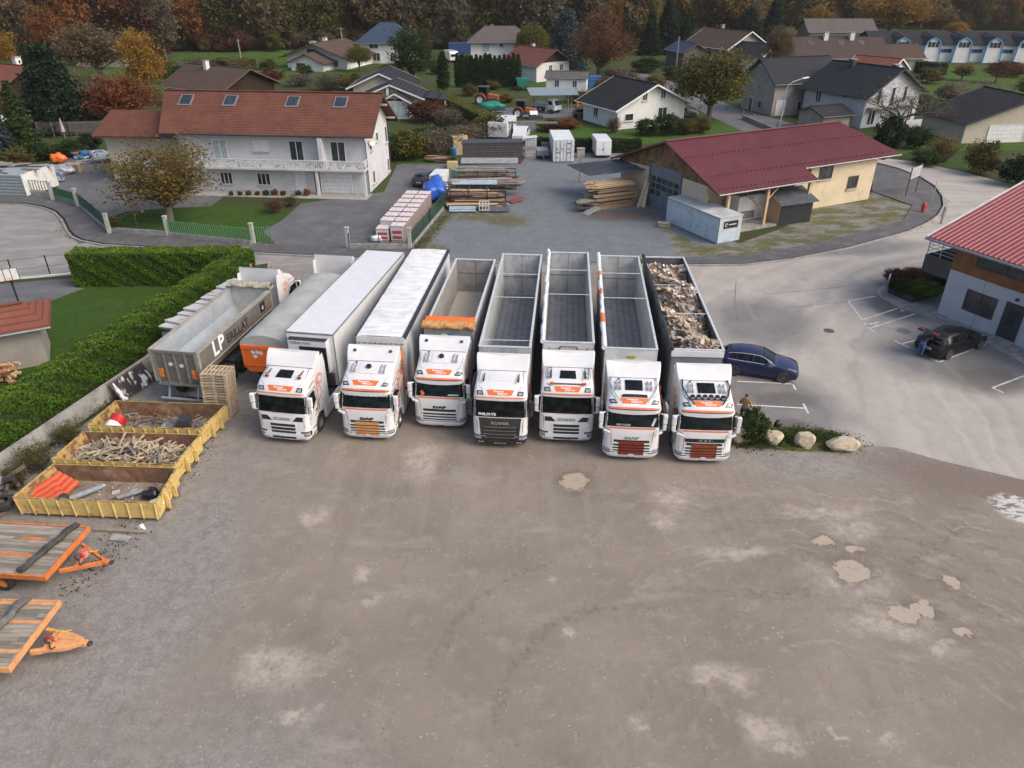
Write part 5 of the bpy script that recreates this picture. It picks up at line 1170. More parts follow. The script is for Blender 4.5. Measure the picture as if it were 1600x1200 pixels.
m.box(17.5,17.9,v0-1.25,v0-.003,2.66,5.6); m.build('pillar', W_white, r)
m = MB(); m.lathe([(.001,0),(.3,.03),(.42,.10)],(0,0,0),'X',18); ds = m.build('satellite_dish', M_offwhite, r, smooth=True); ds.location = (22.2,-2.9,4.9); ds.rotation_euler = (0,0,R(-40))
m = MB(); m.box(3.4,22.2,-6.6,v0-.01,-.1,.05); m.build('terrace', mat('pale_terrace',(.36,.34,.31),(.27,.26,.24),1.5,.9), r)
m = MB(); e = 0
m.box(-6.6,2.19,-2.0,3.2,-.3,5.35); m.build('annex_wall', W_beige, r)
slab(r,'annex_roof',[(-7.2,-3.2,4.95),(2.19,-3.2,4.95),(2.19,0,7.0),(-6.4,0,7.0)],T_red,.14); slab(r,'annex_roof',[(2.19,3.9,4.5),(-7.2,3.9,4.5),(-6.4,0,7.0),(2.19,0,7.0)],T_red,.14)
door(r, frameM((-3.2,-2.004,1.3),(1,0,0),(0,-1,0)), 3.4, 2.6, M_offwhite, 'garage_door', 4)
# potted plants row handled with the vegetation
# --- timber merchant's building with crimson sheet roof
A_ = (13.59,67.81); r = thing('workshop','cream workshop with crimson sheet metal roof and weathered timber gable','building',(A_[0],A_[1],0),R(26.45))
zr = lambda v: 6.5-.37*abs(v)
m = MB(); m.prism([(.85,-5.4,-.2),(.85,-5.4,zr(5.4)-.14),(.85,0,zr(0)-.14),(.85,7.6,zr(7.6)-.14),(.85,7.6,-.2)],(.25,0,0)); m.build('gable_wall', W_cream, r)
m = MB(); m.box(11.2,21.6,-5.4,-5.15,-.2,zr(5.4)-.14); m.box(21.35,21.6,-5.149,7.6,-.2,zr(7.6)-.14); m.box(1.101,21.349,7.35,7.6,-.2,zr(7.6)-.16); m.box(1.101,11.2,-3.2,-3.0,-.2,zr(3.2)-.14); m.box(11.2,11.4,-5.149,-3.2,-.2,4.2); m.build('wall', W_cream, r)
m = MB(); m.prism([(21.6,-5.4,zr(5.4)-.14),(21.6,7.6,zr(7.6)-.14),(21.6,0,6.36)],(-.25,0,0)); m.build('gable', W_cream, r)
m = MB(); m.prism([(.80,-7.0,3.70),(.80,-7.0,zr(7.0)-.14),(.80,0,6.36),(.80,7.9,zr(7.9)-.14),(.80,7.9,3.3),(.80,2.9,3.62)],(.047,0,0)); m.build('timber_gable', W_oldwood, r)
slab(r,'roof_slope',[(.1,-7.8,3.61),(11.4,-7.8,3.61),(11.4,-6.0,4.28),(.1,-6.0,4.28)],M_ribred,.1,.25,.035)
slab(r,'roof_slope',[(.1,-6.0,4.28),(24.0,-6.0,4.28),(21.6,0,6.5),(.1,0,6.5)],M_ribred,.1,.25,.035)
slab(r,'roof_slope',[(22.6,8.4,3.39),(.1,8.4,3.39),(.1,0,6.5),(21.6,0,6.5)],M_ribred,.1,.25,.035)
m = MB(); m.bar((.1,0,6.55),(21.6,0,6.55),.34,.06); m.bar((.07,-7.8,3.56),(.07,0,6.45),.05,.18); m.bar((.07,8.4,3.34),(.07,0,6.45),.05,.18); m.build('roof_trim', M_ribred, r)
m = MB(); m.tube((11.45,-6.08,4.2),(24.0,-6.08,4.2),.07,n=6); m.tube((.1,-7.88,3.54),(11.4,-7.88,3.54),.07,n=6); m.build('gutter', M_steel, r)
m = MB()
for (v,z,uu) in ((-2.6,0,23.0),(-5.5,0,23.6),(-7.3,0,11.2)):
    u = .5
    while u < uu-.3: m.obox((u,v,zr(v)+.06),(.10,.09,.07),0,math.atan(.37)); u += .5
m.build('snow_guard', mat('dark_red_guard',(.10,.014,.016)), r)
gd = frameM((.85-.004,.35,2.0),(0,-1,0),(-1,0,0)); m = MB(); m.mbox(gd @ Matrix.Translation((0,0,.03)), 4.5, 4.0, .06); dr = m.build('garage_door', mat('grey_sectional_door',(.16,.19,.22),(.13,.155,.18),1,.5), r)
for row in range(3):
    for c in range(5):
        if (row,c) == (2,2): continue
        m = MB(); m.mbox(gd @ Matrix.Translation((-1.72+c*.86,.72-row*.62,.068)), .68, .46, .02); m.build('pane', M_ind, dr)
m = MB(); m.mbox(gd @ Matrix.Translation((-2.35,0,.05)), .2, 4.1, .16); m.mbox(gd @ Matrix.Translation((2.33,0,.05)), .12, 4.1, .14); m.mbox(gd @ Matrix.Translation((0,-.55,.075)), .06,2.8,.02); m.mbox(gd @ Matrix.Translation((.86,-.55,.075)), .06,2.8,.02); m.build('frame', mat('grey_door_frame',(.12,.15,.18)), dr)
YF = lambda u, z: frameM((u,-5.404,z),(1,0,0),(0,-1,0))
win(r, YF(14.9,3.35), 1.7, 1.25, M_winb); win(r, YF(18.8,2.0), 1.35, 1.2, M_winb); win(r, YF(12.3,3.8), 1.2, .8, M_winb, sill=False)
m = MB()
for u,v in ((1.6,-7.4),(6.0,-7.4),(10.9,-7.4)): m.box(u-.12,u+.12,v-.12,v+.12,0,zr(7.4)-.15)
m.bar((1.0,-7.4,zr(7.4)-.25),(11.3,-7.4,zr(7.4)-.25),.14,.2)
for u in (6.0,): m.bar((u,-7.4,2.3),(u+1.3,-7.4,3.5),.1); m.bar((u,-7.4,1.2),(u-1.2,-4.5,3.4),.1)
m.build('porch_frame', M_lumber, r)
m = MB(); m.poly([(6.8,-7.9),(1.3,-7.9),(1.3,-3.21),(11.19,-3.21),(11.19,-6.0),(9,-7.6)],-.02,.16); m.build('porch_floor', M_conc, r)
# lumber lean-to
lt = thing('lean_to','lumber lean-to with dark grey ribbed roof against the workshop gable','lean-to',(*G(955,330),0)); ox, oy = lt.location.x, lt.location.y
def rel(px,py,z): g = G(px,py,z); return (g[0]-ox, g[1]-oy, z)
slab(lt,'roof',[rel(886,257,2.65),rel(921,274,2.6),rel(1017,264,3.25),rel(991,246,3.5)],M_ribgrey,.06)
q0 = Vector(rel(886,257,2.65)); q1 = Vector(rel(921,274,2.6)); q2 = Vector(rel(1017,264,3.25)); q3 = Vector(rel(991,246,3.5))
m = MB(); n = 26
for k in range(n): f = (k+.5)/n; a = q0.lerp(q3,f); b = q1.lerp(q2,f); m.bar(a+Vector((0,0,.03)), b+Vector((0,0,.03)), .07, .05)
m.build('roof_rib', M_ribgrey, lt)
m = MB()
for p in (rel(927,325,0), rel(905,285,0)): m.box(p[0]-.07,p[0]+.07,p[1]-.07,p[1]+.07,0,2.55)
m.build('post', M_oldwood, lt)
rs = random.Random(77)
pa = Vector((*G(932,329),0)); pb_ = Vector((*G(993,321),0)); d = (pb_-pa).normalized(); nb = Vector((-d.y,d.x,0)); LL = (pb_-pa).length
for lev,(z0_,z1_) in enumerate(((.1,.55),(.95,1.45),(1.75,2.2))):
    m = MB()
    for i in range(62):
        f = rs.uniform(0,2.2); z = rs.uniform(z0_,z1_); l_ = LL*rs.uniform(.75,1.12); c = pa+d*(LL*.5+rs.uniform(-.35,.35)-.4*lev*.3)+nb*f; m.mat(rs.choice([0,0,1])).obox((c.x,c.y,z),(l_,.16,.045),math.atan2(d.y,d.x)+rs.gauss(0,.012))
    c0 = pa+d*LL*.5+nb*1.1; m.mat(2).obox((c0.x,c0.y,z0_-.08),(LL,2.4,.08),math.atan2(d.y,d.x))
    tag(m.build('lumber_stack', [M_lumber, mat('tan_lumber',(.46,.32,.18),(.33,.22,.12),5,.85), M_oldwood], fix=False), ('bottom layer of lumber under the grey lean-to roof','middle layer of lumber under the grey lean-to roof','top layer of lumber close beneath the lean-to roof')[lev], 'lumber', 'lumber layers under the lean-to')
m = MB(); c = pa-d*1.1
for i in range(16): m.mat(rs.randrange(2)).obox((c.x+rs.uniform(-.4,.5),c.y+rs.uniform(-.2,.9),rs.uniform(.1,1.0)),(rs.uniform(1.0,1.9),.3,.12),rs.gauss(.1,.15))
tag(m.build('sleeper_pile', [mat('dark_sleepers',(.09,.075,.065),(.05,.043,.04),4,.9), M_oldwood], fix=False), 'dark pile of old sleepers at the left end of the lean-to', 'timber', kind='stuff')
m = MB(); p0 = Vector((*G(1000,323),0))
for i in range(13):
    a = p0+Vector((rs.uniform(-.35,.5),rs.uniform(-.3,.2),0)); b = p0+Vector((rs.uniform(.35,.8),rs.uniform(.5,.7),rs.uniform(2.0,2.5))); m.bar(a,b,.09,.03)
tag(m.build('leaning_boards', mat('pale_new_boards',(.68,.52,.33),(.55,.40,.24),5,.8)), 'fan of pale boards leaning against the wall beside the grey door', 'boards')
pA = G(928,331); m = MB(); m.obox((0,0,.25),(1.5,1.0,.05),R(30),0,R(-18)); o = m.build('grey_sheet', M_galv); o.location = (pA[0]-.3,pA[1]-.5,0); tag(o,'grey sheet lying tilted in front of the lumber','sheet')
# site container
c0, c1, c2 = (Vector(G(*q)) for q in ((1040,346),(1120,382),(1156,375)))
dl = (c1-c0); L_ = dl.length; dl.normalize(); nl = Vector((-dl.y,dl.x)); wd = 2.35
ct = thing('site_container','pale blue grey site container with black nameplate in front of the workshop','container',(c0.x,c0.y,0),math.atan2(dl.y,dl.x))
m = MB(); m.box(0,L_,0,wd,.05,2.15); M_cont = mat('pale_blue_grey_paint',(.52,.60,.67),(.45,.53,.59),1,.5,dirt=(.32,.30,.27),dscale=1.5); bx = m.build('box', M_cont, ct, bevel=.03)
m = MB()
for k in (0,.5,1.0): m.box(L_*k-.03,L_*k+.03,-.02,-.002,.06,2.12)
m.box(0,L_,-.02,-.002,2.05,2.15); m.build('seam', M_galv, bx)
m = MB(); m.box(-.06,L_+.06,-.06,wd+.06,2.152,2.24); rf = m.build('roof', mat('stained_container_roof',(.40,.43,.44),(.52,.54,.54),.9,.6,dirt=(.28,.2,.15),dscale=.8), ct)
m = MB(); m.box(L_+.002,L_+.03,.45,1.95,1.25,1.85); np_ = m.build('nameplate', M_text_k, ct)
text('DESVIGNES', .2, M_text_w, np_, frameM((L_+.034,1.3,1.55),(0,1,0),(1,0,0))) if False else None
m = MB(); ring(m,(.72,1.55),.10,.14,L_+.034,a1=300); m.box(L_+.031,L_+.036,.98,1.75,1.52,1.58); m.build('emblem', M_text_w, np_, fix=False)
p = Vector(G(1037,355)); m = MB()
for k in range(9): m.tube((p.x-.5,p.y+.18*(k%3)-.1,.09+.15*(k//3)),(p.x+.5,p.y-.25+.18*(k%3),.09+.15*(k//3)),.075,n=8)
tag(m.build('log_pile', mat('cut_logs',(.40,.34,.24),(.22,.17,.12),8,.9)), 'small pile of cut logs at the container foot', 'logs')
# white cabinet and dark shed under the porch
b0, b1 = Vector(G(1150,348)), Vector(G(1190,342)); e = (b1-b0); L_ = e.length; rz = math.atan2(e.y,e.x)
o = thing('outhouse','small white outhouse with hatch under the workshop eave','outhouse',(b0.x,b0.y,0),rz); MB().box(0,L_,0,1.8,0,2.35).build('wall', W_white2, o); MB().box(.3,1.9,-.02,-.003,.25,.95).build('hatch', mat('grey_hatch',(.16,.17,.16),(.3,.3,.28),5), o); MB().box(-.15,L_+.15,-.3,1.9,2.353,2.45).build('roof', M_galv, o); MB().box(1.0,1.7,-.03,-.003,2.0,2.2).build('vent', M_galv, o)
s0, s1 = Vector(G(1216,353)), Vector(G(1265,346)); e = s1-s0; L_ = e.length; rz = math.atan2(e.y,e.x)
o = thing('garden_shed','anthracite ribbed shed with open plywood side at the workshop porch','shed',(s0.x,s0.y,0),rz)
m = MB(); k = 0.0
m.box(0,L_,0,.05,0,1.95)
while k < L_: m.box(k,k+.06,-.03,-.002,0,1.95); k += .24
m.build('clad_wall', M_anth, o); MB().box(0,.04,.051,1.9,0,2.15).box(L_-.05,L_,.051,1.9,0,2.1).box(.041,L_-.051,1.85,1.9,0,2.3).build('side_wall', M_lumber, o)
slab(o,'roof',[(-.35,-.35,1.93),(L_+.3,-.35,1.93),(L_+.3,2.1,2.75),(-.35,2.1,2.75)],M_ribgrey,.05,.22,.04)
# --- grey and timber building on the right
r = thing('office_building','grey panelled office with timber band and red sheet roof','building',(28.22,44.84,0),math.atan2(-.89,.456))
m = MB(); m.box(0,14,0,12,-.2,3.15); m.build('wall', mat('pale_grey_cladding',(.42,.44,.48),(.38,.40,.44),1.2,.5), r)
m = MB(); m.prism([(0.001,-.03,3.15),(0.001,-.03,5.05),(0.001,10,7.9),(0.001,12,7.4),(0.001,12,3.15)],(13.9,0,0)); m.build('upper_wall', striped('warm_timber_cladding',(.30,.14,.06),(.17,.075,.035),(('Z',2.2,'SIN'),),.6,1.1,(.36,.18,.08),.01,0,.35,.65,.4), r)
slab(r,'roof_slope',[(-1.5,-1.0,5.0),(14.5,-1.0,5.0),(14.5,10,8.12),(-1.5,10,8.12)],M_ribred2,.12,.32,.05)
slab(r,'roof_slope',[(14.5,13,7.2),(-1.5,13,7.2),(-1.5,10,8.12),(14.5,10,8.12)],M_ribred2,.12,.32,.05)
m = MB(); m.bar((-1.55,-1.0,4.98),(-1.55,10,8.1),.06,.2); m.build('verge_trim', M_offwhite, r)
m = MB(); m.tube((-1.55,-1.1,4.9),(14.5,-1.1,4.9),.09,n=8); m.build('gutter', M_steel, r)
RF = lambda x, z, o=.034: frameM((x,-o,z),(1,0,0),(0,-1,0))
w_ = win(r, RF(2.46,1.62,.004), 1.98, 1.38, M_anth, 1, False); win(r, RF(4.3,4.15), 5.6, .72, M_anth, 2, False, name='strip_window')
door(r, RF(4.58,1.16,.004), 1.02, 2.3, M_anth); MB().box(4.3,4.9,-.062,-.055,1.0,2.05).build('door_pane', M_ind, r)
MB().box(4.0,5.2,-.9,-.01,-.05,.14).build('step', M_conc, r); MB().box(4.45,4.6,-.16,-.004,2.62,2.78).build('wall_lamp', M_anth, r)
m = MB(); m.box(2.4,2.42,-.008,-.002,2.35,3.15); m.box(2.4,2.42,-.008,-.002,0,.9); m.box(0,4,-.008,-.002,3.13,3.15); m.build('cladding_joint', M_anth, r)
m = MB(); m.box(-2.0,-.01,.1,3.4,2.35,2.5); m.box(-2.0,-1.95,.1,3.4,2.5,3.5); m.box(-1.949,-.01,.1,.15,2.5,3.5); bl = m.build('balcony', M_anth, r)
m = MB()
for x in (-1.93,-1.0): m.tube((x,.12,3.5),(x,.12,4.95),.035,n=6)
for z in (3.75,4.0,4.25): m.tube((-1.95,.12,z),(-.02,.12,z),.02,n=6); m.tube((-1.95,.12,z),(-1.95,3.3,z),.02,n=6)
m.build('railing', M_galv, bl)
# planter
g = [G(*q) for q in ((1388,458),(1424,474),(1474,458),(1466,430),(1392,432))]; cx_, cy_ = sum(p[0] for p in g)/5, sum(p[1] for p in g)/5
o = thing('planter','dark edged raised planter with clipped bushes beside the office','planter',(cx_,cy_,0)); gl = [(p[0]-cx_,p[1]-cy_) for p in g]
m = MB()
for k in range(5): a, b = Vector(gl[k]), Vector(gl[(k+1)%5]); m.bar((a.x,a.y,.25),(b.x,b.y,.25),.1,.5)
m.build('kerb_wall', M_anth, o); MB().poly(gl,.0,.4).build('soil', mat('dark_soil',(.05,.04,.03)), o)
PLANTER = g
a = G(1378,462); sg_ = thing('notice_board','small pale notice board on posts behind red tape beside the planter','sign',(a[0]+.3,a[1]+.2,0),R(60)); MB().box(-.6,.6,-.03,.03,.35,1.35).build('board', M_offwhite, sg_); MB().box(-.6,-.54,-.05,.05,0,1.4).box(.54,.6,-.05,.05,0,1.4).build('post', M_steel, sg_)
MB().box(-.7,.7,-.06,-.05,.3,.42).build('tape', mat('red_tape',(.6,.05,.06)), sg_)
a = G(1583,560); o = thing('letter_box','green letter box on a pole outside the office','letter box',(31.2,38.9,0),R(-63)); MB().tube((0,-.8,0),(0,-.8,1.2),.03,n=8).build('pole', M_anth, o); MB().box(-.2,.2,-.95,-.65,1.2,1.55).build('box', mat('dark_green_box',(.03,.10,.07)), o, bevel=.03)
# --- background houses
W = dict
house('white gabled house with dark tiled roof and clipped bushes in front',18.0,115.1,R(-63),9,11.8,3.1,5.8,W_white2,T_dark2,[('r',-1.4,4.15,.85,1.15),('r',1.75,4.25,.85,1.15),('r',-3.9,1.55,1.5,1.0,W(mull=0)),('r',1.9,1.5,1.6,2.0),('f',-1,1.6,1.2,1.2)],(.9,.9),trim=M_winw,chim=())
house('small white outbuilding with grey fibre roof and two windows',10.3,147.3,R(-9),7.4,4.2,2.5,3.3,W_white2,T_grey,[('f',-1.7,1.35,.85,1.3),('f',1.6,1.35,.85,1.3)],(.3,.3),cat='outbuilding',name='outbuilding')
house('white two-storey house with grey brown hipped roof behind the tall hedge',-2.9,200,R(2),14.5,10,4.9,7.6,W_white2,T_brown if False else striped('grey_brown_tiles',(.13,.11,.105),(.10,.085,.08),(('Z',1.65,'SAW'),),.85,.8,None,.05),[('f',-3.6,3.4,1.7,1.6,W(pane=M_curt)),('f',0.2,3.7,.9,.8),('f',4.0,3.7,.9,.8),('f',6,3.7,.9,.8),('f',-3.6,1.0,1.6,1.4)],(1.0,1.0),hip=.55,chim=((-2,1,.7,.6,M_conc),))
house('chalet with brown red roof, dark timber gable and white base',5.2,164.5,R(-52),10,8.6,3.5,5.9,W_white2,striped('maroon_tiles',(.20,.08,.06),(.15,.06,.05),(('Z',1.65,'SAW'),),.85,.8,None,.05),[('r',-.7,2.4,.9,1.2),('r',2.2,2.4,.9,1.2),('r',-.2,.5,1.0,.4),('r',1.9,.5,.9,.4),('f',-1,1.6,1,1)],(1.0,.9),gab=W_dark,chim=((-2,.5,.6,.7,M_offwhite),))
house('two-storey white house with blue grey hipped roof at the wood edge',-30,197,R(-4),12.5,11,5.0,8.6,W_white2,T_blue,[('f',-2.5,3.9,2.2,1.3),('f',3,4.0,1.6,1.3),('f',-2,1.4,1.8,1.8),('f',2,1.2,1.2,1.8)],(.8,.9),hip=.75)
house('low chalet with wide brown roof and timber balcony by the field',-42.5,187.5,R(-106),13,15,2.7,5.3,W_white2,T_brown,[('r',-4.6,1.2,1.6,1.3,W(fm=M_winb)),('r',4.5,1.2,1.6,1.3,W(fm=M_winb)),('r',-1,3.6,2.2,.9,W(fm=M_winb)),('f',1,1.3,1,1.2)],(1.6,1.3),gab=W_white,chim=((-1,-1.5,.9,1.0,M_offwhite),(2,-3,1.1,.9,M_offwhite)))
house('brown roofed entrance wing in front of the low chalet',-44.6,178.6,R(-106),5,8,2.0,3.6,W_white2,T_brown,[('r',-1.5,1.0,2.2,1.2,W(fm=M_winb))],(.9,.9))
house('dark roofed bungalow with white verge boards behind the white house',-21.5,133.5,R(-90),10,9.0,3.3,5.2,W_beige,T_dark,[('r',1.5,1.8,1.2,1.2)],(.8,1.0),trim=M_winw)
o = house('front wing of the dark roofed bungalow with white brackets',-18.6,123.5,R(-90),7,8.6,2.9,4.6,W_beige,T_dark,[('r',3.0,1.4,.8,1.2)],(.8,1.0),trim=M_winw)
m = MB(); m.prism([(3.3,4.6,2.75),(3.3,8.6,2.25),(3.3,8.6,2.15),(3.3,4.6,2.65)],(-7,0,0)); m.build('side_roof', T_dark, o); MB().box(3.0,3.2,8.2,8.4,0,2.2).build('post', M_winw, o)
o = house('glazed gable room with white frames and curtains behind the white house',-17.6,118.6,R(-90),3,4.2,2.6,3.7,W_beige,T_dark,[('r',0,1.25,3.6,2.3,W(pane=M_curt,mull=3)),('r',0,2.75,2.6,.5,W(sill=False,mull=1))],(.5,.5),trim=M_winw,cat='conservatory',name='conservatory',chim=((-1,-1.4,.35,1.2,M_offwhite),))
c = G(345,112,5.0); house('brown roofed house with timber gable and white chimney behind the red roof',c[0],c[1]-1,R(-30),13,11,3.6,6.0,W_dark,T_brown,[],(1.0,1.0),chim=((-1.5,-1,.7,1.2,M_offwhite),))
c = G(15,128,4.5); house('dark timber chalet with orange red roof at the left edge',c[0]-1,c[1],R(-28),13,11,4.2,7.2,W_dark,T_red2,[('r',1,3.2,.8,.9),('r',-2.5,1.4,2.0,1.8),('f',3.5,2.6,1.1,1.2)],(1.0,1.0),chim=((3.2,1.2,.9,1.5,M_offwhite),),base=(.9,W_white2))
c = G(150,72,4.5); house('red roofed house half hidden by bare trees at the wood edge',c[0],c[1]+6,R(-12),13,9,3.2,6,W_beige,T_brown,[],(.8,.8))
c = G(1128,66,4.5); house('grey gabled house with brown roof and white verges behind the round tree',c[0],c[1]-4,R(-62),14,11.5,4.6,7.6,W_grey,T_brown,[('r',-1,3,1,1.2)],(.9,.9),trim=M_winw,chim=((-3,1,.7,1.2,M_conc),))
c = G(1075,104); house('small grey timber house with blue grey roof left of the round tree',c[0],c[1]+3,R(-75),9,6,3.4,5.0,W_grey_wood,T_blue,[('r',-.3,1.9,.9,1.2)],(.5,.5))
c = G(1181,112); house('white house with dark blue roof right of the round tree',c[0],c[1]+4,R(-50),9,8,3.4,5.6,W_white2,T_dark,[('r',.8,1.9,1.3,1.0,W(mull=1))],(.6,.6))
house('tall grey rendered barn house with charcoal roof beside the road',44.3,125.2,R(17),11.5,8.4,5.1,7.9,W_grey,T_dark,[('l',-.8,1.2,.7,1.0,W(fm=M_winb)),('f',-.6,1.3,1.6,1.3),('f',2.2,1.4,1.2,1.1),('f',4.2,1.4,1.0,1.1)],(.6,.7),doors=(('l',1.6,.9,1.9,M_winb),('f',-4.3,1.6,2.2,M_offwhite)),trim=M_anth)
o = house('pale rendered house with large charcoal roof and tall narrow windows',52.2,117.1,R(-62),11,11.5,4.6,7.7,W_blueish,T_dark,[('r',-3.2,4.1,.8,2.2,W(sill=False,mull=0)),('r',-.3,4.1,.8,2.2,W(sill=False,mull=0)),('r',2.3,4.1,.8,2.2,W(sill=False,mull=0)),('r',-3.9,1.3,1.5,2.0,W(sill=False)),('r',4.4,1.3,1.1,2.2,W(sill=False)),('f',-2.8,3.2,1.0,1.6,W(sill=False)),('f',1.8,3.8,.9,.4,W(sill=False)),('f',3.4,1.7,1.2,.9)],(.8,.8),trim=M_anth,chim=((-2.0,-.8,.8,.9,M_anth),(3.6,1.4,.7,.9,M_anth)))
MB().box(5.504,6.4,-5.2,4.8,2.55,2.75).build('balcony', M_conc, o)
house('low grey garage with charcoal roof in front of the barn house',44.4,109.8,R(22),4.8,4.8,2.3,3.1,W_grey,T_dark,[],(.5,.5),cat='garage',name='garage',trim=M_anth)
c = G(1298,96,2); house('long house with mauve brown roof, skylights and two chimneys',c[0],c[1],R(2),19,12,3.6,7.0,W_beige,T_mauve,[('f',-2,1.7,1.2,1.2)],(.7,.7),chim=((-2.5,-.8,.9,1.3,M_offwhite),(3.2,-.8,.9,1.3,M_offwhite)),skyl=((-6,-2),(.5,-2),(5,-2)))
house('lower brown roofed wing at the right end of the mauve roofed house',c[0]+14.2,c[1]+1.5,R(2),9,9,3.2,5.4,W_beige,T_brown,[],(.4,.6))
c = G(1362,108,3); house('small house with orange red tiled roof behind the charcoal roof',c[0],c[1]-2,R(-48),8,8,3.5,5.4,W_white,T_red2,[],(.5,.5),trim=M_winw)
c = G(1305,52,2); house('far grey roofed house in front of the autumn wood',c[0],c[1],R(0),20,11,3.2,6.2,W_grey,T_grey,[],(.8,.8))
o = house('beige garage with wide white door and dark sloping roof at right edge',66.5,104.6,R(-83),9,17,2.7,5.6,W_beige,T_dark2,[],(.6,.6),cat='garage',name='garage',doors=(('r',-2.6,5.0,2.1,M_shut,W(name='garage_door',lines=3)),),trim=M_anth)
o = house('dark timber shed with low roof under trees at right edge',64.5,79.5,R(-70),6,7.5,2.6,3.8,W_grey_wood,T_dark2,[],(.4,.5),cat='shed',name='shed')
house('grey garage with red tiled hip roof beyond the long hedge',-32.2,36.6,R(28),10.6,3.0,2.8,3.35,W_grey,T_red2,[],(.7,.7),hip=.2,cat='garage',name='garage')
# blue framed hall
hx0, hy0 = 88.5, 196.5; o = thing('sports_hall','long white hall with dark roof and blue framed glazed bays','hall',(hx0,hy0,0),R(-6.5))
M_bluef = mat('sky_blue_frame',(.12,.33,.62),(.10,.28,.55),5,.5); MB().box(0,48,0,14,-.3,4.0).build('wall', W_white2, o)
slab(o,'roof_slope',[(-1,-.6,3.9),(49,-.6,3.9),(49,7,6.3),(-1,7,6.3)],mat('black_roof',(.025,.026,.03),(.035,.037,.042),.5,.8,spec=.1)); slab(o,'roof_slope',[(49,14.6,3.9),(-1,14.6,3.9),(-1,7,6.3),(49,7,6.3)],MC['black_roof'])
for k in range(6):
    x = 5.9+k*7.0; m = MB(); m.box(x-1.7,x+1.7,-1.2,-.003,0,3.6); m.prism([(x-1.7,-1.2,3.6),(x+1.7,-1.2,3.6),(x+1.2,-1.2,4.6),(x,-1.2,5.3),(x-1.2,-1.2,4.6)],(0,3.5,0)); b = m.build('bay', W_white2, o)
    m = MB()
    for s_ in (-1,1): m.bar((x+s_*2.0,-1.3,0),(x+s_*1.75,-1.3,3.7),.34,.2); m.bar((x+s_*1.75,-1.3,3.6),(x+s_*1.3,-1.3,4.75),.34,.2); m.bar((x+s_*1.3,-1.3,4.7),(x,-1.3,5.45),.34,.2)
    m.build('frame', M_bluef, b); win(b, frameM((x,-1.204,3.9),(1,0,0),(0,-1,0)), 2.6, 1.3, M_winw, 2, False)
    slab(b,'bay_roof',[(x-1.9,-1.4,3.9),(x-1.9,6.5,5.7),(x,6.5,6.3),(x,-1.4,5.6)],MC['black_roof'],.1); slab(b,'bay_roof',[(x+1.9,6.5,5.7),(x+1.9,-1.4,3.9),(x,-1.4,5.6),(x,6.5,6.3)],MC['black_roof'],.1)
    win(o, frameM((x+3.5,-.004,2.5),(1,0,0),(0,-1,0)), 2.9, .9, M_bluef, 2, False)
MB().box(34,34.3,-8,-7.8,0,6).build('sign_pole', M_steel, o) if False else None
a = G(1582,72); sb = thing('billboard','white billboard standing above the blue framed hall','sign',(a[0]+1.5,a[1]-26,0)); MB().box(-1.8,1.8,-.15,.15,4.2,7.8).build('board', mat('pale_blue_board',(.55,.62,.70)), sb); MB().box(-.2,.2,-.1,.1,0,4.2).build('post', M_steel, sb)
# ---------------------------------------------------------------- ground sheets
def pos_noise(n, scale, detail=6, rough=.62, stretch=(1,1,1), rot=0, color=False):
    g = n.nodes.new('ShaderNodeNewGeometry'); mp = n.nodes.new('ShaderNodeMapping'); mp.inputs['Scale'].default_value = stretch; mp.inputs['Rotation'].default_value = (0,0,rot)
    t = n.nodes.new('ShaderNodeTexNoise'); t.inputs['Scale'].default_value = scale; t.inputs['Detail'].default_value = detail; t.inputs['Roughness'].default_value = rough
    n.links.new(g.outputs['Position'], mp.inputs[0]); n.links.new(mp.outputs[0], t.inputs['Vector']); return t.outputs['Color' if color else 'Fac']
def mth(n, op, a, b=None, clamp=False):
    x = n.nodes.new('ShaderNodeMath'); x.operation = op; x.use_clamp = clamp
    for i, v in enumerate((a, b)):
        if v is None: continue
        if isinstance(v, bpy.types.NodeSocket): n.links.new(v, x.inputs[i])
        else: x.inputs[i].default_value = v
    return x.outputs[0]
def wobble(n, amp=.5, scale=1.2):
    g = n.nodes.new('ShaderNodeNewGeometry'); c = pos_noise(n, scale, 5, .65, color=True)
    s = n.nodes.new('ShaderNodeVectorMath'); s.operation = 'SUBTRACT'; n.links.new(c, s.inputs[0]); s.inputs[1].default_value = (.5,.5,.5)
    m = n.nodes.new('ShaderNodeVectorMath'); m.operation = 'SCALE'; n.links.new(s.outputs[0], m.inputs[0]); m.inputs['Scale'].default_value = amp
    a = n.nodes.new('ShaderNodeVectorMath'); a.operation = 'ADD'; n.links.new(g.outputs['Position'], a.inputs[0]); n.links.new(m.outputs[0], a.inputs[1]); return a.outputs[0]
def ellipse(n, vec, cx, cy, rx, ry, soft=.35, rot=0):
    mp = n.nodes.new('ShaderNodeMapping'); mp.vector_type = 'TEXTURE'; mp.inputs['Location'].default_value = (cx,cy,0); mp.inputs['Rotation'].default_value = (0,0,rot); mp.inputs['Scale'].default_value = (rx,ry,1e3)
    n.links.new(vec, mp.inputs[0]); l = n.nodes.new('ShaderNodeVectorMath'); l.operation = 'LENGTH'; n.links.new(mp.outputs[0], l.inputs[0])
    r_ = n.nodes.new('ShaderNodeMapRange'); r_.inputs[1].default_value = 1+soft*.5; r_.inputs[2].default_value = 1-soft*.5; n.links.new(l.outputs['Value'], r_.inputs[0]); return r_.outputs[0]
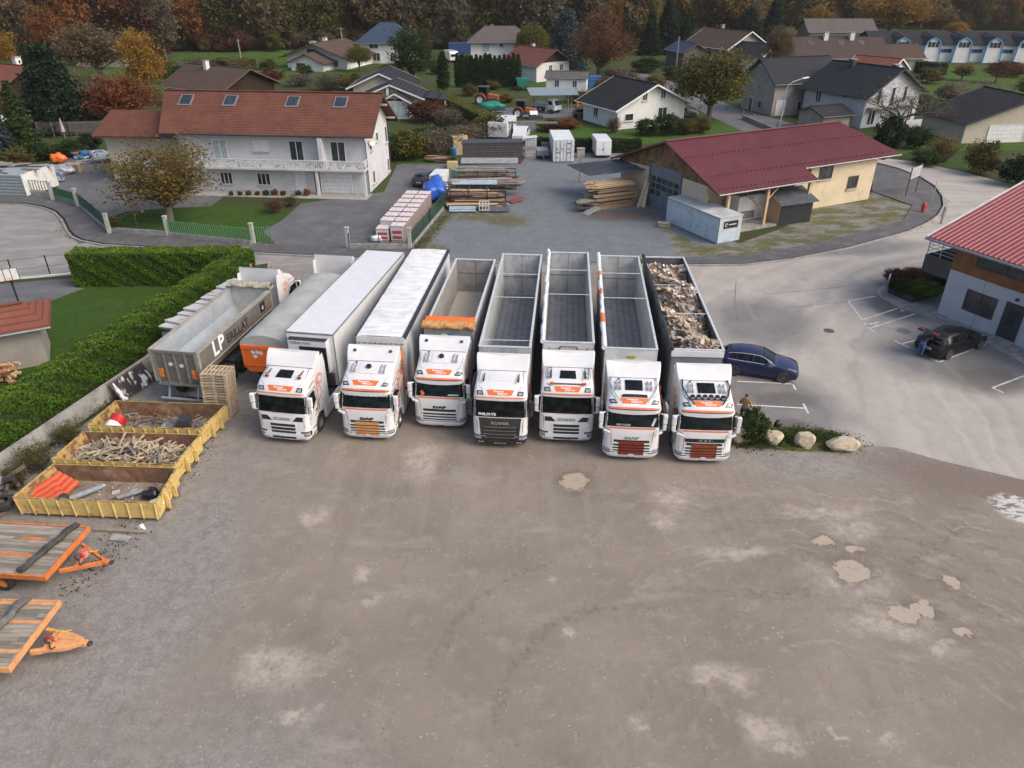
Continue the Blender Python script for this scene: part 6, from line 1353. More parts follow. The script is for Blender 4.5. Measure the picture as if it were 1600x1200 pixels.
def arcband(n, vec, cx, cy, rad, wid):
    mp = n.nodes.new('ShaderNodeVectorMath'); mp.operation = 'DISTANCE'; mp.inputs[1].default_value = (cx,cy,0); n.links.new(vec, mp.inputs[0])
    d = mth(n, 'ABSOLUTE', mth(n, 'SUBTRACT', mp.outputs['Value'], rad)); r_ = n.nodes.new('ShaderNodeMapRange'); r_.inputs[1].default_value = wid; r_.inputs[2].default_value = wid*.3; n.links.new(d, r_.inputs[0]); return r_.outputs[0]
def acc(n, lst):
    o = lst[0]
    for x in lst[1:]: o = mth(n, 'MAXIMUM', o, x)
    return o
def pxell(n, vec, px, py, rx, ry, soft=.35, rot=0):
    c = G(px,py); a = G(px+rx,py); b = G(px,py-ry); d = G(px,py+ry); return ellipse(n, vec, c[0], (b[1]+d[1])/2, abs(a[0]-c[0]), (b[1]-d[1])/2, soft, rot)
def speck(n, scale, lo, hi):
    g = n.nodes.new('ShaderNodeNewGeometry'); v = n.nodes.new('ShaderNodeTexVoronoi'); v.inputs['Scale'].default_value = scale; n.links.new(g.outputs['Position'], v.inputs['Vector'])
    sp = n.nodes.new('ShaderNodeSeparateColor'); n.links.new(v.outputs['Color'], sp.inputs[0])
    return mth(n, 'MULTIPLY', ramp(n, sp.outputs[0], lo, hi), ramp(n, v.outputs['Distance'], .55, .30))
# yard: compacted brown dirt
m_, n, b = new_mat('yard_dirt')
wv = wobble(n, 1.9, 1.0); wv2 = wobble(n, 1.1, 1.7)
out = mix(n, (.250,.208,.166), (.198,.164,.129), ramp(n, pos_noise(n,.22,9,.62), .38, .62))
out = mix(n, out, (.285,.250,.203), ramp(n, pos_noise(n,.9,8,.7), .52, .72))
out = mix(n, out, (.175,.140,.118), mth(n,'MULTIPLY',ramp(n, pos_noise(n,1.1,8,.7,(1,.28,1),R(8)), .54, .72),.6))
sx = n.nodes.new('ShaderNodeSeparateXYZ'); n.links.new(wobble(n, 13, .16), sx.inputs[0])
gl_ = n.nodes.new('ShaderNodeMapRange'); gl_.inputs[1].default_value = -8.5; gl_.inputs[2].default_value = -14.5; lx = mth(n,'MULTIPLY_ADD',sx.outputs['Y'],-.28); lx.node.inputs[2].default_value = 0
lx2 = mth(n,'ADD',sx.outputs['X'],mth(n,'MULTIPLY',mth(n,'SUBTRACT',sx.outputs['Y'],18.0),.0)); n.links.new(lx2, gl_.inputs[0])
lowleft = ellipse(n, wobble(n,3,.3), -8.5, 8.5, 5.5, 6.5, .7)
gmask = acc(n, [gl_.outputs[0], lowleft, ellipse(n, wobble(n,1.5,.6), 14.2, 28.3, 4.6, 1.7, .5), ellipse(n, wobble(n,1.5,.6), -13.5, 20, 3.2, 7, .6)])
gcol = mix(n, (.25,.235,.22), (.17,.155,.14), ramp(n, pos_noise(n,2.2,8,.75), .42,.62)); gcol = mix(n, gcol, (.42,.40,.38), ramp(n, pos_noise(n,9,4,.8), .55,.72))
out = mix(n, out, gcol, mth(n,'MULTIPLY',gmask,.85))
# truck wheel lanes in front of the row, long turning arcs, stains
lanes = mth(n,'MULTIPLY', ramp(n, pos_noise(n,1.3,4,.5,(1,.05,1)), .52,.60), ellipse(n, wobble(n,1,.5), 1,27,13,5,.6))
out = mix(n, out, (.285,.245,.21), mth(n,'MULTIPLY',lanes,.3))
dots = ramp(n, pos_noise(n,3.2,6,.75), .45,.58)
arcs = acc(n, [mth(n,'MULTIPLY',arcband(n, wv2, 4.5, 14.2, 5.0, .30), ellipse(n, wv, 1.0,17.3,4.5,3.2,.3)), mth(n,'MULTIPLY',arcband(n, wv2, 4.2, 15.0, 7.0, .25), ellipse(n, wv, -1.8,19.5,4,3,.4)), mth(n,'MULTIPLY',arcband(n, wv2, 11.5,14.5,7.2,.22), ellipse(n, wv, 15,20,5,4,.5)), mth(n,'MULTIPLY',arcband(n, wv2, 11.5,14.5,9.3,.25), ellipse(n, wv, 15,22,7,4,.5)), mth(n,'MULTIPLY',arcband(n, wv2, 9,33,13.3,.3), ellipse(n, wv, 15,21,8,4,.5))])
out = mix(n, out, (.13,.105,.088), mth(n,'MULTIPLY',mth(n,'MULTIPLY',arcs,dots),.65))
swirl = n.nodes.new('ShaderNodeVectorMath'); swirl.operation = 'DISTANCE'; swirl.inputs[1].default_value = (10.5,12.5,0); n.links.new(wobble(n,5,.16), swirl.inputs[0])
sn = n.nodes.new('ShaderNodeTexNoise'); sn.noise_dimensions = '1D'; sn.inputs['Scale'].default_value = 2.6; sn.inputs['Detail'].default_value = 6; n.links.new(swirl.outputs['Value'], sn.inputs['W'])
out = mix(n, out, (.36,.315,.265), mth(n,'MULTIPLY',mth(n,'MULTIPLY',mth(n,'MULTIPLY',ramp(n,sn.outputs['Fac'],.52,.70),ramp(n,pos_noise(n,.5,6,.7),.45,.62)), ellipse(n, wv, 14.5,20.5,10,7.5,.9)),.6))
out = mix(n, out, (.15,.115,.098), mth(n,'MULTIPLY',mth(n,'MULTIPLY',mth(n,'MULTIPLY',ramp(n,sn.outputs['Fac'],.46,.34),ramp(n,pos_noise(n,.6,6,.7),.46,.6)), ellipse(n, wv, 15.5,21.5,9,7,.8)),.4))
out = mix(n, out, (.17,.125,.105), mth(n,'MULTIPLY',ellipse(n, wobble(n,1.6,.5), 20.5,26.6,4.6,1.5,.8,R(-22)),.8))
light = [(1050,780,26,15),(1038,815,18,14),(1105,1052,28,16),(1148,1062,30,17),(1192,1135,34,24),(1228,1168,26,13),(1310,1145,10,6),(1400,1160,18,10),(565,895,15,12),(582,940,10,8),(1470,1012,20,10),(992,1125,18,12),(470,1115,30,14),(1290,800,60,10),(1150,865,55,8),(1330,905,60,26),(1390,975,60,22),(1330,830,40,14),(490,810,18,14),(660,720,26,30),(860,905,9,6),(890,985,10,9),(990,1240,30,12),(430,1040,60,30)]
lm = acc(n, [pxell(n, wv, *q, .9) for q in light])
out = mix(n, out, (.42,.365,.305), mth(n,'MULTIPLY',lm,mth(n,'MULTIPLY',ramp(n, pos_noise(n,2.4,8,.75),.34,.58),.9)))
pud = [(898,753,21,13),(1330,891,27,17),(1290,845,13,8),(1334,858,14,7),(1412,962,21,12),(1441,952,20,11),(1487,908,13,8),(1506,988,13,8),(1108,1058,14,9),(1152,1064,14,9),(1196,1146,16,10)]
wet = acc(n, [pxell(n, wv, q[0],q[1],q[2]*1.35,q[3]*1.4,.6) for q in pud[:8]]); pm_ = acc(n, [pxell(n, wv2, *q, .16) for q in pud[:8]]); pm2 = acc(n, [pxell(n, wv, *q, .5) for q in pud[8:]])
out = mix(n, out, (.15,.122,.10), mth(n,'MULTIPLY',wet,.8)); out = mix(n, out, (.40,.335,.275), mth(n,'MULTIPLY',pm2,.6)); out = mix(n, out, (.40,.325,.245), pm_)
out = mix(n, out, (.52,.50,.48), mth(n,'MULTIPLY',pxell(n, wobble(n,.5,2), 1590,795,36,24,.25), ramp(n, pos_noise(n,1.5,5,.6,(1,2.5,1),R(35)),.46,.50)))  # bright reflection off water, painted as pale broken spatter in the dirt colour
out = mix(n, out, (.50,.48,.46), mth(n,'MULTIPLY',mth(n,'MULTIPLY',speck(n, 11, .93, .99),ramp(n,pos_noise(n,.7,5,.7),.42,.6)),.5)); out = mix(n, out, (.095,.08,.07), mth(n,'MULTIPLY',mth(n,'MULTIPLY',speck(n, 8, .90, .97),ramp(n,pos_noise(n,.9,5,.7),.45,.6)),.5)); out = mix(n, out, (.42,.40,.38), mth(n,'MULTIPLY',speck(n, 19, .80, .97),mth(n,'MULTIPLY',gmask,.45)))
out = mix(n, out, (.15,.125,.105), mth(n,'MULTIPLY',ramp(n,pos_noise(n,.55,8,.75,(1,.35,1),R(-38)),.55,.72),.45)); out = mix(n, out, (.34,.30,.255), mth(n,'MULTIPLY',ramp(n,pos_noise(n,.7,8,.75,(.3,1,1),R(20)),.56,.70),.6)); out = mix(n, out, (.20,.175,.16), mth(n,'MULTIPLY',ramp(n,pos_noise(n,2.6,6,.8),.52,.68),.5)); out = mix(n, out, (.13,.11,.092), mth(n,'MULTIPLY',ramp(n,pos_noise(n,6.5,6,.85),.56,.70),.5)); out = mix(n, out, (.36,.32,.275), mth(n,'MULTIPLY',ramp(n,pos_noise(n,4.3,7,.85),.57,.72),.45))
out = mix(n, out, (.06,.06,.06), 0.0); n.links.new(out, b.inputs['Base Color'])
rg = mth(n,'MULTIPLY_ADD',pm_,-.65); rg.node.inputs[2].default_value = .93; n.links.new(rg, b.inputs['Roughness'])
hh = mth(n,'ADD',mth(n,'MULTIPLY',pos_noise(n,16,6,.8),.6),mth(n,'MULTIPLY',pos_noise(n,1.6,5,.6),1.4)); hh = mth(n,'MULTIPLY',hh,mth(n,'SUBTRACT',1.0,pm_)); bump(n,b,hh,.05,.55); M_dirt = m_
# asphalt with dust
def asphalt(name, base, dust, dmask, rough=.85, extra=None):
    m_, n, b = new_mat(name); o = mix(n, base, tuple(x*.80 for x in base), ramp(n, pos_noise(n,.6,8,.7), .42,.62)); o = mix(n, o, tuple(x*1.25 for x in base), mth(n,'MULTIPLY',speck(n,14,.8,.95),.4))
    if dmask: o = mix(n, o, dust, dmask(n))
    if extra: o = extra(n, o)
    o = mix(n, o, tuple(x*.6 for x in base), mth(n,'MULTIPLY',ramp(n, pos_noise(n,.9,8,.8), .60,.72),.5))
    n.links.new(o, b.inputs['Base Color']); b.inputs['Roughness'].default_value = rough; bump(n,b,pos_noise(n,20,4,.7),.012); return m_
def road_dust(n):
    w1 = wobble(n, 2.2, .35); bare = acc(n, [pxell(n, w1, 1215,640,100,62,.5), pxell(n, w1, 1500,560,130,44,.5,), pxell(n, w1, 1420,470,85,34,.5), pxell(n, w1, 1190,505,80,40,.6), pxell(n, w1, 1210,385,240,16,.4)])
    sp = n.nodes.new('ShaderNodeSeparateXYZ'); n.links.new(w1, sp.inputs[0]); east = ramp(n, sp.outputs['X'], 6.0, 13.0)
    d = n.nodes.new('ShaderNodeVectorMath'); d.operation = 'DISTANCE'; d.inputs[1].default_value = (45,25,0); n.links.new(wobble(n,5,.12), d.inputs[0])
    t = n.nodes.new('ShaderNodeTexNoise'); t.noise_dimensions = '1D'; t.inputs['Scale'].default_value = .8; t.inputs['Detail'].default_value = 9; n.links.new(d.outputs['Value'], t.inputs['W'])
    st = ramp(n, mth(n,'ADD',mth(n,'MULTIPLY',t.outputs['Fac'],.5),mth(n,'MULTIPLY',pos_noise(n,.5,8,.7),.5)), .36, .58); c = mth(n,'SUBTRACT',1.0,mth(n,'MULTIPLY',bare,.82)); k = mth(n,'MULTIPLY',mth(n,'MULTIPLY',c,mth(n,'MULTIPLY_ADD',st,.45)),east); k.node.inputs[1]; 
    c2 = mth(n,'MULTIPLY',mth(n,'MULTIPLY',c,east),mth(n,'ADD',mth(n,'MULTIPLY',st,.4),.6)); west = mth(n,'MULTIPLY',mth(n,'SUBTRACT',1.0,east),mth(n,'ADD',mth(n,'MULTIPLY',ramp(n,pos_noise(n,.35,6,.6,(1,2.2,1),R(15)),.45,.62),.3),.30))
    return mth(n,'MAXIMUM',c2,west)
def road_extra(n, o):
    w1 = wobble(n, .8, .9)
    o = mix(n, o, (.10,.085,.075), mth(n,'MULTIPLY',acc(n,[pxell(n,w1,1225,626,46,13,.4), pxell(n,w1,1235,664,28,9,.7), pxell(n,w1,1395,482,30,16,.5), pxell(n,w1,1412,517,11,5,.5), pxell(n,w1,1545,595,62,22,.7)]),.65))
    return mix(n, o, (.30,.27,.245), mth(n,'MULTIPLY',ramp(n,pos_noise(n,.8,7,.7,(1,.12,1),R(48)),.55,.68),.35))
M_road = asphalt('dusty_asphalt', (.155,.155,.158), (.40,.36,.315), road_dust, .85, road_extra)
M_drive = asphalt('driveway_asphalt', (.115,.115,.120), (.19,.185,.18), lambda n: mth(n,'MULTIPLY',ramp(n,pos_noise(n,.4,7,.7),.48,.66),.5))
M_pave = asphalt('pavement_asphalt', (.095,.093,.095), (.2,.19,.175), lambda n: mth(n,'MULTIPLY',ramp(n,pos_noise(n,.7,8,.75),.50,.68),.6))
def yard_weeds(n, o):
    w1 = wobble(n, 1.6, .9); g = acc(n, [pxell(n,w1,664,372,10,16,.6), pxell(n,w1,682,350,14,16,.6), pxell(n,w1,700,334,16,12,.6), pxell(n,w1,755,338,52,8,.8), pxell(n,w1,800,345,30,9,.8), pxell(n,w1,672,388,26,7,.7)])
    return mix(n, o, mix(n, (.07,.085,.03), (.13,.105,.05), ramp(n,pos_noise(n,1.5,6,.7),.42,.6)), mth(n,'MULTIPLY',g,ramp(n,pos_noise(n,1.2,7,.75),.36,.52)))
M_yardgrey = asphalt('grey_gravel', (.150,.165,.178), (.13,.13,.13), lambda n: mth(n,'MULTIPLY',ramp(n,pos_noise(n,.35,9,.75,(1,1.8,1)),.50,.64),.75), .95, lambda n,o: yard_weeds(n, mix(n, mix(n, o, (.10,.062,.042), mth(n,'MULTIPLY',acc(n,[pxell(n,wobble(n,1,.7),960,337,60,9,.7),pxell(n,wobble(n,1,.7),785,345,26,7,.6)]),.75)), (.34,.34,.34), mth(n,'MULTIPLY',speck(n,7,.7,.9),.35))))
def grassmat(name, c1, c2, c3=None, s=.5, patch=None):
    m_, n, b = new_mat(name); o = mix(n, c1, c2, ramp(n, pos_noise(n,s,9,.7), .40,.62))
    o = mix(n, o, tuple(x*.5 for x in c1), mth(n,'MULTIPLY',ramp(n, pos_noise(n,5,7,.85), .48,.62),.8)); o = mix(n, o, tuple(x*1.5 for x in c2), mth(n,'MULTIPLY',ramp(n, pos_noise(n,1.6,9,.85,(1,1.8,1)), .52,.68),.7))
    if c3: o = mix(n, o, c3, ramp(n, pos_noise(n,s*.8,9,.8,(1,1.6,1)), *(patch or (.52,.66))))
    n.links.new(o, b.inputs['Base Color']); b.inputs['Roughness'].default_value = .95; b.inputs['Specular IOR Level'].default_value = .1; bump(n,b,pos_noise(n,12,5,.8),.08); return m_
M_grass = grassmat('lawn_grass', (.038,.083,.014), (.056,.098,.02)); M_field = grassmat('field_grass', (.052,.105,.018), (.07,.115,.026), (.06,.055,.028), .12, (.56,.7))
M_rough = grassmat('rough_ground', (.045,.075,.020), (.062,.082,.028), (.062,.052,.028), .15, (.46,.62)); M_verge = grassmat('mossy_verge', (.11,.115,.05), (.15,.14,.075), (.22,.215,.20), .45, (.47,.56)); M_weed = grassmat('weedy_grass', (.07,.10,.025), (.13,.12,.045), (.16,.13,.085), 1.0, (.52,.62))
M_kerb = mat('stone_kerb', (.33,.31,.29), (.24,.225,.21), 2, .9)
def sheet(name, pts, z, mt, wpx=True, thick=0):
    P = [G(*p) if wpx else p for p in pts]; m = MB()
    if thick: m.poly(P, z-thick, z)
    else: m.add([(x,y,z) for x,y in P], [tuple(range(len(P)))])
    o = m.build(name, mt, fix=True)
    if not thick:
        for p in o.data.polygons:
            if p.normal.z < 0: p.flip()
    return tag(o, kind='structure')
W_ = lambda L: [G(*q) for q in L]
m = MB(); N_ = 40; P = []
for j in range(41):
    y = -40+j*22; P.append([(x_, y, (0 if y < 300 else .00040*(y-300)**2) + (0 if y<240 else 1.2*math.sin(x_*.02)*min(1,(y-240)/100)) - (0 if y<240 else 1.2)) if y>=240 else (x_, y, 0) for x_ in [-700+i*35 for i in range(41)]])
g = m.grid(P).build('ground', M_rough, smooth=True); tag(g, kind='structure')
CURB_L = [(-160,318),(0,320),(40,321),(68,326),(85,333),(97,345),(105,362),(112,371),(125,377),(160,384),(280,391),(400,397),(560,405),(760,411)]
CURB_R = [(760,411),(900,414),(1060,416),(1165,415),(1240,406),(1330,388),(1420,363),(1448,350),(1466,338),(1475,322),(1473,308),(1462,292),(1440,278),(1405,264),(1370,255)]
sheet('dirt_yard', [(-30,3),(33,3),(33,23.5),G(1600,750),G(1470,720),G(1400,700),G(1330,693),(10.4,30.0),(10.4,52.2),(-18.6,53),(-18.4,43.5),(-24.3,20.5),(-30,9)], .004, M_dirt, False)
sheet('road', [(33,23.5),G(1600,750),G(1470,720),G(1400,700),G(1330,693),(10.4,30.0),(10.4,52.2),(-18.6,53),(-19.0,54.4)]+W_([(375,418),(125,426),(0,436),(-160,440),(-420,440),(-420,316)])+W_(CURB_L)+W_(CURB_R[1:])+W_([(1330,249),(1240,243),(1240,236),(1330,240),(1420,252),(1500,267),(1560,283),(1640,300)])+[(75,62),(75,24)], .008, M_road, False)
def kerb(name, line, w_=.16, h=.12, mt=None):
    P = W_(line); m = MB()
    for a, b in zip(P[:-1], P[1:]):
        a3, b3 = Vector((*a,h/2)), Vector((*b,h/2)); m.bar(a3, b3+(b3-a3).normalized()*.02, w_, h)
    return tag(m.build(name, mt or M_kerb), kind='structure')
kerb('kerb', CURB_L); kerb('kerb', CURB_R)
kerb('kerb', [(-120,441),(0,438),(60,433),(125,427)], .25, .10, M_winw if False else mat('white_kerb',(.62,.62,.60),(.5,.5,.48),2,.8))
sheet('driveway', [(-200,446),(0,444),(60,439),(135,433),(146,446),(60,478),(30,500),(-100,540),(-260,520)], .012, M_drive)
sheet('pavement', [(-160,316),(0,318),(45,319),(72,324),(90,331),(102,343),(110,360),(118,369),(130,375),(165,382),(285,389),(400,395),(560,403),(660,405),(640,389),(545,388),(430,383),(400,380),(265,368),(172,362),(150,342),(125,322),(75,302),(0,296),(-160,294)], .11, M_pave, True, .1)
sheet('pavement', [(1060,414),(1165,413),(1238,404),(1328,386),(1417,361),(1445,348),(1462,336),(1470,322),(1468,308),(1457,293),(1437,280),(1404,266),(1366,257),(1362,300),(1425,322),(1412,345),(1340,366),(1240,388),(1165,400),(1060,404)], .11, M_pave, True, .1)
sheet('gravel_yard', [(560,402),(648,404),(760,409),(900,412),(1060,402),(1165,398),(1190,392),(1130,372),(1120,340),(1060,300),(1010,260),(985,240),(930,236),(830,228),(725,236),(706,300),(662,372),(640,389),(600,398)], .010, M_yardgrey)
sheet('verge', [(1060,402),(1165,400),(1240,388),(1340,366),(1412,345),(1425,322),(1362,300),(1350,314),(1270,326),(1225,356),(1150,382),(1090,382),(1060,366),(1030,352),(1048,385)], .014, M_verge)
sheet('grass_strip', [(1146,640),(1165,655),(1230,668),(1300,672),(1335,688),(1325,706),(1250,706),(1180,700),(1150,700)], .016, M_weed)
sheet('driveway', [(430,382),(545,388),(560,388),(640,389),(664,370),(706,300),(722,250),(700,240),(620,258),(600,300),(470,318),(440,345),(410,360),(425,375)], .012, M_drive)
sheet('forecourt', [(60,262),(120,322),(172,340),(200,330),(330,322),(360,300),(330,285),(170,240),(100,240)], .012, M_drive)
sheet('lawn', [(172,362),(178,338),(235,327),(330,322),(400,322),(440,330),(430,350),(410,362),(424,378),(400,380),(265,368)], .016, M_grass)
sheet('lawn', [(144,446),(375,450),(230,560),(60,640),(-60,680),(-100,545),(30,500),(60,478)], .016, M_grass)
sheet('lawn', [(620,256),(705,256),(722,238),(610,236)], .016, M_grass); sheet('lawn', [(830,226),(960,226),(1010,225),(1250,202),(1160,186),(1090,190),(960,205),(930,188),(890,184),(790,190),(740,168),(700,150),(690,142),(760,138),(860,142),(940,150),(930,125),(700,128),(668,140),(790,202)], .012, M_field)
sheet('field', [(-200,150),(130,120),(270,80),(440,78),(560,95),(560,112),(440,128),(300,145),(120,150)], .008, M_field)
sheet('field', [(1380,100),(1620,104),(1900,150),(1800,230),(1620,235),(1500,235),(1440,232),(1380,250),(1352,246),(1450,195),(1420,150)], .008, M_field)
sheet('farm_track', [(700,170),(740,172),(800,168),(960,170),(945,184),(890,184),(780,184),(706,176)], .016, M_yardgrey); sheet('lane', [(790,190),(835,188),(838,206),(796,207)], .016, M_drive)
sheet('lane', [(960,112),(1010,116),(1045,126),(1100,148),(1160,172),(1250,196),(1330,246),(1240,243),(1180,214),(1110,182),(1050,150),(1010,128),(960,122)], .016, M_drive)
sheet('path', [(1352,246),(1420,250),(1500,262),(1520,232),(1500,224),(1490,240),(1440,246),(1380,240)], .020, M_drive) if False else None
sheet('office_forecourt', [(1368,458),(1376,465),(1404,480),(1464,498),(1620,580),(1620,470),(1464,440),(1390,432)], .05, M_conc, True, .045)
kerb('kerb', [(1368,460),(1402,481),(1462,501),(1530,535)], .14, .12, M_conc)
# painted parking lines
def strips(name, L, w_=.11, z=.012):
    m = MB()
    for a, b in L:
        A = Vector(G(*a)); B = Vector(G(*b)); d = (B-A).normalized(); q = Vector((-d.y,d.x))*w_/2; m.add([(p.x,p.y,z) for p in (A-q,B-q,B+q,A+q)], [(0,1,2,3)])
    o = m.build(name, mat('road_paint',(.66,.65,.62),(.50,.48,.45),3,.7,dirt=(.33,.30,.27),dscale=3), fix=True)
    for p in o.data.polygons:
        if p.normal.z < 0: p.flip()
    return tag(o, kind='structure')
strips('parking_line', [((1325,470),(1347,500)),((1325,470),(1368,463)),((1347,500),(1415,478)),((1356,514),(1441,487)),((1350,504),(1353,508)),((1354,511),(1366,518)),((1398,533),(1422,544)),((1410,537),(1430,532)),((1454,560),(1467,566)),((1467,566),(1549,535)),((1152,596),(1240,600)),((1238,599),(1243,609)),((1222,596),(1226,601)),((1152,632),(1258,638)),((1255,631),(1263,646)),((1550,606),(1568,614)),((1551,606),(1620,580))])
strips('parking_line', [((1358,507),(1373,503)),((1364,505),(1370,508)),((1407,486),(1416,481)),((1410,482),(1412,487))], .14, .013)
m = MB(); c = G(1295,517); m.tube((c[0],c[1],.009),(c[0],c[1],.020),.33,n=24); tag(m.build('manhole_cover', mat('cast_iron',(.09,.085,.08),(.06,.055,.05),20,.7)), kind='structure')
m = MB(); c = G(1257,436); m.tube((c[0],c[1],.009),(c[0],c[1],.020),.3,n=24); tag(m.build('manhole_cover', mat('dusty_iron',(.36,.33,.3),(.28,.26,.23),20,.8)), kind='structure')
# ---------------------------------------------------------------- vegetation
def leafmesh(name, P, size, val, mt, seed=0, up=.3, aspect=1.0, bias=None):
    rg = np.random.default_rng(seed); N = len(P); nrm = rg.normal(size=(N,3)); nrm[:,2] += up*2
    if bias is not None: nrm += bias*1.6
    nrm /= np.linalg.norm(nrm,axis=1)[:,None]
    t = rg.normal(size=(N,3)); a = np.cross(nrm,t); a /= np.linalg.norm(a,axis=1)[:,None]; b = np.cross(nrm,a)
    s = (size*rg.uniform(.6,1.3,N))[:,None] if np.ndim(size)==0 else (size*rg.uniform(.6,1.3,N))[:,None]
    V = np.stack([P-a*s-b*s*.15*aspect, P+a*s*.0-b*s*aspect*.8, P+a*s+b*s*.15*aspect, P-a*s*.1+b*s*aspect*.8],1).reshape(-1,3)
    me = bpy.data.meshes.new(name); me.vertices.add(4*N); me.loops.add(4*N); me.polygons.add(N)
    me.vertices.foreach_set('co', V.astype(np.float32).ravel()); me.loops.foreach_set('vertex_index', np.arange(4*N,dtype=np.int32)); me.polygons.foreach_set('loop_start', np.arange(0,4*N,4,dtype=np.int32))
    me.update(calc_edges=True); at = me.attributes.new('leaf','FLOAT','FACE'); at.data.foreach_set('value', np.clip(val,0,1).astype(np.float32)); me.materials.append(mt); return me
def clumps(seed, nc, nl, rx, rz, cs=.26, shell=.45, cz=0.0, low=.0):
    rg = np.random.default_rng(seed); d = rg.normal(size=(nc,3)); d /= np.linalg.norm(d,axis=1)[:,None]; r = rg.uniform(shell,1,nc)[:,None]; c = d*r*np.array([rx,rx,rz]); 
    c[:,2] = np.where(c[:,2] < -rz*.6, c[:,2]*.6, c[:,2]); cv = rg.uniform(0,1,nc); sz = rg.uniform(.6,1.35,nc)
    P = np.repeat(c,nl,0)+rg.normal(size=(nc*nl,3))*np.repeat(sz,nl)[:,None]*np.array([cs*rx,cs*rx,cs*rx*.75])*.62; P[:,2] += cz
    v = np.repeat(cv,nl)*.6+rg.uniform(0,.4,nc*nl); return P, v, c+np.array([0,0,cz])
def limbs(m, base, tips, r0, rs, k=1.0):
    for t in tips:
        t = Vector(t); b = Vector(base); mid = b.lerp(t,.45)+Vector((rs.uniform(-.2,.2),rs.uniform(-.2,.2),rs.uniform(0,.3)))*k; m.tube(b,mid,r0,r0*.6,6,False); m.tube(mid,t,r0*.6,r0*.12,5,False)
PROTO = {}
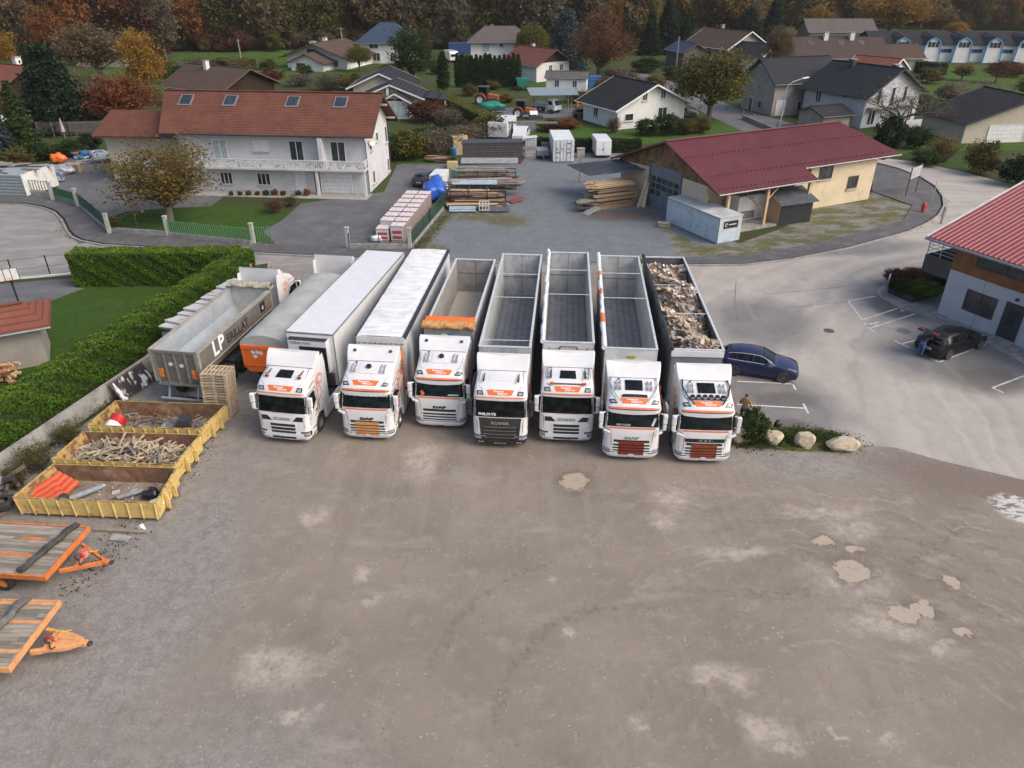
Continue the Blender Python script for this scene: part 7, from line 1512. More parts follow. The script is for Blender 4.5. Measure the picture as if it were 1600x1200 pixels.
def proto(kind):
    """unit trees 10 m tall (crown mesh, trunk mesh), reused at other sizes"""
    if kind in PROTO: return PROTO[kind]
    rs = random.Random(sum(map(ord,kind))); sd = sum(map(ord,kind)); m = MB()
    if kind.startswith('broad') or kind.startswith('wood') or kind.startswith('sparse'):
        nc, nl, sz = (120,75,.155) if kind.startswith('broad') else ((95,52,.20) if kind.startswith('wood') else (130,60,.115))
        wide = 3.9 if kind.startswith('broad') or kind.startswith('sparse') else 3.0
        P, v, c = clumps(sd, nc, nl, wide, 3.9 if not kind.startswith('wood') else 4.9, .25, .35, (5.3 if kind.startswith('sparse') else 6.0) if not kind.startswith('wood') else 5.1)
        m.tube((0,0,-.3),(0.05,.05,2.4),.30,.24,10,False); m.tube((.05,.05,2.4),(.1,0,6.5),.24,.08,8,False)
        limbs(m,(.05,.05,2.0+.1),c[rs.sample(range(nc),14 if not kind.startswith('sparse') else 40)],.11,rs)
        if kind.startswith('sparse'): limbs(m,(.05,.05,1.4),c[rs.sample(range(nc),50)],.07,rs)
    elif kind.startswith('bare'):
        def br(p, d, l, r, k):
            q = p+d*l; m.tube(p,q,r,r*.62,4 if k<3 else 6,False)
            if k == 0: return
            for i in range(3 if k > 1 else 4):
                a = d+Vector((rs.gauss(0,.55),rs.gauss(0,.55),rs.gauss(.12,.35))); br(q.lerp(p,rs.uniform(0,.35)), a.normalized(), l*rs.uniform(.62,.8), r*.6, k-1)
        br(Vector((0,0,-.2)), Vector((0,0,1)), 2.6, .22, 0)
        for i in range(6): a = i*1.05; br(Vector((0,0,2.1)), Vector((math.cos(a),math.sin(a),rs.uniform(.5,1.2))).normalized(), 2.1, .13, 4)
        P, v, c = clumps(sd, 90, 12, 3.8, 3.0, .3, .5, 5.6); sz = .075
    elif kind.startswith('conifer') or kind.startswith('column') or kind.startswith('cedar'):
        rg = np.random.default_rng(sd); pts = []; vv = []; R0 = {'conifer':2.6,'column':1.15,'cedar':4.2}[kind.split('_')[0]]; nb = 420 if R0 > 2 else 260
        for i in range(nb):
            t = rg.uniform(0,1)**1.25; z = .4+9.6*t if R0 != 4.2 else 1.0+9*t
            rr_ = R0*((1-t)**(.85 if R0 < 4 else .55) if R0 > 2 else min(1,(1-t)*2.4+.12)*(1 if t>.08 else .8))*rg.uniform(.78,1.08); a = rg.uniform(0,6.283); nn_ = 24 if R0>2 else 30; bv = rg.uniform(0,1)
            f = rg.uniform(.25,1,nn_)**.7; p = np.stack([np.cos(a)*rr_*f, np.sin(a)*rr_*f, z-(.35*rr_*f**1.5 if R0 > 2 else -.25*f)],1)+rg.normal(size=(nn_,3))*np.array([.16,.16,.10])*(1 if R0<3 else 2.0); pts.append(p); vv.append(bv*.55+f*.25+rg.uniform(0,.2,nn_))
        P = np.concatenate(pts); v = np.concatenate(vv); sz = .17 if R0 < 4 else .2; m.tube((0,0,-.2),(0,0,8.5),.2,.04,8,False)
    elif kind.startswith('willow'):
        rg = np.random.default_rng(sd); pts = []; vv = []
        for i in range(260):
            a = rg.uniform(0,6.283); r_ = 3.8*rg.uniform(.2,1)**.6; z = 9.4-.30*r_**1.7*.9; l_ = rg.uniform(1.5,5); nn_ = 26; f = np.linspace(0,1,nn_); pts.append(np.stack([np.cos(a)*(r_+.25*f),np.sin(a)*(r_+.25*f),z-l_*f],1)+rg.normal(size=(nn_,3))*.1); vv.append(rg.uniform(0,1)*.6+rg.uniform(0,.4,nn_))
        P = np.concatenate(pts); v = np.concatenate(vv); sz = .16; m.tube((0,0,-.2),(0,0,7),.35,.12,8,False)
    elif kind.startswith('shrub'):
        P, v, c = clumps(sd, 70, 70, 4.6, 4.4, .24, .55, 4.6); sz = .30; P = P[P[:,2]>0.05]; v = v[:len(P)]; m.tube((0,0,-.1),(0,0,4),.25,.1,6,False); limbs(m,(0,0,.3),c[:14],.1,rs)
    elif kind.startswith('twig'):
        for i in range(46):
            a = rs.uniform(0,6.28); d = Vector((math.cos(a)*rs.uniform(.2,.9),math.sin(a)*rs.uniform(.2,.9),1)).normalized(); p = Vector((rs.uniform(-1.5,1.5),rs.uniform(-1.5,1.5),0)); l_ = rs.uniform(4,7.5); q = p+d*l_; m.tube(p,q,.10,.04,3,False)
            for k in range(6): s_ = p.lerp(q,rs.uniform(.3,1)); m.tube(s_, s_+(d+Vector((rs.gauss(0,.6),rs.gauss(0,.6),rs.gauss(.2,.4)))).normalized()*rs.uniform(1,3.0),.05,.02,3,False)
        P, v, c = clumps(sd, 60, 26, 4.0, 4.0, .3, .3, 4.8); sz = .20
    tm = m.build('trunk', M_bark, fix=False); tme = tm.data; bpy.data.objects.remove(tm)
    dummy = leafmat('leaf_default', [(.04,.05,.02),(.06,.07,.03),(.1,.1,.04)])
    PROTO[kind] = (leafmesh('crown', P, sz, v, dummy, sd, .3), tme); return PROTO[kind]
def plant(kind, x, y, h, mt, label, cat='tree', group=None, wid=1.0, rz=None, name='tree', z=0, bark=None):
    cm, tm = proto(kind); r = thing(name, label, cat, (x,y,z), rnd.uniform(0,6.28) if rz is None else rz, group); s = h/10; r.scale = (s*wid, s*wid, s)
    for nm, me in (('crown',cm),('trunk',tm)):
        o = bpy.data.objects.new(nm, me); COL.objects.link(o); o.parent = r
        if nm == 'crown': o.material_slots[0].link = 'OBJECT'; o.material_slots[0].material = mt
        elif bark: o.material_slots[0].link = 'OBJECT'; o.material_slots[0].material = bark
    return r
L_ = lambda n, *c: leafmat(n, list(c))
F_brown = L_('brown_leaves',(.10,.072,.040),(.155,.112,.058),(.21,.155,.078)); F_olive = L_('olive_leaves',(.060,.056,.018),(.11,.10,.028),(.175,.145,.042)); F_gold = L_('golden_leaves',(.14,.08,.018),(.28,.155,.03),(.40,.23,.045)); F_orange = L_('orange_leaves',(.12,.045,.018),(.22,.085,.028),(.30,.125,.04))
F_red = L_('red_leaves',(.10,.035,.016),(.20,.065,.028),(.27,.11,.045)); F_grey = L_('grey_brown_twigs',(.10,.084,.052),(.16,.134,.085),(.21,.18,.12)); F_dark = L_('dark_needles',(.010,.020,.012),(.020,.038,.020),(.035,.058,.028)); F_blue = L_('blue_needles',(.030,.052,.052),(.055,.090,.090),(.085,.125,.125))
F_green = L_('green_leaves',(.020,.036,.010),(.044,.070,.018),(.085,.110,.030)); F_ygreen = L_('yellow_green_leaves',(.05,.055,.012),(.11,.11,.022),(.20,.17,.035)); F_thuja = L_('thuja_needles',(.014,.030,.010),(.024,.050,.016),(.04,.075,.024)); F_rust = L_('rust_brown_leaves',(.06,.028,.018),(.12,.050,.028),(.17,.08,.04)); F_sparse = L_('sparse_gold_leaves',(.09,.068,.02),(.165,.115,.03),(.25,.175,.05))
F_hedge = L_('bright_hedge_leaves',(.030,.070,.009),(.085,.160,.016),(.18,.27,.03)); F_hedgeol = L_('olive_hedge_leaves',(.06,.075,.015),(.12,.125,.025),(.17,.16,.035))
def at(kind, px, py, top, mt, label, wpx=None, **kw):
    x, y = G(px, py); h = hgt(px, py, top); cw = {'broad':7.8,'sparse':7.8,'bare':8.2,'conifer':5.0,'column':2.3,'cedar':8.4,'willow':7.8,'shrub':9.2,'twig':9,'wood':6}[kind.split('_')[0]]
    wid = 1.0
    if wpx: wid = (wpx/(F/(y*math.cos(TH)+(H-h/2)*math.sin(TH))))/(cw*h/10)
    return plant(kind, x, y, h, mt, label, wid=wid, **kw)
# single trees one can point to
at('cedar',97,205,68,F_dark,'huge dark evergreen beside the left chalet',118); at('conifer',2,245,140,F_blue,'blue spruce cut by the left edge of the picture',60)
at('conifer',42,238,128,F_green,'narrow ragged conifer between blue spruce and dark evergreen',60); at('sparse',266,345,196,F_sparse,'half bare golden tree on the lawn of the long white house',168,bark=M_barkpale)
at('broad_b',198,200,116,F_red,'spreading scarlet maple behind the red roofed annex',108); at('twig',165,185,95,F_grey,'tangled bare brown tree between evergreen and golden tree',110); at('broad_c',235,160,44,F_gold,'orange topped tree beyond the scarlet maple',62)
at('broad_d',2,118,40,F_gold,'yellow autumn tree at the far left edge',66); at('broad_e',160,130,32,F_brown,'brown autumn tree left of the orange topped one',110); at('broad_b',90,110,8,F_orange,'rust orange tree rising in the wood at upper left',60)
at('broad_c',646,142,42,F_green,'broad dark green tree right of the blue roofed house',66); at('broad_d',562,112,68,F_ygreen,'small round yellow green tree before the blue roofed house',38); at('column',693,140,82,F_thuja,'single narrow thuja left of the tall clipped row',19)
at('willow',832,100,32,F_ygreen,'weeping yellow willow behind the maroon roofed chalet',52); at('cedar_b',884,112,14,F_blue,'blue grey cedar right of the maroon roofed chalet',72); at('sparse_b',935,125,6,F_rust,'reddish brown bare looking tree beside the cedar',96); at('conifer_b',975,80,12,F_dark,'slim dark conifer between cedar and the conifer cluster',24)
at('conifer',1040,84,-6,F_dark,'tallest dark conifer of the cluster above the lane',56); at('conifer_b',1014,86,18,F_dark,'left conifer of the dark cluster above the lane',44); at('conifer_c',1068,84,22,F_dark,'right conifer of the dark cluster above the lane',40)
at('broad',1106,192,68,F_olive,'large round olive brown tree behind the crimson roof',118); at('conifer_c',1135,62,8,F_dark,'dark pine behind the white verged gable',46); at('cedar',1165,70,12,F_dark,'broad dark pine right of the white verged gable',60); at('conifer',1205,64,-12,F_dark,'tall dark fir above the barn house',46)
at('broad_d',1388,58,-14,F_gold,'great golden tree behind the blue framed hall',110); at('broad_b',1275,52,8,F_gold,'golden tree left of the great golden one',44); at('bare',1402,205,108,F_grey,'gnarled bare fruit tree in front of the charcoal roofed house',150,bark=M_bark); at('bare_b',1524,188,92,F_grey,'fine branched bare tree on the field at right',100,bark=M_barkpale)
at('shrub',1384,240,168,F_dark,'dense dark conical shrub under the bare fruit tree',42); at('shrub',1428,232,190,F_green,'dark green shrub right of the conical one',42,cat='shrub',name='shrub'); at('twig',1468,252,200,F_sparse,'yellow brown shrub on the roadside bank',54,cat='shrub',name='shrub'); at('shrub',1446,258,230,F_green,'low green bush at the road bend',42,cat='shrub',name='shrub')
at('shrub_b',1530,272,214,F_olive,'mottled olive bush before the beige garage',50,cat='shrub',name='shrub'); at('shrub_c',1590,290,240,F_dark,'dark bush in front of the timber shed at right edge',60,cat='shrub',name='shrub'); at('broad_c',1210,130,40,F_brown,'brown tree beside the mauve roofed house',44); at('broad_e',1470,50,20,F_rust,'dark red tree behind the blue framed hall',40); at('broad_c',1492,60,34,F_gold,'low golden tree right of the dark red one',34)
at('broad_e',1555,130,92,F_rust,'small rusty fruit tree on the field before the hall',40); at('twig',1310,20,-8,F_sparse,'thin yellow poplar group beyond the far grey roof',40)
for k,(px,py,tp,w_,mt,lb) in enumerate(((1010,212,180,36,F_green,'leftmost round bush before the white gabled house'),(1045,210,172,46,F_green,'second and largest bush before the white gabled house'),(1072,209,182,34,F_olive,'third bush before the white gabled house'),(1095,208,178,30,F_olive,'rightmost bush before the white gabled house'),(958,208,175,28,F_rust,'bare reddish shrub at the corner of the white gabled house'))): at('shrub' if k<4 else 'twig',px,py,tp,mt,lb,w_,cat='shrub',name='shrub')
for k,(px,py,tp,w_,mt,lb) in enumerate(((640,248,196,60,F_ygreen,'yellow green bush beside the white house gable'),(678,244,186,66,F_grey,'bare grey shrub right of the yellow green bush'),(726,236,180,74,F_grey,'wide bare shrub below the diagonal hedge'),(762,218,172,60,F_olive,'olive shrub at the foot of the diagonal hedge'),(668,190,150,56,F_rust,'reddish shrub beside the glazed gable room'),(700,196,160,54,F_grey,'thin shrub between conservatory and diagonal hedge'),(612,250,205,30,F_green,'dark bush against the white house corner'))): at('twig' if k in (1,2,5) else 'shrub',px,py,tp,mt,lb,w_,cat='shrub',name='shrub')
for k,(px,py,tp,w_,mt,lb) in enumerate(((310,112,80,60,F_grey,'wide grey shrub on the field edge behind the brown roof'),(352,104,88,46,F_olive,'low olive shrub left of the field hedge'),(275,130,100,44,F_green,'dark green shrub left of the brown roofed house'),(425,130,104,40,F_rust,'rust coloured shrub below the low chalet'),(470,135,108,50,F_grey,'bare shrub in front of the entrance wing'),(515,142,104,60,F_grey,'tall bare shrub right of the entrance wing'),(478,118,100,26,F_green,'round dark bush at the entrance wing'),(550,140,112,40,F_ygreen,'pale shrub before the dark roofed bungalow'),(398,138,118,44,F_green,'low green bush left of the rust coloured shrub'))): at('twig' if k in (0,4,5) else 'shrub_b',px,py,tp,mt,lb,w_,cat='shrub',name='shrub')
for k,(px,py,tp,w_,mt,lb) in enumerate(((72,250,222,40,F_green,'green bush behind the metal clad store'),(112,244,216,44,F_green,'middle green bush above the stored pallets'),(140,234,208,36,F_dark,'dark bush beside the annex'),(30,262,228,44,F_olive,'olive bush left of the metal clad store'),(860,205,186,40,F_rust,'rusty low shrub along the farm lane'),(885,200,184,40,F_orange,'orange brown shrub along the farm lane'),(770,140,125,24,F_sparse,'orange shrub beside the larger tractor'),(735,150,130,24,F_olive,'thin olive shrub left of the larger tractor'),(905,160,142,40,F_olive,'scrubby bush right of the pole barn'),(960,125,98,60,F_grey,'wide bare thicket above the white gabled roof'),(1010,112,88,44,F_green,'green bush beside the lane'),(1450,130,104,40,F_olive,'olive hedge plant before the hall'),(1580,120,95,40,F_rust,'rusty shrub at the right end of the hall'))): at('shrub_c' if k not in (9,) else 'twig',px,py,tp,mt,lb,w_,cat='shrub',name='shrub')
at('shrub_b',1172,688,636,F_green,'feathery green shrub between the last lorry and the boulders',52,cat='shrub',name='shrub')
for k,(px,py,tp,w_) in enumerate(((60,735,690,60),(110,690,655,50),(30,760,715,44))): at('twig_b',px,py,tp,F_ygreen,('yellow flowering weed by the wall behind the middle skip','leafy weed by the wall behind the farthest skip','yellow flowering weed above the scrap heap')[k],w_,cat='weed',name='weed')
gp = [(1405,455,26,F_green,'light green clipped bush at the left of the planter'),(1440,462,34,F_hedge,'largest clipped bush at the front of the planter'),(1425,440,30,F_rust,'reddish bush in the middle of the planter'),(1455,440,34,F_green,'dark green bush at the back of the planter'),(1395,440,20,F_rust,'small purple bush at the far end of the planter')]
for px,py,w_,mt,lb in gp: o = at('shrub',px,py+6,py-16,mt,lb,w_*1.5,cat='shrub',name='shrub'); o.location.z = .3
for k in range(9): 
    px = 362+k*13.5 + (10 if k>6 else 0); x, y = G(px, 306); o = plant('shrub_b', x, y, rnd.uniform(.5,.8), [F_rust,F_green,F_orange][k%3], ORD[k]+' potted plant from the left in the row along the white house front', cat='plant', group='plants along the white house front', name='potted_plant')
for k,(px,py,tp,w_,mt,lb) in enumerate(((432,332,305,38,F_rust,'reddish flower bush at the lawn corner by the driveway'),(455,322,300,30,F_olive,'olive bush behind the reddish flower bush'),(184,362,335,18,F_olive,'small shrub behind the fence corner'))): at('twig_b' if k<2 else 'shrub_b',px,py,tp,mt,lb,w_,cat='shrub',name='shrub')
for px,py,tp,w_,mt,lb in ((610,122,100,30,F_green,'low green garden bush below the blue roofed house'),(684,116,92,26,F_olive,'small olive tree behind the single thuja'),(948,146,116,38,F_olive,'olive garden tree left of the lane, before the conifer cluster'),(985,142,112,40,F_grey,'grey garden thicket beside the lane'),(1022,142,116,34,F_sparse,'yellowish shrub on the far side of the lane'),(1050,124,98,30,F_green,'green bush before the small grey timber house'),(1132,120,88,42,F_brown,'brown garden tree between the grey gabled house and the lane'),(1228,112,84,34,F_olive,'olive bush at the corner of the mauve roofed house'),(1405,165,142,32,F_olive,'olive bush behind the charcoal roofed house'),(1480,158,124,36,F_grey,'grey leafless bush on the middle of the field'),(1502,126,100,30,F_sparse,'yellow brown bush before the hall'),(1442,172,146,32,F_green,'green bush beside the bare fruit tree'),(1350,244,222,30,F_green,'green bush behind the workshop roof corner'),(420,108,90,28,F_olive,'small olive bush at the left of the low chalet'),(242,205,176,34,F_green,'green bush at the end of the board fence'),(1572,186,150,44,F_grey,'grey bush beyond the beige garage'),(1604,156,118,44,F_olive,'olive bush at the right edge of the field'),(905,132,112,24,F_green,'green bush between red roofed chalet and blue cabin'),(790,160,146,26,F_sparse,'yellowish bush between the tractors'),(250,120,84,50,F_olive,'olive tree beyond the orange topped tree'),(330,150,128,40,F_green,'green bush left of the brown roofed house gable'),(1170,150,128,26,F_rust,'rusty bush under the barn house gable'),(740,108,88,34,F_green,'green bush at the left end of the thuja screen')):
    at(rnd.choice(['shrub','shrub_b','shrub_c','broad_c']),px,py,tp,mt,lb,w_,cat='shrub',name='shrub')
# clipped thuja screen, one tree each
for k in range(14):
    px = 716+k*7.2; at(('column','column_b')[k%2],px,137,84+(k%3)*2+(4 if k in (3,9) else 0),F_thuja,ORD[k]+' narrow thuja from the left in the clipped screen before the hipped roof house',11,group='thujas in the clipped screen')
# hedges
def hedge(label, a, b, w_, h, mt, dens=420, sz=.06, core=None):
    a, b = Vector(a), Vector(b); d = b-a; L = d.length; u = d.normalized(); rg = np.random.default_rng(int(L*100)); r = thing('hedge', label, 'hedge', (a.x,a.y,0), math.atan2(d.y,d.x))
    N = int(dens*(L*w_+2*L*h+2*w_*h)); f = rg.uniform(0,L*w_+2*L*h+2*w_*h,N); x = rg.uniform(0,L,N); z = rg.uniform(0,h,N); y = np.full(N,0.); t = f < L*w_; s1 = (f>=L*w_)&(f<L*w_+L*h); s2 = (f>=L*w_+L*h)&(f<L*w_+2*L*h); e = f>=L*w_+2*L*h
    y[t] = rg.uniform(-w_/2,w_/2,t.sum()); z[t] = h; y[s1] = -w_/2; y[s2] = w_/2; y[e] = rg.uniform(-w_/2,w_/2,e.sum()); x[e] = np.where(rg.uniform(size=e.sum())<.5,0,L)
    P = np.stack([x,y,z],1); lump = .05*np.sin(x*2.1+z*3)+.04*np.sin(x*5.3+y*4+z*7)
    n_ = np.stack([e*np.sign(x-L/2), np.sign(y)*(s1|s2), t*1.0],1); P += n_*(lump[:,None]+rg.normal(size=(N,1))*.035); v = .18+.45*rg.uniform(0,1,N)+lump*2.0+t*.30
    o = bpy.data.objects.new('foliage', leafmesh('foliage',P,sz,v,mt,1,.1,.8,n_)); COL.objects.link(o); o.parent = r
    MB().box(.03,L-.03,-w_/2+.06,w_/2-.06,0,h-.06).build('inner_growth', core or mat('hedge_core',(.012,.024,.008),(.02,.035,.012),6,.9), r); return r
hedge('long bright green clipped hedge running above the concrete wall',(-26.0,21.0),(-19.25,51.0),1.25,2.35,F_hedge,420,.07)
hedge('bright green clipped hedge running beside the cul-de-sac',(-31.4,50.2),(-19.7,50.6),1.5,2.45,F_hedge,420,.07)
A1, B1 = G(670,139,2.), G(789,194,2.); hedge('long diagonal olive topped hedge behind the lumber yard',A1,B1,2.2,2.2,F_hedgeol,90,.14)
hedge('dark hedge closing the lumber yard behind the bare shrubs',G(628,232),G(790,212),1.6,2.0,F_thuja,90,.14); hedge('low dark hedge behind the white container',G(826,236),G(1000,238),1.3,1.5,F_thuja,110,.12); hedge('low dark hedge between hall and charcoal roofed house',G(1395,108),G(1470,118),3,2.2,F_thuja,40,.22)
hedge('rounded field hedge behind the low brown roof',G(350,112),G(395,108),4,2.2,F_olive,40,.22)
# the wood: front rows tree by tree, the depth behind as one mass
WM = [F_brown,F_brown,F_olive,F_olive,F_sparse,F_olive,F_grey,F_grey,F_grey,F_gold,F_orange,F_rust,F_dark]; WL = {F_brown.name:'brown autumn tree in the wood behind the houses',F_olive.name:'olive autumn tree in the wood behind the houses',F_grey.name:'grey leafless tree in the wood behind the houses',F_gold.name:'golden autumn tree in the wood behind the houses',F_orange.name:'orange autumn tree in the wood behind the houses',F_sparse.name:'yellow brown tree in the wood behind the houses',F_rust.name:'rust brown tree in the wood behind the houses',F_dark.name:'dark conifer in the wood behind the houses'}
WG = {k: 'woodland trees: '+k.replace('_',' ') for k in WL}
def edge(px): return 90 if px < 270 else (79 if px < 450 else (74 if px < 1010 else (60 if px < 1180 else 40)))
cnt = 0
for px in range(-60,1680,26):
    x, y = G(px, edge(px)); y -= rnd.uniform(-2,5); plant('shrub_c', x, y, rnd.uniform(3.5,6.5), rnd.choice([F_grey,F_olive,F_brown,F_rust]), 'brown undergrowth bush along the edge of the wood', 'shrub', 'bushes along the wood edge', rnd.uniform(.8,1.3), name='shrub')
for row in range(5):
    px = -150
    while px < 1760:
        x, y = G(px, edge(px)); y += row*11+rnd.uniform(-4,4); x = x/G(px,edge(px))[1]*y
        bias = [F_olive,F_gold,F_olive,F_olive,F_brown,F_brown,F_grey,F_dark] if 380 < px < 560 else ([F_sparse,F_gold,F_grey,F_olive,F_brown,F_sparse,F_grey] if px > 1000 else ([F_grey,F_olive,F_brown,F_grey,F_brown,F_olive,F_gold] if px > 640 else WM))
        mt = rnd.choice(bias); kd = 'conifer_w' if mt is F_dark else rnd.choice(['wood_a','wood_b','wood_c','wood_d']); h = rnd.uniform(14,24)
        plant(kd, x, y, h, mt, WL[mt.name], group=WG[mt.name], wid=rnd.uniform(.65,1.0) if mt is not F_dark else 1.0); px += rnd.uniform(22,34)*(1 if row < 2 else 1.4); cnt += 1
rg = np.random.default_rng(99); PP = []; VV = []; SS = []
for k in range(1150):
    a = rg.uniform(-.80,.80); y = rg.uniform(250,680)+(60 if a > .15 else 0); x = a*y*1.02; cz = max(0,(y-300))**2*.0004-1; h = rg.uniform(13,22); P, v, _ = clumps(int(k), 18, 18, 3.6*h/12, h*.46, .34, .3, 0); P += np.array([x,y,cz+h*.55]); PP.append(P); VV.append(v*.65+rg.uniform(0,.35))
o = bpy.data.objects.new('woodland', leafmesh('woodland',np.concatenate(PP),.75,np.concatenate(VV),leafmat('mixed_autumn_foliage',[(.12,.095,.045),(.19,.14,.065),(.15,.14,.05),(.23,.17,.08),(.34,.20,.055)]),4)); COL.objects.link(o); tag(o,'distant autumn woodland rising behind the houses','woodland',kind='stuff')
# tufts and fallen leaves near the verge
def tufts(name, label, pts, mt, n, h=.12, spread=1):
    rg = np.random.default_rng(n); Q = [Vector(G(*p)) for p in pts]; m = []; 
    for i in range(n):
        k = rg.integers(0,len(Q)-1); f = rg.uniform(); p = Q[k].lerp(Q[k+1],f); m.append((p.x+rg.normal()*spread*.5,p.y+rg.normal()*spread*.5,rg.uniform(.02,h)))
    o = bpy.data.objects.new(name, leafmesh(name,np.array(m),.032,rg.uniform(0,1,n),mt,2,-.2,1.6)); COL.objects.link(o); return tag(o,label,'grass',kind='stuff')
tufts('verge_grass','grass growing round the pale boulders',[(1150,690),(1200,688),(1260,680),(1330,694)],F_green,5200,.2,.8); tufts('wall_weeds','weeds along the foot of the driveway fence',[(645,392),(668,372),(700,335)],F_ygreen,1800,.25,.7)
tufts('skip_weeds','weeds sprouting along the concrete wall and skips',[(0,770),(60,720),(150,640),(235,590),(300,600)],F_green,2600,.3,.6); tufts('skip_side_grass','sparse grass beside the skips and trailers',[(270,760),(320,690),(200,835),(110,925)],F_green,700,.12,.8)
tufts('fallen_leaves','brown fallen leaves gathered along the right kerb',[(1330,386),(1420,361),(1470,335),(1474,312),(1440,282)],F_rust,1400,.03,.45); tufts('fallen_leaves','brown fallen leaves gathered along the left kerb',[(95,345),(108,368),(130,380),(170,360),(150,345)],F_rust,800,.03,.5)
# ---------------------------------------------------------------- lumber yard
def planks(label, px0, px1, py, z0, z1, depth, n, mats, name='plank_stack', cat='planks', spread=.5, kind=None, tilt=.01, seed=1):
    a = Vector(G(px0,py)); b = Vector(G(px1,py)); L = (b-a).length; rs = random.Random(seed+px0); r_ = MB()
    for i in range(n):
        l_ = L*rs.uniform(.45,1.0); x = rs.uniform(-(L-l_)/2-spread,(L-l_)/2+spread); r_.mat(rs.randrange(len(mats))).obox((L/2+x, rs.uniform(0,depth), rs.uniform(z0,z1)), (l_, rs.uniform(.12,.35), rs.uniform(.03,.09)), rs.gauss(0,.025), rs.gauss(0,tilt), rs.gauss(0,tilt))
    o = r_.build(name, mats, fix=False); o.location = (a.x,a.y,0); o.rotation_euler = (0,0,math.atan2(b.y-a.y,b.x-a.x)); return tag(o, label, cat, kind=kind)
M_rustwood = mat('rusty_brown_boards',(.20,.11,.07),(.12,.07,.05),4,.9); M_greyboard = mat('silvery_boards',(.33,.31,.29),(.22,.2,.19),4,.9); M_darkwood = mat('dark_stained_boards',(.085,.07,.065),(.05,.045,.045),4,.9)
def rack(label, px0, px1, py, h, levels, mt, dep=1.6):
    a = Vector(G(px0,py)); b = Vector(G(px1,py)); L = (b-a).length; r = thing('steel_rack', label, 'rack', (a.x,a.y,0), math.atan2(b.y-a.y,b.x-a.x)); m = MB()
    for k in range(4):
        x = L*k/3
        for y in (0,dep): m.bar((x,y,0),(x,y,h),.09)
        for z in levels: m.bar((x,-.2,z),(x,dep+.2,z),.09)
    m.build('upright', mt, r); m = MB()
    for z in levels: m.bar((0,0,z-.06),(L,0,z-.06),.06,.1); m.bar((0,dep,z-.06),(L,dep,z-.06),.06,.1)
    m.build('rail', mt, r); return r
a = G(724,258); b = G(817,256); L = b[0]-a[0]
r = thing('timber_wagon','long dark stack of planks on edge above a red beam at the yard back','timber stack',(a[0],a[1],0),math.atan2(b[1]-a[1],b[0]-a[0]))
MB().box(0,L,0,1.9,.45,2.35).build('planks', striped('stacked_dark_planks',(.10,.09,.09),(.065,.058,.06),(('Z',1.2,'SIN'),),.9,3,(.16,.14,.13),.03,0,.4,.6,.5), r); MB().box(-.1,L+.1,-.05,1.95,2.353,2.5).build('cover', mat('slate_cover',(.05,.052,.056)), r)
MB().box(-.2,L,-.12,.0,.22,.44).build('base_beam', mat('dark_red_beam',(.20,.045,.045)), r); MB().box(.2,.5,.1,1.8,0,.44).box(L-.5,L-.2,.1,1.8,0,.44).box(L/2-.2,L/2+.2,.1,1.8,0,.44).build('bearer', M_chassis, r)
rack('grey steel rack of planks in the middle of the lumber yard',718,806,297,1.9,(.5,1.25,1.85),M_chassis)
planks('grey and brown planks on the middle rack',720,806,297,.3,1.3,1.6,120,[M_greyboard,M_oldwood,M_rustwood],seed=1); planks('pale twisted boards on top of the middle rack',718,790,296,1.25,2.0,1.5,60,[M_greyboard,M_oldwood],seed=2)
o = MB().obox((0,0,0),(6.0,1.5,.08),0,R(9)).build('sheet_stack', mat('pale_grey_sheeting',(.27,.28,.28),(.2,.21,.21),1.5,.8), bevel=.01); p = G(765,290); o.location = (p[0],p[1]+1,2.35); tag(o,'pale grey sheets lying on the upper rack of the lumber yard','sheeting')
rack('dark steel rack at the front of the lumber yard',704,790,322,1.5,(.4,.95,1.45),M_black,1.8)
planks('rust brown boards filling the front rack',704,780,322,.3,1.2,1.7,110,[M_rustwood,M_lumber,M_oldwood],seed=3); planks('long grey beams across the rear of the front rack',700,815,308,1.0,1.6,1.2,46,[M_greyboard,M_oldwood],seed=4)
planks('low heap of rust brown boards before the front rack',700,788,328,.05,.55,1.2,60,[M_rustwood,M_darkwood,M_lumber],seed=5)
o = MB().obox((0,0,0),(4.4,1.2,.06),0,R(6)).build('sheet_stack', mat('pale_blue_sheeting',(.36,.44,.48),(.28,.34,.38),1.5,.6)); p = G(742,312); o.location = (p[0],p[1]+.4,1.62); tag(o,'pale blue grey sheet on top of the front rack','sheeting')
p = G(704,333); o = MB().obox((1.1,0,.08),(2.5,.95,.06),0,R(14)).obox((1.1,-.2,.115),(2.5,.05,.03),0,R(14)).obox((1.1,.15,.165),(2.5,.05,.03),0,R(14)).build('blue_sheet', mat('pale_blue_sheeting',(.3,.3,.3))); o.location = (p[0],p[1]+.5,.18); tag(o,'pale blue panel lying on the ground before the front rack','panel')
o = MB().obox((1.3,0,.08),(2.6,.9,.06),0,R(14)).build('dark_sheet', mat('slate_panel',(.07,.08,.085),(.1,.11,.115),2,.6)); o.location = (p[0]+2.9,p[1]+.5,.16); tag(o,'dark slate panel lying beside the pale blue one','panel')
r = thing('window_frame','small white barred frame standing on the dark slate panel','frame',(p[0]+2.7,p[1]+.2,.18)); m = MB(); [m.bar((x,0,.02),(x,.25,.85),.05) for x in (0,.3,.6,.9)]; [m.bar((0,.25*t/.85,t),(.9,.25*t/.85,t),.05) for t in (.05,.42,.82)]; m.build('bars', M_winw, r)
p = G(806,333-18); o = MB().obox((0,0,.15),(1.6,1.0,.06),R(35),0,R(-8)).build('red_board', mat('dull_red_board',(.22,.06,.06),(.28,.09,.08),3)); o.location = (p[0],p[1],.05); tag(o,'dull red board at the right end of the lumber racks','board')
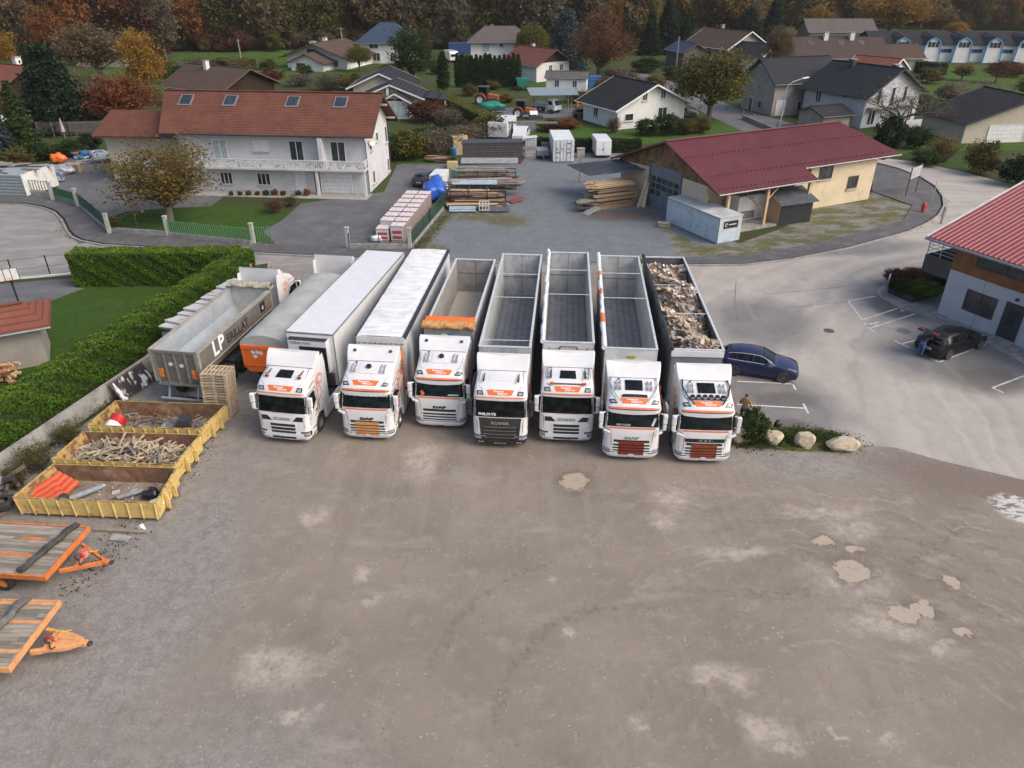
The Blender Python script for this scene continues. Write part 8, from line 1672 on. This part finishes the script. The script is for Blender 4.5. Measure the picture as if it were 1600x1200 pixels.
p = G(712,300); o = MB().tube((0,0,0),(0,0,1.5),.32,n=16).tube((0,0,1.5),(0,0,1.6),.34,n=16).build('green_drum', M_greenlt, smooth=True); o.location = (p[0]-.3,p[1]+3,0); tag(o,'green upright drum at the left end of the middle rack','drum')
p = G(710,243); o = MB().obox((0,0,1.1),(1.9,1.4,2.2),R(25)).build('timber_frame_box', mat('raw_panel_wood',(.50,.40,.24),(.34,.26,.15),1.8,.85)); o.location = (p[0]+.5,p[1]+1,0); tag(o,'tall pale timber crate left of the dark plank stack','crate')
planks('low trestle of brown boards by the grass behind the driveway',665,702,254,.1,.7,.8,24,[M_palewood,M_rustwood],seed=7,spread=.2)
o = MB().box(-.6,.6,-.4,.4,0,.7).build('yellow_bin', mat('straw_yellow_board',(.55,.44,.2)), bevel=.03); p = G(707,262); o.location = (p[0],p[1],0); tag(o,'straw yellow box at the end of the brown boards','box')
o = MB().tube((0,0,0),(0,0,.85),.32,n=16).build('blue_drum', mat('blue_plastic',(.03,.2,.42)), smooth=True); p = G(709,250); o.location = (p[0],p[1]+.6,.4); tag(o,'blue drum behind the straw yellow box','drum')
# containers and vehicles at the back of the yard
M_cwhite = mat('container_white',(.68,.69,.70),(.60,.61,.62),2,.5,dirt=(.45,.42,.38),dscale=2)
a = G(864,254); r = thing('shipping_container','white shipping container with its barred doors facing the yard','container',(a[0],a[1],0),R(2)); bx = MB().box(0,2.44,0,6.0,.1,2.6).build('box', M_cwhite, r, bevel=.02)
m = MB()
for x in (.35,.85,1.6,2.1): m.tube((x,-.05,.15),(x,-.05,2.5),.025,n=6)
m.box(1.2,1.24,-.02,-.002,.15,2.5); m.build('locking_bar', M_steel, bx); m = MB(); k = .2
while k < 5.9: m.box(2.441,2.475,k,k+.15,.2,2.5); k += .3
m.build('corrugation', mat('rust_streaked_white',(.5,.46,.43),(.3,.2,.15),2,.7), bx); m = MB()
for x,z,w_ in ((.3,1.5,.3),(.9,1.5,.25),(1.6,1.5,.35),(1.55,1.05,.55),(1.6,2.1,.5),(.3,1.05,.5),(.4,.5,.2)): m.box(x,x+w_,-.012,-.003,z,z+.10)
m.build('stencil_mark', M_black, bx)
a = G(769,226); r = thing('box_truck_body','white box trailer parked behind the dark plank stack','trailer',(a[0]-.6,a[1]+1.5,0),R(-12)); MB().box(0,2.6,0,6,.7,2.5).build('box', M_white, r, bevel=.03); MB().box(.1,2.5,.3,5.6,.35,.69).build('chassis', M_chassis, r); [wheel(r, s_*1.0+1.3, 4.5, .4, .25, s_) for s_ in (-1,1)]
a = G(796,228); r = thing('pickup','low white pickup beside the white box trailer','pickup',(a[0]+.3,a[1]+1,0),R(-8)); MB().prism([(0,0,.5),(0,0,1.1),(0,1.1,1.25),(0,1.6,1.8),(0,3.0,1.8),(0,3.2,1.15),(0,4.8,1.1),(0,4.8,.5)],(1.8,0,0)).build('body', M_white, r, bevel=.04); MB().prism([(-.01,1.3,1.25),(-.01,1.7,1.7),(-.01,2.9,1.7),(-.01,3.0,1.25)],(1.82,0,0)).build('side_window', M_glass, r); [wheel(r, .9+s_*.8, y, .36, .22, s_) for s_ in (-1,1) for y in (.9,3.8)]
a = G(820,249); r0 = None
for k in range(2):
    r = thing('liquid_tank',('caged white liquid tank at the bottom of the pair','caged white liquid tank stacked on top of the other')[k],'tank',(a[0],a[1],1.22*k),0,'caged liquid tanks'); MB().box(.05,1.35,.05,1.0,.16,1.12).build('tank', mat('translucent_plastic',(.62,.64,.66),(.5,.53,.56),2,.5), r, bevel=.05); m = MB()
    for i in range(6): x = .02+i*.27; m.bar((x,0,.12),(x,0,1.17),.025); m.bar((x,1.05,.12),(x,1.05,1.17),.025)
    for z in (.4,.7,1.0,1.17): m.bar((.02,0,z),(1.37,0,z),.025); m.bar((.02,0,z),(.02,1.05,z),.025); m.bar((1.37,0,z),(1.37,1.05,z),.025)
    m.build('cage', M_galv, r); MB().box(0,1.4,0,1.05,0,.12).build('base', M_palewood, r)
o = MB().obox((0,0,0),(1.7,1.1,.06),.1,0,R(-4)).build('white_sheet', M_white); o.location = (a[0]+.6,a[1]+.5,2.50); tag(o,'white sheet lying on the upper liquid tank','sheet')
a = G(838,252); r = thing('small_trailer','small dark utility trailer in front of the liquid tanks','trailer',(a[0]+.8,a[1]+.8,0),R(4)); MB().box(-.75,.75,0,2.2,.45,.9).build('body', M_steel, r, bevel=.02); MB().bar((0,0,.45),(0,-1.1,.4),.07).build('drawbar', M_galv, r); MB().box(-.7,.7,.1,2.1,.903,1.1).build('cover', mat('grey_cover',(.3,.31,.31)), r, bevel=.05); [wheel(r, s_*.85, 1.2, .3, .2, s_) for s_ in (-1,1)]
o = MB().box(-.8,.8,-.5,.5,0,1.3).build('brown_crate', mat('brown_crate_wood',(.22,.16,.13),(.16,.11,.09),3), bevel=.03); p = G(856,242); o.location = (p[0],p[1]+1,0); tag(o,'brown crate beside the white shipping container','crate')
o = MB().box(-.45,.45,-.4,.4,0,1.0).box(-.5,.5,-.45,.45,1.003,1.1).build('grey_bin', M_conc, bevel=.03); p = G(907,246); o.location = (p[0],p[1],0); tag(o,'grey box bin right of the white shipping container','bin')
o = MB().bar((0,0,2.75),(6.3,0,2.75),.22,.25).bar((.2,0,0),(.2,0,2.7),.12).build('steel_beam', M_steel); p = G(794,230); o.location = (p[0],p[1]+1.5,0); tag(o,'long grey steel beam carried level above the back of the yard','beam')
a = G(928,248); r = thing('white_van','white van seen from behind at the dark hedge','van',(a[0]+.2,a[1],0),R(3)); MB().prism([(0,0,.35),(0,.02,1.2),(0,.15,2.15),(0,4.0,2.15),(0,4.7,1.3),(0,5.3,1.1),(0,5.35,.4)],(1.85,0,0)).build('body', M_white, r, bevel=.08)
MB().box(.2,1.65,.0,.05,1.35,1.95).build('rear_window', M_offwhite, r) if False else None; m = MB(); m.box(.915,.935,-.012,.02,.5,1.9); m.box(.75,.9,-.02,.0,1.0,1.12); m.build('door_gap', M_black, r); [wheel(r, .92+s_*.8, y, .34, .22, s_) for s_ in (-1,1) for y in (.9,4.2)]
# pallets of cartons along the fence, blue tarpaulin
P0, P1 = Vector(G(624,379)), Vector(G(668,322)); d = (P1-P0).normalized(); q = Vector((-d.y,d.x)); M_carton = mat('pink_white_cartons',(.64,.58,.57),(.50,.34,.34),6,.7,lo=.52,hi=.62); M_wrap = mat('brown_carton_side',(.30,.22,.20),(.24,.17,.155),4,.7)
first = None; n = 8
for row in range(2):
    for k in range(n):
        c = P0+d*(.55+k*((P1-P0).length-.9)/(n-1))+q*(.15+1.25*row)
        if first is None:
            first = thing('carton_stack','wrapped stack of pink and white cartons in the double row along the driveway fence','cartons',(c.x,c.y,0),math.atan2(d.y,d.x),'wrapped carton stacks'); MB().box(-.52,.52,-.55,.55,.14,1.35).build('cartons', M_wrap, first, bevel=.02); MB().box(-.53,.53,-.56,.56,1.353,1.42).build('top_layer', M_carton, first, bevel=.02); MB().box(-.525,-.53,-.4,.4,.75,1.0).box(-.525,-.53,-.4,.4,.3,.55).build('red_print', mat('red_print',(.45,.06,.08)), first); MB().box(-.5,.5,-.5,.5,0,.137).build('pallet_base', M_palewood, first)
            m = MB(); m.box(-.524,-.521,-.53,.53,.2,1.3); m.build('pale_face', M_carton, first); o = first
        else: o = copy_tree(first); o.location = (c.x,c.y,0)
        tag(o, ORD[k]+' wrapped carton stack from the front in the '+('fence side' if row == 0 else 'house side')+' row of the driveway')
        if row == 1 and k == 0: o.scale = (1,1,.8); tag(o,'lower stack of pink and white cartons at the front left of the row')
sack('white bag slumped against the front carton stack', (P0.x-1.9,P0.y+.3,.25), (.5,.35,.3), M_whitetarp, 12)
c = Vector(G(678,322)); sack('pile wrapped in bright blue tarpaulin behind the carton stacks', (c.x,c.y+2.2,1.0), (1.15,2.1,1.15), mat('blue_tarpaulin',(.02,.09,.42),(.03,.13,.52),3,.35,bumpd=.05,bscale=4), 14, 'tarpaulin_pile','tarpaulin',0)
o = MB().box(-.7,.7,-1.4,1.4,.1,1.9).build('white_crate', M_offwhite, bevel=.04); o.location = (c.x+.1,c.y+5.6,0); o.rotation_euler = (0,0,-.15); tag(o,'white box behind the blue tarpaulin pile','box')
r = thing('door_frames','timber frames leaning by the blue tarpaulin','frames',(c.x+1.3,c.y+2.6,0),R(-10)); m = MB()
for x in (0,.35): m.bar((x,0,0),(x+.2,.2,1.9),.08); m.bar((x+.5,.1,0),(x+.7,.3,1.9),.08); m.bar((x+.2,.2,1.85),(x+.75,.3,1.85),.08)
m.build('frame', M_lumber, r)
# ---------------------------------------------------------------- fences and gates
M_cpost = mat('pale_concrete_post',(.42,.42,.40),(.32,.32,.31),3,.9); M_fgreen = mat('fence_green',(.025,.075,.045),(.035,.09,.055),3,.5); M_fgreen2 = mat('railing_green',(.10,.26,.13),(.08,.21,.10),3,.5)
def fence(label, pts, wall=.45, h=1.5, post_every=2.5, bars=.14, pm=None, bm_=None, rails=True, concrete=False, name='fence', wallm=None):
    P = [Vector((*G(*p),0)) for p in pts]; o = P[0].copy(); r = thing(name, label, 'fence', o); pm = pm or M_fgreen; bm_ = bm_ or M_fgreen
    P = [p-o for p in P]; mw = MB(); mb = MB(); posts = []
    for a, b in zip(P[:-1], P[1:]):
        L = (b-a).length; d = (b-a).normalized()
        if wall: mw.bar(a+Vector((0,0,wall/2)), b+Vector((0,0,wall/2)), .2, wall)
        n = max(1,round(L/post_every)); posts += [a+d*(L*i/n) for i in range(n+1)]
        if bars:
            k = bars
            while k < L: mb.bar(a+d*k+Vector((0,0,wall+.05)), a+d*k+Vector((0,0,h-.05)), .05); k += bars
            if rails:
                for z in (wall+.08, h-.06): mb.bar(a+Vector((0,0,z)), b+Vector((0,0,z)), .04)
        elif rails:
            for z in (wall+.1, (wall+h)/2, h-.03): mb.bar(a+Vector((0,0,z)), b+Vector((0,0,z)), .015)
    if wall: mw.build('base_wall', wallm or M_conc, r)
    if mb.v: mb.build('railing', bm_, r)
    for p in posts:
        w_ = .16 if concrete else .06; MB().box(p.x-w_/2,p.x+w_/2,p.y-w_/2,p.y+w_/2,0,h+.06).build('post', pm, r)
    return r
fence('low wall with dark wire posts closing the front of the driveway',[(547,390),(640,390)],.5,1.35,3.0,0)
fence('dark green mesh fence beside the carton stacks',[(643,388),(672,352),(702,316)],.25,1.45,2.3,.3)
for k,(px,py,tx) in enumerate(((545,389,'concrete gate post at the right of the driveway entrance'),(641,390,'concrete corner post by the front carton stack'),(397,382,'pale gate post at the left of the driveway entrance'),(264,370,'pale post at the left end of the green railing'),(172,366,'pale corner post where the diagonal fence meets the lawn wall'),(123,324,'pale right post of the green field gate'),(84,314,'pale left post of the green field gate'))):
    p = G(px,py); o = MB().box(-.14,.14,-.14,.14,0,1.75).box(-.18,.18,-.18,.18,1.753,1.83).build('gate_post', M_cpost, bevel=.01); o.location = (p[0],p[1],0); tag(o, tx, 'gate post', 'pale gate posts')
fence('bright green railing on the low wall before the lawn',[(267,371),(394,384)],.45,1.5,3.1,.2,M_fgreen2,M_fgreen2)
fence('thin wire fence with dark posts on the low wall left of the railing',[(174,364),(262,370)],.5,1.5,3.0,0)
fence('dark green panel fence running diagonally along the pavement',[(126,325),(150,345),(170,363)],.35,1.5,2.0,.2)
fence('dark mesh fence on a low wall at the far left',[(-60,299),(0,301),(80,308)],.5,1.6,3.2,.35)
r = fence('pale green closed gate between two posts at the left',[(86,313),(121,323)],0,1.4,9,.16,M_greenlt,M_fgreen,name='gate'); A = Vector((*G(86,313),0)); B = Vector((*G(121,323),0)); MB().bar(Vector((0,0,.35)), B-A+Vector((0,0,.35)), .03, .5).build('panel', M_greenlt, r)
r = fence('green gate leaf standing open at the driveway entrance',[(400,380),(424,379)],0,1.4,9,.2,M_fgreen2,M_fgreen2,name='gate')
fence('long grey timber fence behind the dark evergreen',[(62,214),(110,216),(165,212)],0,1.9,3,0,M_oldwood,M_oldwood); 
a, b = Vector(G(62,213)), Vector(G(165,211)); o = MB().bar((a.x,a.y,.95),(b.x,b.y,.95),.05,1.8).build('board_fence', mat('brown_grey_boards',(.10,.09,.085),(.07,.062,.058),2,.9)); tag(o,'solid brown grey board fence under the dark evergreen','fence')
fence('wire garden fence beside the lane under the round olive tree',[(1160,186),(1212,208),(1262,232)],.6,1.5,4,0,M_steel,M_steel); fence('dark wire fence posts inside the white kerb of the cul-de-sac',[(-30,440),(23,437),(79,430),(128,425)],0,1.5,3.6,0,M_black,M_black)
fence('white picket fence at the corner of the white gabled house',[(928,188),(940,196)],0,1.1,2,.2,M_winw,M_winw)
# ---------------------------------------------------------------- left storage yard
a = G(0,306); b = G(72,309); c = Vector((b[0]-a[0],b[1]-a[1])); L = c.length+3.0
r = thing('metal_store','low store clad in grey ribbed sheet with white end, behind the left fence','store',(a[0]-5,a[1]+.8,0),math.atan2(c.y,c.x)); MB().box(0,L,0,4.5,0,2.1).build('wall', striped('grey_ribbed_cladding',(.30,.34,.36),(.24,.27,.29),(('Z',1.0,'SIN'),),.5,2), r); MB().box(L,L+.05,-.1,4.6,0,2.2).build('end_panel', M_offwhite, r)
m = MB(); rs = random.Random(5)
for i in range(26): m.mat(i%3).obox((rs.uniform(.5,L-.3),rs.uniform(.3,4.2),2.15+rs.uniform(0,.3)),(rs.uniform(.8,3),rs.uniform(.1,.6),.06),rs.uniform(-.5,.5))
m.build('roof_clutter', [M_oldwood,M_brown,M_galv], r, fix=False)
for k in range(6):
    o = pm.copy(); COL.objects.link(o); p = G(116,268); o.location = (p[0],p[1],.15*k); o.rotation_euler = (0,0,R(12)); o.scale = (1.5,1.6,1.05); tag(o, 'lowest pale pallet stacked in the left storage yard' if k == 0 else ('topmost pale pallet stacked in the left storage yard' if k == 5 else 'pale pallet inside the stack in the left storage yard'), 'pallet', 'pallets stacked in the left storage yard')
p = G(135,262); r = thing('boat_trailer','long grey utility trailer behind the pale pallets','trailer',(p[0],p[1]+2,0),R(-60)); MB().prism([(-.9,0,.6),(-.9,0,1.0),(-.9,4.2,1.3),(-.9,4.6,.8),(-.9,4.2,.55)],(1.8,0,0)).build('body', M_galv, r, bevel=.03); MB().bar((0,0,.6),(0,-1.8,.5),.1).build('drawbar', M_galv, r); [wheel(r,s_*1.0,2.2,.33,.2,s_) for s_ in (-1,1)]
p = G(76,283); o = MB().tube((0,0,0),(0,0,1.1),.42,n=16).build('orange_drum', M_orange, smooth=True); o.location = (p[0],p[1],.4); tag(o,'orange drum beside the white end of the metal store','drum')
p = G(78,262); sack('orange sheeted heap behind the orange drum', (p[0],p[1]+2,.6), (.9,.7,.6), M_orange, 19, 'sheeted_heap','heap'); p = G(95,272); sack('dark grey sheeted heap beside the pale pallets', (p[0],p[1],.4), (1.5,.9,.6), M_galv, 23, 'sheeted_heap','heap')
p = G(84,284); o = MB().obox((0,0,.5),(1.6,1.1,.08),R(20),R(35)).build('glazed_sheet', mat('blue_grey_glass_panel',(.08,.1,.17),(.3,.33,.38),2.2,.3,lo=.5,hi=.55)); o.location = (p[0]+.4,p[1],0); tag(o,'blue grey panel tilted between orange drum and grey heap','panel')
m = MB(); 
for i in range(60): m.mat(i%4).obox((rs.uniform(-3.5,3.2),rs.uniform(-1.0,1.0)+.0,rs.uniform(.1,.7)),(rs.uniform(.3,1.6),rs.uniform(.1,.5),rs.uniform(.1,.4)),rs.uniform(0,3))
o = m.build('stored_goods', [M_galv,mat('red_crates',(.35,.05,.05)),mat('blue_plastic',(.03,.2,.42)),M_offwhite], fix=False); p = G(150,246); o.location = (p[0]+1,p[1],0); tag(o,'mixed coloured crates and tools along the annex side','stored goods',kind='stuff')
p = G(108,214); o = MB().tube((0,0,0),(0,0,.9),.03,n=6).tube((0,0,.9),(0,0,2.6),.28,.04,n=10).build('closed_parasol', mat('faded_pink_cloth',(.45,.33,.38))); o.location = (p[0],p[1]-1,0); tag(o,'closed faded pink parasol before the board fence','parasol')
# firewood and basketball hoop
m = MB()
for i in range(80): m.mat(i%2).obox((rs.uniform(-1.4,1.1),rs.uniform(-.5,.5),rs.uniform(.1,1.1)),(rs.uniform(.3,.45),.13,.12),rs.gauss(0,.5),rs.gauss(0,.3))
o = m.build('firewood', [mat('split_logs',(.42,.22,.10),(.30,.15,.07),6,.9),M_lumber], fix=False); p = G(4,604); o.location = (p[0]-.5,p[1]+.6,.0); tag(o,'heap of split orange firewood at the left edge beyond the hedge','firewood',kind='stuff')
p = G(38,497); r = thing('basketball_hoop','black pole basketball hoop with white backboard at the lawn edge','basketball hoop',(p[0],p[1],0),R(25)); MB().tube((0,0,0),(0,0,2.9),.06,n=10).bar((0,0,2.8),(.0,-.35,3.0),.06).build('pole', M_black, r); bb = MB().box(-.62,.62,-.43,-.38,2.75,3.55).build('backboard', M_winw, r); m = MB()
for x in (-.62,-.2,.2,.6): m.box(x-.02,x+.02,-.44,-.431,2.75,3.55)
for z in (2.75,3.53): m.box(-.62,.62,-.44,-.431,z,z+.03)
m.build('backboard_line', M_black, bb); m = MB(); P = [(.23*math.cos(a/16*6.2832),-.68+.23*math.sin(a/16*6.2832),2.95) for a in range(17)]; m.path(P,.012,5); m.build('ring', M_orange, r)
# ---------------------------------------------------------------- farm vehicles beyond the hedge
M_torange = mat('tractor_orange',(.42,.12,.03),(.34,.09,.025),3,.4)
def tractor(label, px, py, rz, s=1.0):
    p = G(px,py); r = thing('tractor', label, 'tractor', (p[0],p[1],0), rz, 'orange tractors by the farm track')
    MB().prism([(.35,-1.9,.75),(.35,-1.9,1.35),(.35,-.3,1.55),(.35,-.3,.75)],(-.7,0,0)).build('bonnet', M_torange, r, bevel=.05); MB().box(-.3,.3,-1.9,1.2,.55,.9).build('chassis', M_chassis, r)
    cb = MB(); [cb.bar((x,y,1.2),(x*.9,y*.9+.05,2.45),.07) for x in (-.62,.62) for y in (-.3,1.1)]; cb.box(-.75,.75,-.45,1.2,2.45,2.55); cb.build('cab_frame', M_chassis, r, bevel=.01); MB().box(-.58,.58,-.25,1.0,1.25,2.43).build('cab_glass', M_glass, r)
    for s_ in (-1,1): wheel(r, s_*.85, .75, .78, .42, s_, M_offwhite); wheel(r, s_*.7, -1.5, .48, .3, s_, M_offwhite); m = MB(); m.prism([(s_*.65,.75+.9*math.cos(R(a)),.78+.9*math.sin(R(a))) for a in range(10,171,20)]+[(s_*.65,.75+.84*math.cos(R(a)),.78+.84*math.sin(R(a))) for a in range(170,9,-20)],(s_*.42,0,0)); m.build('mudguard', M_torange, r)
    r.scale = (s,)*3; return r
tractor('larger orange tractor with cab facing right behind the covered trailer',760,163,R(78),1.12); tractor('smaller orange tractor with white panel on its front loader',818,184,R(80)); 
p = G(838,186); o = MB().box(-1.2,1.0,-.5,.6,0,.5).build('loader_bucket', M_chassis, bevel=.03); o.location = (p[0],p[1],0); tag(o,'dark loader bucket before the smaller tractor','bucket'); o = MB().obox((0,0,.75),(1.2,.9,.06),0,R(30)).build('white_sheet', M_white); o.location = (p[0]-.4,p[1],.15); tag(o,'white panel lying on the loader bucket','panel')
p = G(768,177); r = thing('covered_trailer','low trailer heaped under green tarpaulin behind the diagonal hedge','trailer',(p[0],p[1],0),R(8)); t = sack('x',(0,0,1.0),(2.2,1.0,.8),mat('green_tarpaulin',(.01,.16,.11),(.015,.20,.14),3,.45),33,'tarpaulin','x'); t.parent = r; del t['label']; del t['category']; MB().box(-2.0,2.2,-.7,.7,.45,.62).build('bed', M_chassis, r); [wheel(r,x,s_*0-.75,.32,.2,1) for s_ in (1,) for x in (-.6,.6)]
a = G(826,186); r = thing('pole_barn','open pole barn with thin blue grey roof above the parked tipper truck','barn',(a[0]+1.2,a[1]+4.5,0),R(6)); m = MB(); [m.tube((x,y,0),(x,y,2.9),.09,n=8) for x in (0,5.6) for y in (0,3)]; m.tube((1.6,0,0),(1.6,0,2.9),.09,n=8); m.build('post', M_oldwood, r); slab(r,'roof',[(-1.0,-1,2.9),(6.6,-1,2.9),(6.6,4,3.35),(-1.0,4,3.35)],mat('blue_grey_sheet_roof',(.22,.26,.29),(.18,.21,.24),1,.5),.08)
p = G(872,178); r = thing('tipper_truck','small white tipper truck parked nose out under the pole barn','truck',(p[0],p[1]+.3,0),R(48)); MB().prism([(-.9,0,.5),(-.9,-.05,1.2),(-.9,.25,2.0),(-.9,1.4,2.05),(-.9,1.5,.5)],(1.8,0,0)).build('cab', M_white, r, bevel=.06); MB().prism([(-.8,-.06,1.25),(-.8,.22,1.9),(-.8,.17,1.9),(-.8,-.1,1.25)],(1.6,0,0)).build('windscreen', M_glass, r); MB().box(-.95,.95,1.7,4.6,.85,1.3).build('tipper_bed', M_galv, r, bevel=.02); MB().box(-.4,.4,.3,4.5,.5,.84).build('chassis', M_chassis, r); [wheel(r,s_*.8,y,.36,.25,s_) for s_ in (-1,1) for y in (.7,3.7)]
MB().prism([(.901,.45,1.3),(.901,.6,1.85),(.901,1.3,1.85),(.901,1.3,1.3)],(.01,0,0)).prism([(-.911,.45,1.3),(-.911,.6,1.85),(-.911,1.3,1.85),(-.911,1.3,1.3)],(.01,0,0)).build('side_window', M_glass, r)
p = G(817,142); r = thing('farm_trailer','high sided green farm trailer beside the thuja screen','trailer',(p[0],p[1],0),R(5)); MB().prism([(-1.0,0,.8),(-1.15,0,2.0),(1.15,0,2.0),(1.0,0,.8)],(0,3,0)).build('body', mat('emerald_paint',(.01,.17,.10),(.01,.13,.08),3,.5), r); MB().box(-.5,.5,0,3,.5,.79).build('chassis', M_chassis, r); [wheel(r,s_*.8,y,.4,.25,s_) for s_ in (-1,1) for y in (.5,2.5)]
p = G(918,172); r = thing('harrow','orange and red field implement parked by the farm track','implement',(p[0],p[1],0),R(2)); m = MB(); m.bar((-2.2,0,.8),(2.2,0,.8),.2); [m.bar((x,0,.8),(x+.1,.2,.1),.12) for x in (-2,-1.2,-.4,.4,1.2,2)]; [m.bar((x,-.4,.5),(x,.5,1.1),.3,.25) for x in (-1.6,-.6,.6)]; m.build('frame', M_torange, r); MB().box(.9,2.4,-.3,.5,.3,1.1).build('hopper', mat('red_paint',(.5,.02,.02)), r, bevel=.05)
make_car('black car half hidden at the left of the white gabled house', G(938,184)[0], G(938,184)[1], (.98,.1), M_carblack, 'hatch'); make_car('beige off-road car under the round olive tree', G(1085,186)[0]+1, G(1085,186)[1]+2, (.95,-.2), mat('dull_beige_paint',(.20,.18,.14)), 'hatch')
o = MB().box(0,2.4,0,2,0,2.1).build('blue_container', mat('bright_blue_paint',(.03,.13,.36),(.025,.10,.3),2), bevel=.03); p = G(919,138); o.location = (p[0],p[1],0); tag(o,'bright blue cabin right of the small white outbuilding','cabin')
o = MB().box(0,9,0,3,0,2.6).build('blue_trailer', mat('deep_blue_tarpaulin',(.03,.07,.2),(.025,.055,.16),1.5), bevel=.03); p = G(700,86); o.location = (p[0],p[1]+3,0); tag(o,'long deep blue trailer left of the hipped roof house','trailer')
p = G(710,98); r = thing('caravan','white caravan in front of the deep blue trailer','caravan',(p[0],p[1],0),R(20)); MB().prism([(-1.1,0,.5),(-1.1,0,2.0),(-1.1,.5,2.5),(-1.1,5,2.5),(-1.1,5.3,.5)],(2.2,0,0)).build('body', M_white, r, bevel=.08); MB().box(-.8,.8,-.02,.0,1.3,1.9).build('window', M_glass, r); [wheel(r,s_*.95,2.6,.33,.2,s_) for s_ in (-1,1)]
# ---------------------------------------------------------------- poles, lamp, signs
def pole(label, px, py, top, arm=1.6): 
    p = G(px,py); h = hgt(px,py,top); r = thing('utility_pole', label, 'pole', (p[0],p[1],0), R(8), 'utility poles'); MB().tube((0,0,0),(0,0,h),.16,.11,8).build('shaft', M_conc if px < 500 else M_oldwood, r); MB().bar((-arm/2,0,h-.4),(arm/2,0,h-.4),.1).build('crossarm', M_steel, r); return p, h
pole('pale utility pole rising above the dark evergreen at left',90,108,40); pole('thin utility pole standing on the green field',377,95,61,.9); pole('utility pole behind the low chalet',538,98,42); pole('utility pole at the conifer cluster',1056,108,57,.6)
p = G(1218,199); h = hgt(1218,199,140); r = thing('street_lamp','curved arm street lamp beside the barn house','street lamp',(p[0],p[1],0),R(20)); MB().tube((0,0,0),(0,0,h),.11,.07,10).path([(0,0,h),(.3,0,h+.5),(1.0,0,h+1.0),(2.4,-.1,h+1.35)],.05,8).build('post', M_galv, r, smooth=True); MB().obox((2.9,-.1,h+1.42),(1.1,.35,.16),0,0,-.1).build('lamp_head', M_offwhite, r, bevel=.05)
pA, pB = Vector(G(1414,308)), Vector(G(1430,301)); d = pB-pA; L = d.length; r = thing('sign_board','tall direction sign with pale panels on two dark red posts','sign',(pA.x,pA.y,0),math.atan2(d.y,d.x)); MB().tube((0,0,0),(0,0,2.9),.05,n=8).tube((L,0,0),(L,0,2.9),.05,n=8).build('post', mat('dark_red_post',(.14,.03,.03)), r)
for k in range(3): MB().box(.05,L-.05,-.05,-.02,1.75+k*.38,2.08+k*.38).build('panel', mat('weathered_sign_panel',(.42,.42,.42),(.34,.33,.33),8), r)
p = G(1441,333); r = thing('hydrant','red fire hydrant on the pavement by the bend','hydrant',(p[0],p[1],0)); MB().tube((0,0,0),(0,0,.85),.17,n=14).tube((0,0,.85),(0,0,1.02),.2,.12,14).build('barrel', mat('hydrant_red',(.5,.04,.02),(.4,.03,.02),3,.5), r, smooth=True); MB().tube((-.26,0,.6),(.26,0,.6),.08,n=10).build('outlet', mat('hydrant_red',(.5,.04,.02)), r)
p = G(1455,317); o = MB().tube((0,0,0),(0,0,2.1),.035,n=8).build('marker_post', M_galv); o.location = (p[0],p[1],0); tag(o,'thin grey marker post beside the hydrant','post'); p = G(1473,352); o = MB().box(-.09,.09,-.09,.09,0,1.5).build('gate_pillar', M_conc, bevel=.02); o.location = (p[0]+.1,p[1]+.5,0); tag(o,'stone pillar behind the corner of the red office roof','pillar')
for k,(px,py,lb) in enumerate(((1062,190,'white garden chair beside the bushes'),(1372,196,'yellow garden chair on the pale house terrace'))): 
    p = G(px,py); r = thing('garden_chair',lb,'chair',(p[0],p[1],0),R(20)); mt_ = M_winw if k == 0 else mat('yellow_plastic',(.55,.45,.05)); MB().box(-.3,.3,-.3,.3,.4,.45).build('seat', mt_, r); MB().box(-.3,.3,.26,.31,.45,1.0).build('backrest', mt_, r); [MB().box(x-.02,x+.02,y-.02,y+.02,0,.4).build('leg', mt_, r) for x in (-.26,.26) for y in (-.26,.26)]
sheet('terrace', [(1355,196),(1395,203),(1450,197),(1480,190),(1440,186)], .03, mat('pale_paving',(.5,.49,.47),(.42,.41,.39),1,.8))
m = MB()
for L in ([(1190,460),(1250,455),(1320,448),(1385,436)],[(1180,484),(1240,480),(1300,474),(1326,471)],[(1150,440),(1148,470),(1152,500)]):
    for a, b in zip(L[:-1], L[1:]): A = Vector((*G(*a),.011)); B = Vector((*G(*b),.011)); q = (B-A).normalized().cross(Vector((0,0,1)))*.03; m.add([A-q,B-q,B+q,A+q],[(0,1,2,3)])
tag(m.build('road_joint', mat('dark_road_joint',(.10,.095,.09),(.2,.19,.18),2,.9)), kind='structure')
# ---------------------------------------------------------------- haze
hm = bpy.data.materials.new('haze'); hm.use_nodes = True; hn = hm.node_tree; hn.nodes.remove(hn.nodes['Principled BSDF'])
pv = hn.nodes.new('ShaderNodeVolumePrincipled'); pv.inputs['Color'].default_value = (.90,.88,.85,1); pv.inputs['Density'].default_value = .00013; pv.inputs['Anisotropy'].default_value = .2; hn.links.new(pv.outputs[0], hn.nodes['Material Output'].inputs['Volume'])
hz = MB().box(-720,720,-45,860,-4,150).build('haze', hm); tag(hz, 'thin pale haze filling the air over the valley', 'haze', kind='stuff')
